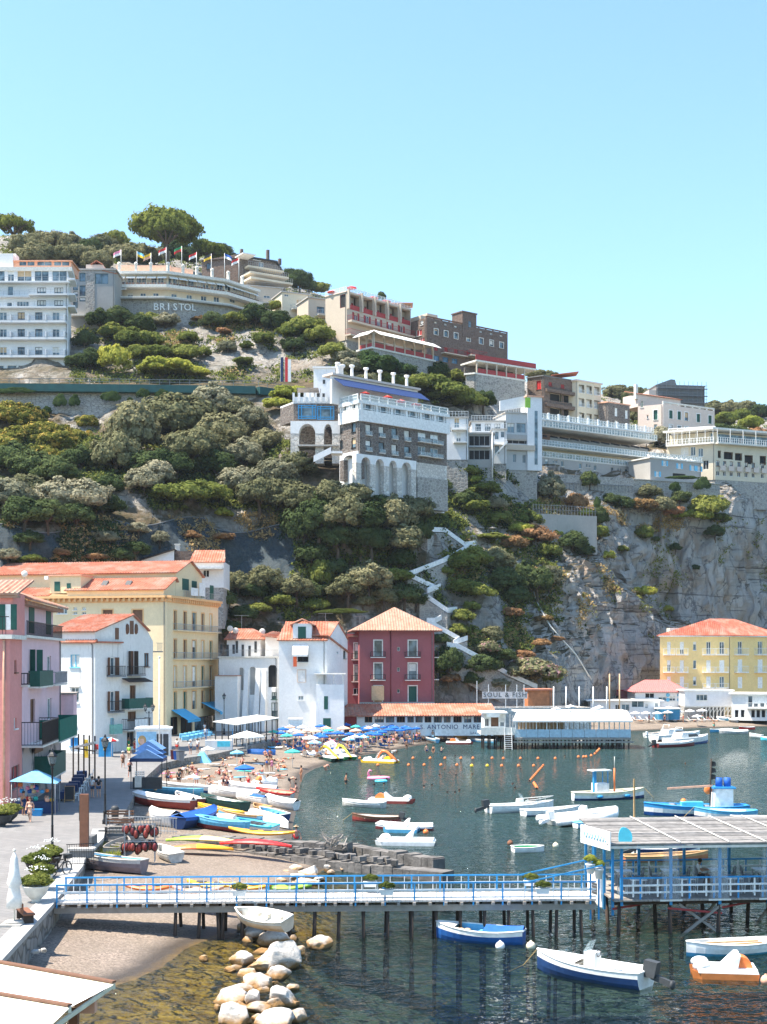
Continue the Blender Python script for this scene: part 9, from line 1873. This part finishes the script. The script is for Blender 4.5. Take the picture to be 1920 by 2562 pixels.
# buoys
def buoy(px,py,mat,lab,r=.2,grp='orange marker buoys'):
 p=G(px,py,0);q=MB();q.ball((0,0,.08),r,8);q.lathe((0,0,r*.9+.06),[(.05,0),(.05,.08)],6);o=q.bd('buoy',mat);o.location=p;setp(o,lab,'buoy',grp);od_(o,lab,px)
for y,l in((1899,'901 1034 1077 1114 1154 1184 1232'),(1899.5,'1260 1303 1347 1390 1448 1461 1467 1480'),(1916,'946 1023 1062 1104 1144'),(1918,'1256 1298 1336')):
 for x in l.split():buoy(float(x),y-(4 if float(x)>1440 else 0)-(3 if float(x)>1470 else 0),'orange','small orange buoy in the '+('far' if y<1910 else 'near')+' marker line')
for x,y in((1181,1918),(1220,1918)):buoy(x,y,'yellow','yellow buoy in the near marker line',.22)
for k in range(11):buoy(1360-k*3.4,1917+k*3.9,'orange','orange float of the long slanting string',.14,'floats of the slanting string')
for k in range(5):buoy(1337+k*1.8,1962+k*3,'orange','orange float of the short lower string',.17,'floats of the slanting string')
for k in range(6):buoy(1489+k*2.2,1888-k*2.4,'orange','orange float of the string off the long pier',.17,'floats of the slanting string')
for x,y,m,l in((1391,2119,'cream','cream mooring buoy beside the white tub dinghy'),(1277,2113,'rust','small brown float left of the white tub dinghy'),(1252,2372,_w,'white mooring float under the blue gozzo'),(1329,2372,'cream','cream mooring float off the stern of the blue gozzo'),(1917,2458,'salmon','pink float at the right edge by the orange pedal boat'),(1066,2085,'orange','orange float just below the maroon hulled boat'),(1238,1853,_w,'white mooring ball beside the sky blue boat')):buoy(x,y,m,l,.22,'mooring floats')
t=tg('inflatable_ring','pink flamingo inflatable with swimmers holding on','inflatable',G(948,1950,0));q=MB();q.tube([(1.1*math.cos(a),.7*math.sin(a),.12)for a in np.linspace(0,6.283,17)],.2,7,False);q.bd('ring','pink',t);q=MB();q.tube([(-1.0,0,.1),(-1.15,0,.7),(-1.0,0,1.0),(-.75,0,.9)],[.18,.12,.1,.1],7);q.bd('neck','pink',t)
t=tg('inflatable_ring','light blue inflatable ring beside the pink one','inflatable',G(954,1957,0));q=MB();q.tube([(.55*math.cos(a),.5*math.sin(a),.1)for a in np.linspace(0,6.283,13)],.15,6,False);q.bd('ring','aqua',t)
# vehicles on the hill road
def car(px,D,lab):
 p=XY(px,D);t=tg('parked_car',lab,'car',(p.x,p.y,zr_road+.35));q=MB();S=[(-2.1,.5,.8),(-2,.35,.95),(-1.2,.3,1.0),(1.1,.3,.98),(2.0,.32,.85),(2.1,.45,.6)];q.hexa([(-2.1,-.85,.3),(2.1,-.85,.3),(2.1,.85,.3),(-2.1,.85,.3),(-2.05,-.8,.95),(2.0,-.8,.85),(2.0,.8,.85),(-2.05,.8,.95)]);q.hexa([(-1.9,-.8,.95),(1.1,-.8,.92),(1.1,.8,.92),(-1.9,.8,.95),(-1.6,-.65,1.5),(.3,-.65,1.5),(.3,.65,1.5),(-1.6,.65,1.5)]);q.bd('body',_w,t);q=MB();[q.box((x,-.76,1.2),(.75,.06,.32))for x in(-1.05,-.15)];q.bd('side_window','glass',t)
 for x in(-1.3,1.3):
  for y in(-.8,.8):q=MB();q.v=[];q.extr([(x+.32*math.cos(a),y-.1,.32+.32*math.sin(a))for a in np.linspace(0,6.283,13)[:-1]],(0,.2,0));q.bd('wheel',_g,t)
zr_road=ZA(972,288)
car(231,297,'white van driving along the hill road parapet');car(386,298,'small white car further right on the hill road')
# people
def skinmesh(name,V,E):
 """one continuous skinned body; V: name -> (x, y, z, radius)"""
 me=bpy.data.meshes.new(name);ks=list(V);me.from_pydata([V[k][:3]for k in ks],[(ks.index(a),ks.index(b))for a,b in E],[]);o=bpy.data.objects.new('tmp',me);COL.objects.link(o)
 o.modifiers.new('s','SKIN');o.modifiers.new('u','SUBSURF').levels=1
 for i,k in enumerate(ks):r=V[k][3];me.skin_vertices[0].data[i].radius=(r,r);me.skin_vertices[0].data[i].use_root=i==0
 bpy.context.view_layer.update();m2=bpy.data.meshes.new_from_object(o.evaluated_get(bpy.context.evaluated_depsgraph_get()));m2.name=name;bpy.data.objects.remove(o);m2.polygons.foreach_set('use_smooth',[True]*len(m2.polygons));m2.materials.clear();m2.materials.append(None);return m2
PO={'stand':dict(pel=(0,0,.95),che=(0,.01,1.28),nec=(0,0,1.48),hea=(0,-.02,1.63),kL=(.1,-.02,.5),aL=(.11,.02,.07),kR=(-.1,-.03,.5),aR=(-.12,0,.07),eL=(.25,.03,1.14),hL=(.24,-.07,.88),eR=(-.25,.03,1.14),hR=(-.25,-.06,.88)),'walk':dict(pel=(0,0,.94),che=(0,-.02,1.27),nec=(0,-.03,1.47),hea=(0,-.06,1.62),kL=(.1,-.14,.52),aL=(.1,-.2,.08),kR=(-.1,.05,.5),aR=(-.1,.3,.12),eL=(.24,.12,1.14),hL=(.23,.14,.9),eR=(-.24,-.06,1.14),hR=(-.22,-.26,.95)),'hold':dict(pel=(0,0,.95),che=(0,.01,1.28),nec=(0,-.01,1.48),hea=(0,-.05,1.62),kL=(.1,-.02,.5),aL=(.11,.02,.07),kR=(-.1,-.05,.5),aR=(-.14,0,.07),eL=(.24,-.05,1.15),hL=(.1,-.28,1.3),eR=(-.24,-.05,1.15),hR=(-.1,-.28,1.3)),'bend':dict(pel=(0,.1,.9),che=(0,-.2,1.05),nec=(0,-.38,1.02),hea=(0,-.5,.95),kL=(.1,.0,.48),aL=(.11,.06,.07),kR=(-.1,.02,.48),aR=(-.12,.08,.07),eL=(.22,-.34,.78),hL=(.15,-.42,.52),eR=(-.22,-.34,.78),hR=(-.12,-.42,.5)),'sit':dict(pel=(0,.05,.14),che=(0,.14,.47),nec=(0,.1,.67),hea=(0,.06,.82),kL=(.14,-.38,.42),aL=(.12,-.55,.06),kR=(-.14,-.4,.38),aR=(-.14,-.62,.06),eL=(.26,.1,.36),hL=(.2,-.2,.36),eR=(-.27,.22,.34),hR=(-.3,.3,.06)),'chair':dict(pel=(0,.05,.5),che=(0,.12,.84),nec=(0,.09,1.04),hea=(0,.04,1.19),kL=(.12,-.4,.5),aL=(.12,-.42,.07),kR=(-.12,-.4,.5),aR=(-.12,-.45,.07),eL=(.26,.03,.74),hL=(.18,-.25,.76),eR=(-.26,.03,.74),hR=(-.18,-.25,.76)),'lie':dict(pel=(0,0,.13),che=(0,.34,.15),nec=(0,.54,.17),hea=(0,.7,.2),kL=(.1,-.4,.28),aL=(.11,-.72,.07),kR=(-.1,-.44,.14),aR=(-.13,-.88,.08),eL=(.27,.26,.1),hL=(.3,0,.08),eR=(-.3,.5,.1),hR=(-.2,.72,.1)),'swim':dict(pel=(0,.25,-.62),che=(0,.1,-.24),nec=(0,.03,-.04),hea=(0,-.02,.12),kL=(.1,.35,-1.05),aL=(.1,.6,-1.35),kR=(-.1,.4,-1.0),aR=(-.1,.7,-1.3),eL=(.32,-.05,-.3),hL=(.34,-.32,-.22),eR=(-.32,-.02,-.32),hR=(-.3,-.34,-.24))}
BODY,CL={},{}
def lerp(a,b,t):return tuple(a[i]+(b[i]-a[i])*t for i in range(3))
for n,P in PO.items():
 pel,che,nec,hea=(Vc(P[k])for k in('pel','che','nec','hea'));up=(nec-pel).normalized();hd=(hea-nec).normalized();fw=Vc((0,-1,0))if abs(hd.y)<.8 else Vc((0,0,1));V={};E=[]
 V['pel']=(*pel,.13);V['wai']=(*lerp(pel,che,.45),.115);V['che']=(*che,.14);V['nec']=(*nec,.055);V['jaw']=(*(nec+hd*.09),.075);V['hea']=(*hea,.098);V['top']=(*(hea+hd*.08),.07);V['nos']=(*(hea+fw*.1-hd*.01),.016);E+=[('pel','wai'),('wai','che'),('che','nec'),('nec','jaw'),('jaw','hea'),('hea','top'),('hea','nos')]
 for s,k in((1,'L'),(-1,'R')):
  sh=che+up*.13+Vc((s*.17,0,0));hp=pel+Vc((s*.09,0,0))-up*.06;e,h,kn,an=(Vc(P[j+k])for j in 'ehka');toe=an+(Vc((0,-.16,-.03))if n not in('lie','swim')else Vc((0,-.03,.1))if n=='lie' else Vc((0,.15,0)))
  V['ear'+k]=(*(hea+Vc((s*.1,0,0))),.018);V['sh'+k]=(*sh,.062);V['el'+k]=(*e,.043);V['wr'+k]=(*lerp(e,h,.95),.03);V['pa'+k]=(*(h+(h-e).normalized()*.06),.036);V['hp'+k]=(*hp,.1);V['kn'+k]=(*kn,.06);V['an'+k]=(*an,.04);V['to'+k]=(*toe,.036)
  E+=[('hea','ear'+k),('che','sh'+k),('sh'+k,'el'+k),('el'+k,'wr'+k),('wr'+k,'pa'+k),('pel','hp'+k),('hp'+k,'kn'+k),('kn'+k,'an'+k),('an'+k,'to'+k)]
  d=(h-e).normalized();sd=d.cross(Vc((0,1,.3))).normalized();pa=Vc(V['pa'+k][:3])
  for i,(o,l)in enumerate(((-.028,.07),(-.01,.085),(.01,.08),(.028,.065),(.05,.05))):b0='f%d%s'%(i,k);V[b0]=(*(pa+sd*o*1.1+d*(l if i<4 else .01)+(sd*.015 if i==4 else Vc((0,-.01*(i%2),0)))),.009);E.append(('pa'+k,b0))
 BODY[n]=skinmesh('body',V,E);g=lambda*ks:{k:V[k]for k in ks}
 fat=lambda d,r:{k:(*v[:3],v[3]+r)for k,v in d.items()}
 half=lambda a,b,t:(*lerp(V[a],V[b],t),V[a][3]*(1-t)+V[b][3]*t)
 sw=fat(g('pel','hpL','hpR'),.014);sw['uL'],sw['uR']=(*half('hpL','knL',.55)[:3],.095),(*half('hpR','knR',.55)[:3],.095);CL[n,'shorts']=skinmesh('shorts',sw,[('pel','hpL'),('pel','hpR'),('hpL','uL'),('hpR','uR')])
 tr=dict(sw);tr['pel']=V['pel'][:3]+(.15,);CL[n,'swimsuit']=skinmesh('swimsuit',{**fat(g('pel','wai','che'),.014),'hpL':(*half('hpL','knL',.08)[:3],.112),'hpR':(*half('hpR','knR',.08)[:3],.112)},[('pel','wai'),('wai','che'),('pel','hpL'),('pel','hpR')])
 ts=fat(g('pel','wai','che','shL','shR'),.018);ts['sL'],ts['sR']=(*half('shL','elL',.6)[:3],.068),(*half('shR','elR',.6)[:3],.068);CL[n,'shirt']=skinmesh('shirt',ts,[('pel','wai'),('wai','che'),('che','shL'),('che','shR'),('shL','sL'),('shR','sR')])
 mid=lerp(V['knL'],V['knR'],.5);CL[n,'dress']=skinmesh('dress',{**fat(g('pel','wai','che'),.025),'hem':(*mid,.2),'th':(*lerp(V['pel'],mid,.5),.19)},[('pel','wai'),('wai','che'),('pel','th'),('th','hem')])
 q=MB();c=hea+hd*.035-fw*.025;q.ball(c,.118,8,(1,1,1.0));m=bpy.data.meshes.new('hair');m.from_pydata(q.v,[],q.f);m.polygons.foreach_set('use_smooth',[True]*len(m.polygons));m.materials.append(None);CL[n,'hair']=m
 q=MB();q.lathe(hea+hd*.07,[(.21,0),(.2,.015),(.11,.02),(.1,.1),(.02,.11)],10);m=bpy.data.meshes.new('hat');m.from_pydata(q.v,[],q.f);m.materials.append(None);CL[n,'hat']=m
M('skin_fair',(.58,.33,.23),.6);M('skin_tan',(.4,.2,.12),.6);M('skin_pink',(.62,.3,.22),.6);M(_h,(.02,.014,.01),.6);M('hair_brown',(.1,.05,.025),.6);M('hair_fair',(.38,.25,.1),.6);M('denim',(.05,.1,.18),.8)
HC_={_h:'dark','hair_brown':'brown','hair_fair':'fair'}
def person(p,pose,face,wear,lab,skin='skin_tan',hair=_h,s=1.0,grp=None,od=None):
 """face: direction looked at, degrees clockwise from the camera's right hand... 0 looks at the camera"""
 t=tg('person',lab,'person',p,R(face),grp);o=bpy.data.objects.new('body',BODY[pose]);COL.objects.link(o);o.parent=t;t.scale=(s,s,s);o.material_slots[0].link='OBJECT';o.material_slots[0].material=MATS[skin]
 for k,m in[('hair',hair)]+wear:
  c=bpy.data.objects.new(k,CL[pose,k]);COL.objects.link(c);c.parent=t;c.material_slots[0].link='OBJECT';c.material_slots[0].material=MATS[m]
 if od is not None:od_(t,lab,od)
 return t
A_=lambda px,py:G(px,py,1.8)
pr=lambda px,py:ground(px,py)
wt=lambda px,py,dz:G(px,py,0)+Vc((0,0,dz))
S_,T_,D_,U_,H_=(lambda c:('shorts',c)),(lambda c:('shirt',c)),(lambda c:('dress',c)),(lambda c:('swimsuit',c)),(lambda c:('hat',c))
for p,pose,face,wear,lab,sk,ha in((A_(75,2057),'walk',0,[D_('parasol_peach')],'woman in a pale pink dress walking past the souvenir stall','skin_fair','hair_brown'),(A_(231,1996),'stand',150,[T_(_w),S_('denim')],'man in white shirt and blue shorts chatting on the square','skin_fair',_h),(A_(247,1996),'stand',190,[T_(_i),S_('denim')],'man in black shirt and blue shorts chatting on the square','skin_fair',_h),(A_(308,1922),'walk',200,[D_(_b),H_('canvas')],'woman in sun hat and brown dress on the square','skin_fair','hair_brown'),(A_(323,1902),'stand',170,[T_('lime_green'),S_('tan_cloth')],'man in lime green shirt near the vending cabin','skin_fair','hair_fair'),(A_(325,1945),'hold',20,[D_(_i),H_(_w)],'woman in black dress and white hat holding a camera','skin_pink','hair_brown'),(A_(443,1884),'stand',160,[T_(_o),S_('red')],'man in white shirt and red shorts by the kiosk','skin_fair','hair_brown'),(A_(206,2118),'stand',90,[T_('green'),S_(_w)],'person in green top half hidden behind the rust brown post','skin_tan',_h),(A_(322,1878),'stand',30,[D_('green')],'woman in green dress by the clothes racks of the weathered house','skin_tan',_h),(A_(337,1884),'stand',60,[D_('red')],'woman in red dress beside the advertising kiosk','skin_tan',_h),(A_(512,1838),'walk',20,[T_(_w),S_(_g)],'waiter in white shirt under the wide blue awning','skin_tan',_h),(A_(515,1850),'stand',10,[T_(_w),S_(_g)],'waiter in white standing before the blue chairs','skin_tan',_h),(A_(477,1888),'stand',40,[T_(_w),S_('denim'),H_('canvas')],'man with wide hat and white shirt at the beach steps','skin_fair','hair_brown'),(A_(495,1884),'stand',320,[T_(_w),S_('navy')],'person in white top beside the man with the wide hat','skin_tan',_h),(pr(420,1966),'stand',190,[S_('navy')],'bare backed bather behind the blue and white boat','skin_tan',_h),(pr(448,1970),'stand',170,[T_(_g),S_(_i)],'bather in grey top and black shorts behind the boats','skin_tan',_h),(pr(492,1966),'stand',10,[U_('pink')],'bather standing under the white and orange parasol','skin_pink','hair_brown'),(pr(457,1948),'bend',60,[T_(_w),S_(_i)],'bather in white top bending left of the white and orange parasol','skin_tan',_h),(pr(559,1981),'stand',30,[U_(_i)],'bather in dark swimsuit, left of the trio behind the boats','skin_pink','hair_brown'),(pr(568,1981),'stand',350,[S_('navy')],'bather in navy trunks, middle of the trio behind the boats','skin_pink','hair_fair'),(pr(578,1977),'stand',330,[U_(_o)],'bather in pale swimsuit, right of the trio behind the boats','skin_pink','hair_brown'),(pr(622,1979),'stand',350,[D_('red')],'woman in a bright red dress behind the white boats','skin_pink','hair_brown'),(pr(754,1956),'stand',300,[U_(_b)],'tanned woman standing alone at the water edge','skin_tan',_h),(pr(728,1972),'bend',100,[S_(_g)],'bather bending at the water edge below the lone woman','skin_fair',_h),(pr(738,1982),'sit',260,[S_('salmon')],'bather sitting at the water edge below the lone woman','skin_pink',_h),(pr(741,2098),'sit',200,[H_('tan_cloth'),S_('red')],'bare backed man in a cap sitting by the orange kayak','skin_pink','hair_brown'),(pr(668,1930),'hold',180,[U_('royal_blue')],'bather holding up a blue towel, left of a pair','skin_tan',_h),(pr(680,1930),'stand',200,[D_('pink')],'bather wrapped in a pink towel, right of a pair','skin_tan','hair_brown'),(pr(676,1908),'stand',190,[S_('maroon')],'tanned man standing above the towel pair','skin_tan',_h),(pr(664,1892),'sit',180,[U_('salmon')],'person sitting in front of the upturned blue boat','skin_pink','hair_brown'),(wt(816,1928,-.45),'bend',140,[S_('salmon')],'person stooping in the shallows below the green pedal boats','skin_pink','hair_fair'),(wt(866,1962,-.55),'walk',90,[S_(_g)],'man in dark trunks wading in the bay','skin_tan',_h),(wt(985,1904,.3),'bend',60,[T_(_w),S_(_w)],'person in white bending at the end of the yellow pedal boat','skin_tan',_h),(wt(1018,1876,-.2),'stand',20,[S_(_b)],'bather standing in the shallows before the blue parasols','skin_tan',_h),(wt(1068,1882,-.6),'stand',20,[S_('navy')],'bather up to the thighs right of the blue parasols, first of three','skin_fair',_h),(wt(1085,1884,-.6),'stand',320,[U_(_i)],'bather up to the thighs right of the blue parasols, second of three','skin_tan',_h),(wt(1105,1882,-.8),'hold',80,[S_('navy')],'bather up to the waist right of the blue parasols, third of three','skin_fair',_h),(pr(1127,1846),'stand',0,[T_(_i),S_('yellow')],'lifeguard-like man in black shirt and yellow shorts by the kiosk boats','skin_tan',_h),(wt(1787,1822,-.3),'stand',120,[S_('teal')],'child standing in the shallows of the lido beach','skin_tan',_h),(wt(1794,1848,-.2),'swim',180,[],'swimmer alone off the lido beach','skin_pink',_h),(Vc((0,0,0))+A_(52,2040)*0+A_(59,2040),'stand',60,[D_('navy')],'stallholder in dark dress under the souvenir stall canopy','skin_tan',_h)):person(p,pose,face,wear,lab,sk,ha)
for x,y in((1139,1893),(1113,1927),(1100,1942),(1141,1941),(1182,1940),(1081,1967),(1061,1971),(1120,1984),(1139,1985),(1150,1981),(937,1965),(961,1964),(936,1946),(953,1943),(968,1952),(1260,1884),(1307,1879),(1414,1894),(1303,1926),(1325,1957),(1283,1964),(1289,1974),(1343,1975),(1716,1914)):person(wt(x,y,rnd.uniform(-.05,.08)),'swim',rnd.uniform(0,360),[],'dark haired swimmer in the bay' if x%3 else 'brown haired swimmer in the bay','skin_pink' if x%2 else 'skin_tan',_h if x%3 else 'hair_brown',1,'swimmers in the bay',x)
SWC=['navy','red',_i,'pink','parasol_blue','orange','teal',_w,'maroon','green'];SWN=['navy','red','black','pink','blue','orange','teal','white','maroon','green']
rr=random.Random(5)
for i,(x,y)in enumerate(((472,1938),(482,1930),(497,1932),(512,1950),(522,1948),(548,1940),(565,1942),(595,1925),(632,1938),(645,1942),(655,1936),(672,1962),(690,1952),(706,1908),(712,1922),(697,1930),(606,1912),(580,1900),(540,1902),(518,1900),(650,1975),(600,1972),(430,1948),(690,1905),(720,1902),(525,1965),(560,1920),(702,1945),(640,1905),(455,1928))):
 c=rr.randrange(10);k=rr.random();pose='sit' if i%5<2 else 'lie';person(pr(x,y)+Vc((0,0,.05)),pose,rr.uniform(0,360),[('swimsuit' if k<.5 else 'shorts',SWC[c])],('sunbather lying' if pose=='lie' else 'bather sitting')+' on the sand in '+SWN[c]+(' swimsuit' if k<.5 else ' trunks'),rr.choice(('skin_pink','skin_tan','skin_fair')),rr.choice(list(HC_)),1,'bathers on the sand',x)
for i,(X_,Y_,z,a)in enumerate(CROWD):
 c=rr.randrange(10)
 if i%3==2:pose,dz='stand',0
 else:pose,dz=('lie',.3)if i%2 else('sit',.3)
 person((X_+(.9 if pose=='stand' else 0),Y_-.1,z+dz),pose,math.degrees(a)if pose!='stand' else rr.uniform(0,360),[(('swimsuit','shorts')[i%2],SWC[c])],{'lie':'sunbather lying','sit':'bather sitting','stand':'bather standing'}[pose]+' among the parasols in '+SWN[c],rr.choice(('skin_pink','skin_tan','skin_fair')),rr.choice(list(HC_)),1,'bathers among the parasols',PX((X_,Y_)))
for i in range(14):x=1592+i*15+rr.uniform(-4,4);c=rr.randrange(10);person(pr(x,1803+(i%3)*3)+Vc((0,0,.05)),('sit','lie','stand')[i%3],rr.uniform(0,360),[('swimsuit',SWC[c])],('bather sitting','sunbather lying','bather standing')[i%3]+' on the lido beach in '+SWN[c],'skin_tan',_h,1,'bathers on the lido beach',x)
for i,(k,c,lab)in enumerate(((2,_w,'diner in white shirt at the middle table of the pile restaurant'),(4,'light_blue','diner in pale blue shirt further right in the pile restaurant'),(5,_o,'diner in cream shirt at the right edge of the pile restaurant'))):a=f.P(0,0,0);q=Fac(PL_,PR_).P(1.6+k*2.4-.75,zd,-3.9);person(q,'chair',-90+180*(i%2)*0+90*2,[T_(c),S_(_g)],lab,'skin_tan',_h)
for i in range(12):
 p=A_(458+(i%6)*11+(i//6)*6,1850-(i%6)*2.2+(i//6)*6);o=table(p.x,p.y,1.8,'','parasol_sky',.2,'tables under the blue awnings');od_(o,'cafe table with pale blue cloth under the blue awnings',PX(p));o=chair(p.x+.8,p.y,1.8,1.2,'','light_blue','chairs under the blue awnings');od_(o,'pale blue cafe chair under the blue awnings',PX(p)+.4)
for x,y,D,lab in((62,1436,206,'dish aerial on the palazzo side roof'),(576,1573,222,'dish aerial left on the arcaded house roof'),(590,1578,222,'dish aerial right on the arcaded house roof'),(657,1580,224,'dish aerial on the terrace room of the arcaded house')):
 p=W(x,y,D);t=tg('satellite_dish',lab,'satellite dish',(p.x,p.y,p.z-1.2),0,'satellite dishes');q=MB();q.bar((0,0,0),(0,0,1.2),.06);q.bd('mast',_m,t);q=MB();q.ball((0,-.1,1.2),.5,8,(1,.25,1));q.bd('dish',_o,t)
for x,y0,y1,D,lab in((605,1540,1600,228,'tall television aerial above the arcaded house'),(815,1535,1560,222,'thin aerial on the tall white house'),(901,1542,1575,232,'crossbar aerial left of the red house roof'),(990,1530,1545,234,'short aerial behind the red house roof')):
 p=W(x,y1,D);h=(y1-y0)*D/F;t=tg('roof_aerial',lab,'aerial',p,0,'television aerials');q=MB();q.bar((0,0,-1.5),(0,0,h),.05);q.bar((-1.2,0,h),(1.2,0,h),.04);[q.bar((k*.25-1,-.25,h),(k*.25-1,.25,h),.025)for k in range(9)];q.bd('aerial_rods',_m,t)
t=tg('beach_bar','white and blue beach bar counter with benches on the upper sand','bar',A_(548,1876),.1);q=MB();q.box((0,0,.6),(3.4,1.2,1.2));q.bd('counter',_w,t);q=MB();q.box((.6,-.62,.75),(1.6,.04,.7));q.bd('front_panel','aqua',t);q=MB();[q.bar((x,y,0),(x,y,2.6),.06)for x in(-1.6,1.7)for y in(-.5,.5)];q.bd('post',_l,t)
for i,(x,y)in enumerate(((575,1890),(600,1892))):t=tg('picnic_table',('left','right')[i]+' grey picnic table below the beach bar','table',pr(x,y),.2,'picnic tables below the beach bar');q=MB();q.box((0,0,.74),(1.8,.7,.05));q.bd('table_top','grey_wood',t);q=MB();[q.box((0,s*.65,.44),(1.8,.26,.05))for s in(-1,1)];q.bd('bench','grey_wood',t);q=MB();[q.bar((x2,-.7,0),(x2,.2,.74),.07)for x2 in(-.7,.7)];[q.bar((x2,.7,0),(x2,-.2,.74),.07)for x2 in(-.7,.7)];q.bd('leg','grey_wood',t)
for x,y0,y1,D,lab in((717,890,940,300,'tall red flagpole banner on the hill road'),(706,890,940,300,'tall navy flagpole banner on the hill road'),(725,895,940,300,'tall white flagpole banner on the hill road')):p=W(x,y1+15,D);h=(y1-y0)*D/F+1;t=tg('road_banner',lab,'banner',p,0,'banners on the hill road');q=MB();q.box((0,0,h/2),(.6,.06,h));q.bd('cloth','red' if 'red' in lab else('navy' if 'navy' in lab else _w),t);q=MB();q.bar((-.36,0,0),(-.36,0,h),.06);q.bd('pole',_w,t)
for x,D,l in((1526,268,'tall pale pole left of the pair beside the dark red hut'),(1551,268,'tall pale pole right of the pair beside the dark red hut')):p=XY(x,D);t=tg('tall_pole',l,'pole',(p.x,p.y,1),0,'tall poles by the dark red hut');q=MB();q.tube([(0,0,0),(0,0,ZA(1686,D)-1)],.14,7);q.bd('shaft','tan_cloth',t)
for i,x in enumerate((1386,1417,1450,1485,1519)):p=XY(x,228);t=tg('terrace_mast','','pole',(p.x,p.y,5),0,'white masts of the stone terrace');q=MB();q.tube([(0,0,-2),(0,0,ZA(1718,228)-5)],.1,7);q.bd('shaft',_w,t);od_(t,'white mast on the stone terrace behind the long pier',x)
# haze
def haze_box():
 m=bpy.data.materials.new('haze');m.use_nodes=True;nt=m.node_tree;nt.nodes.clear()
 out=nt.nodes.new('ShaderNodeOutputMaterial');pv=nt.nodes.new('ShaderNodeVolumePrincipled')
 pv.inputs['Color'].default_value=(.8,.9,1,1);pv.inputs['Density'].default_value=HAZE;pv.inputs['Anisotropy'].default_value=.2
 nt.links.new(pv.outputs[0],out.inputs['Volume'])
 q=MB();q.prism([(-1000,-30),(1700,-30),(1700,2600),(-1000,2600)],-8,175);q.bd('haze',m,kind='stuff',origin=(0,0,0))
HAZE=.00006
haze_box()
flush_labels()
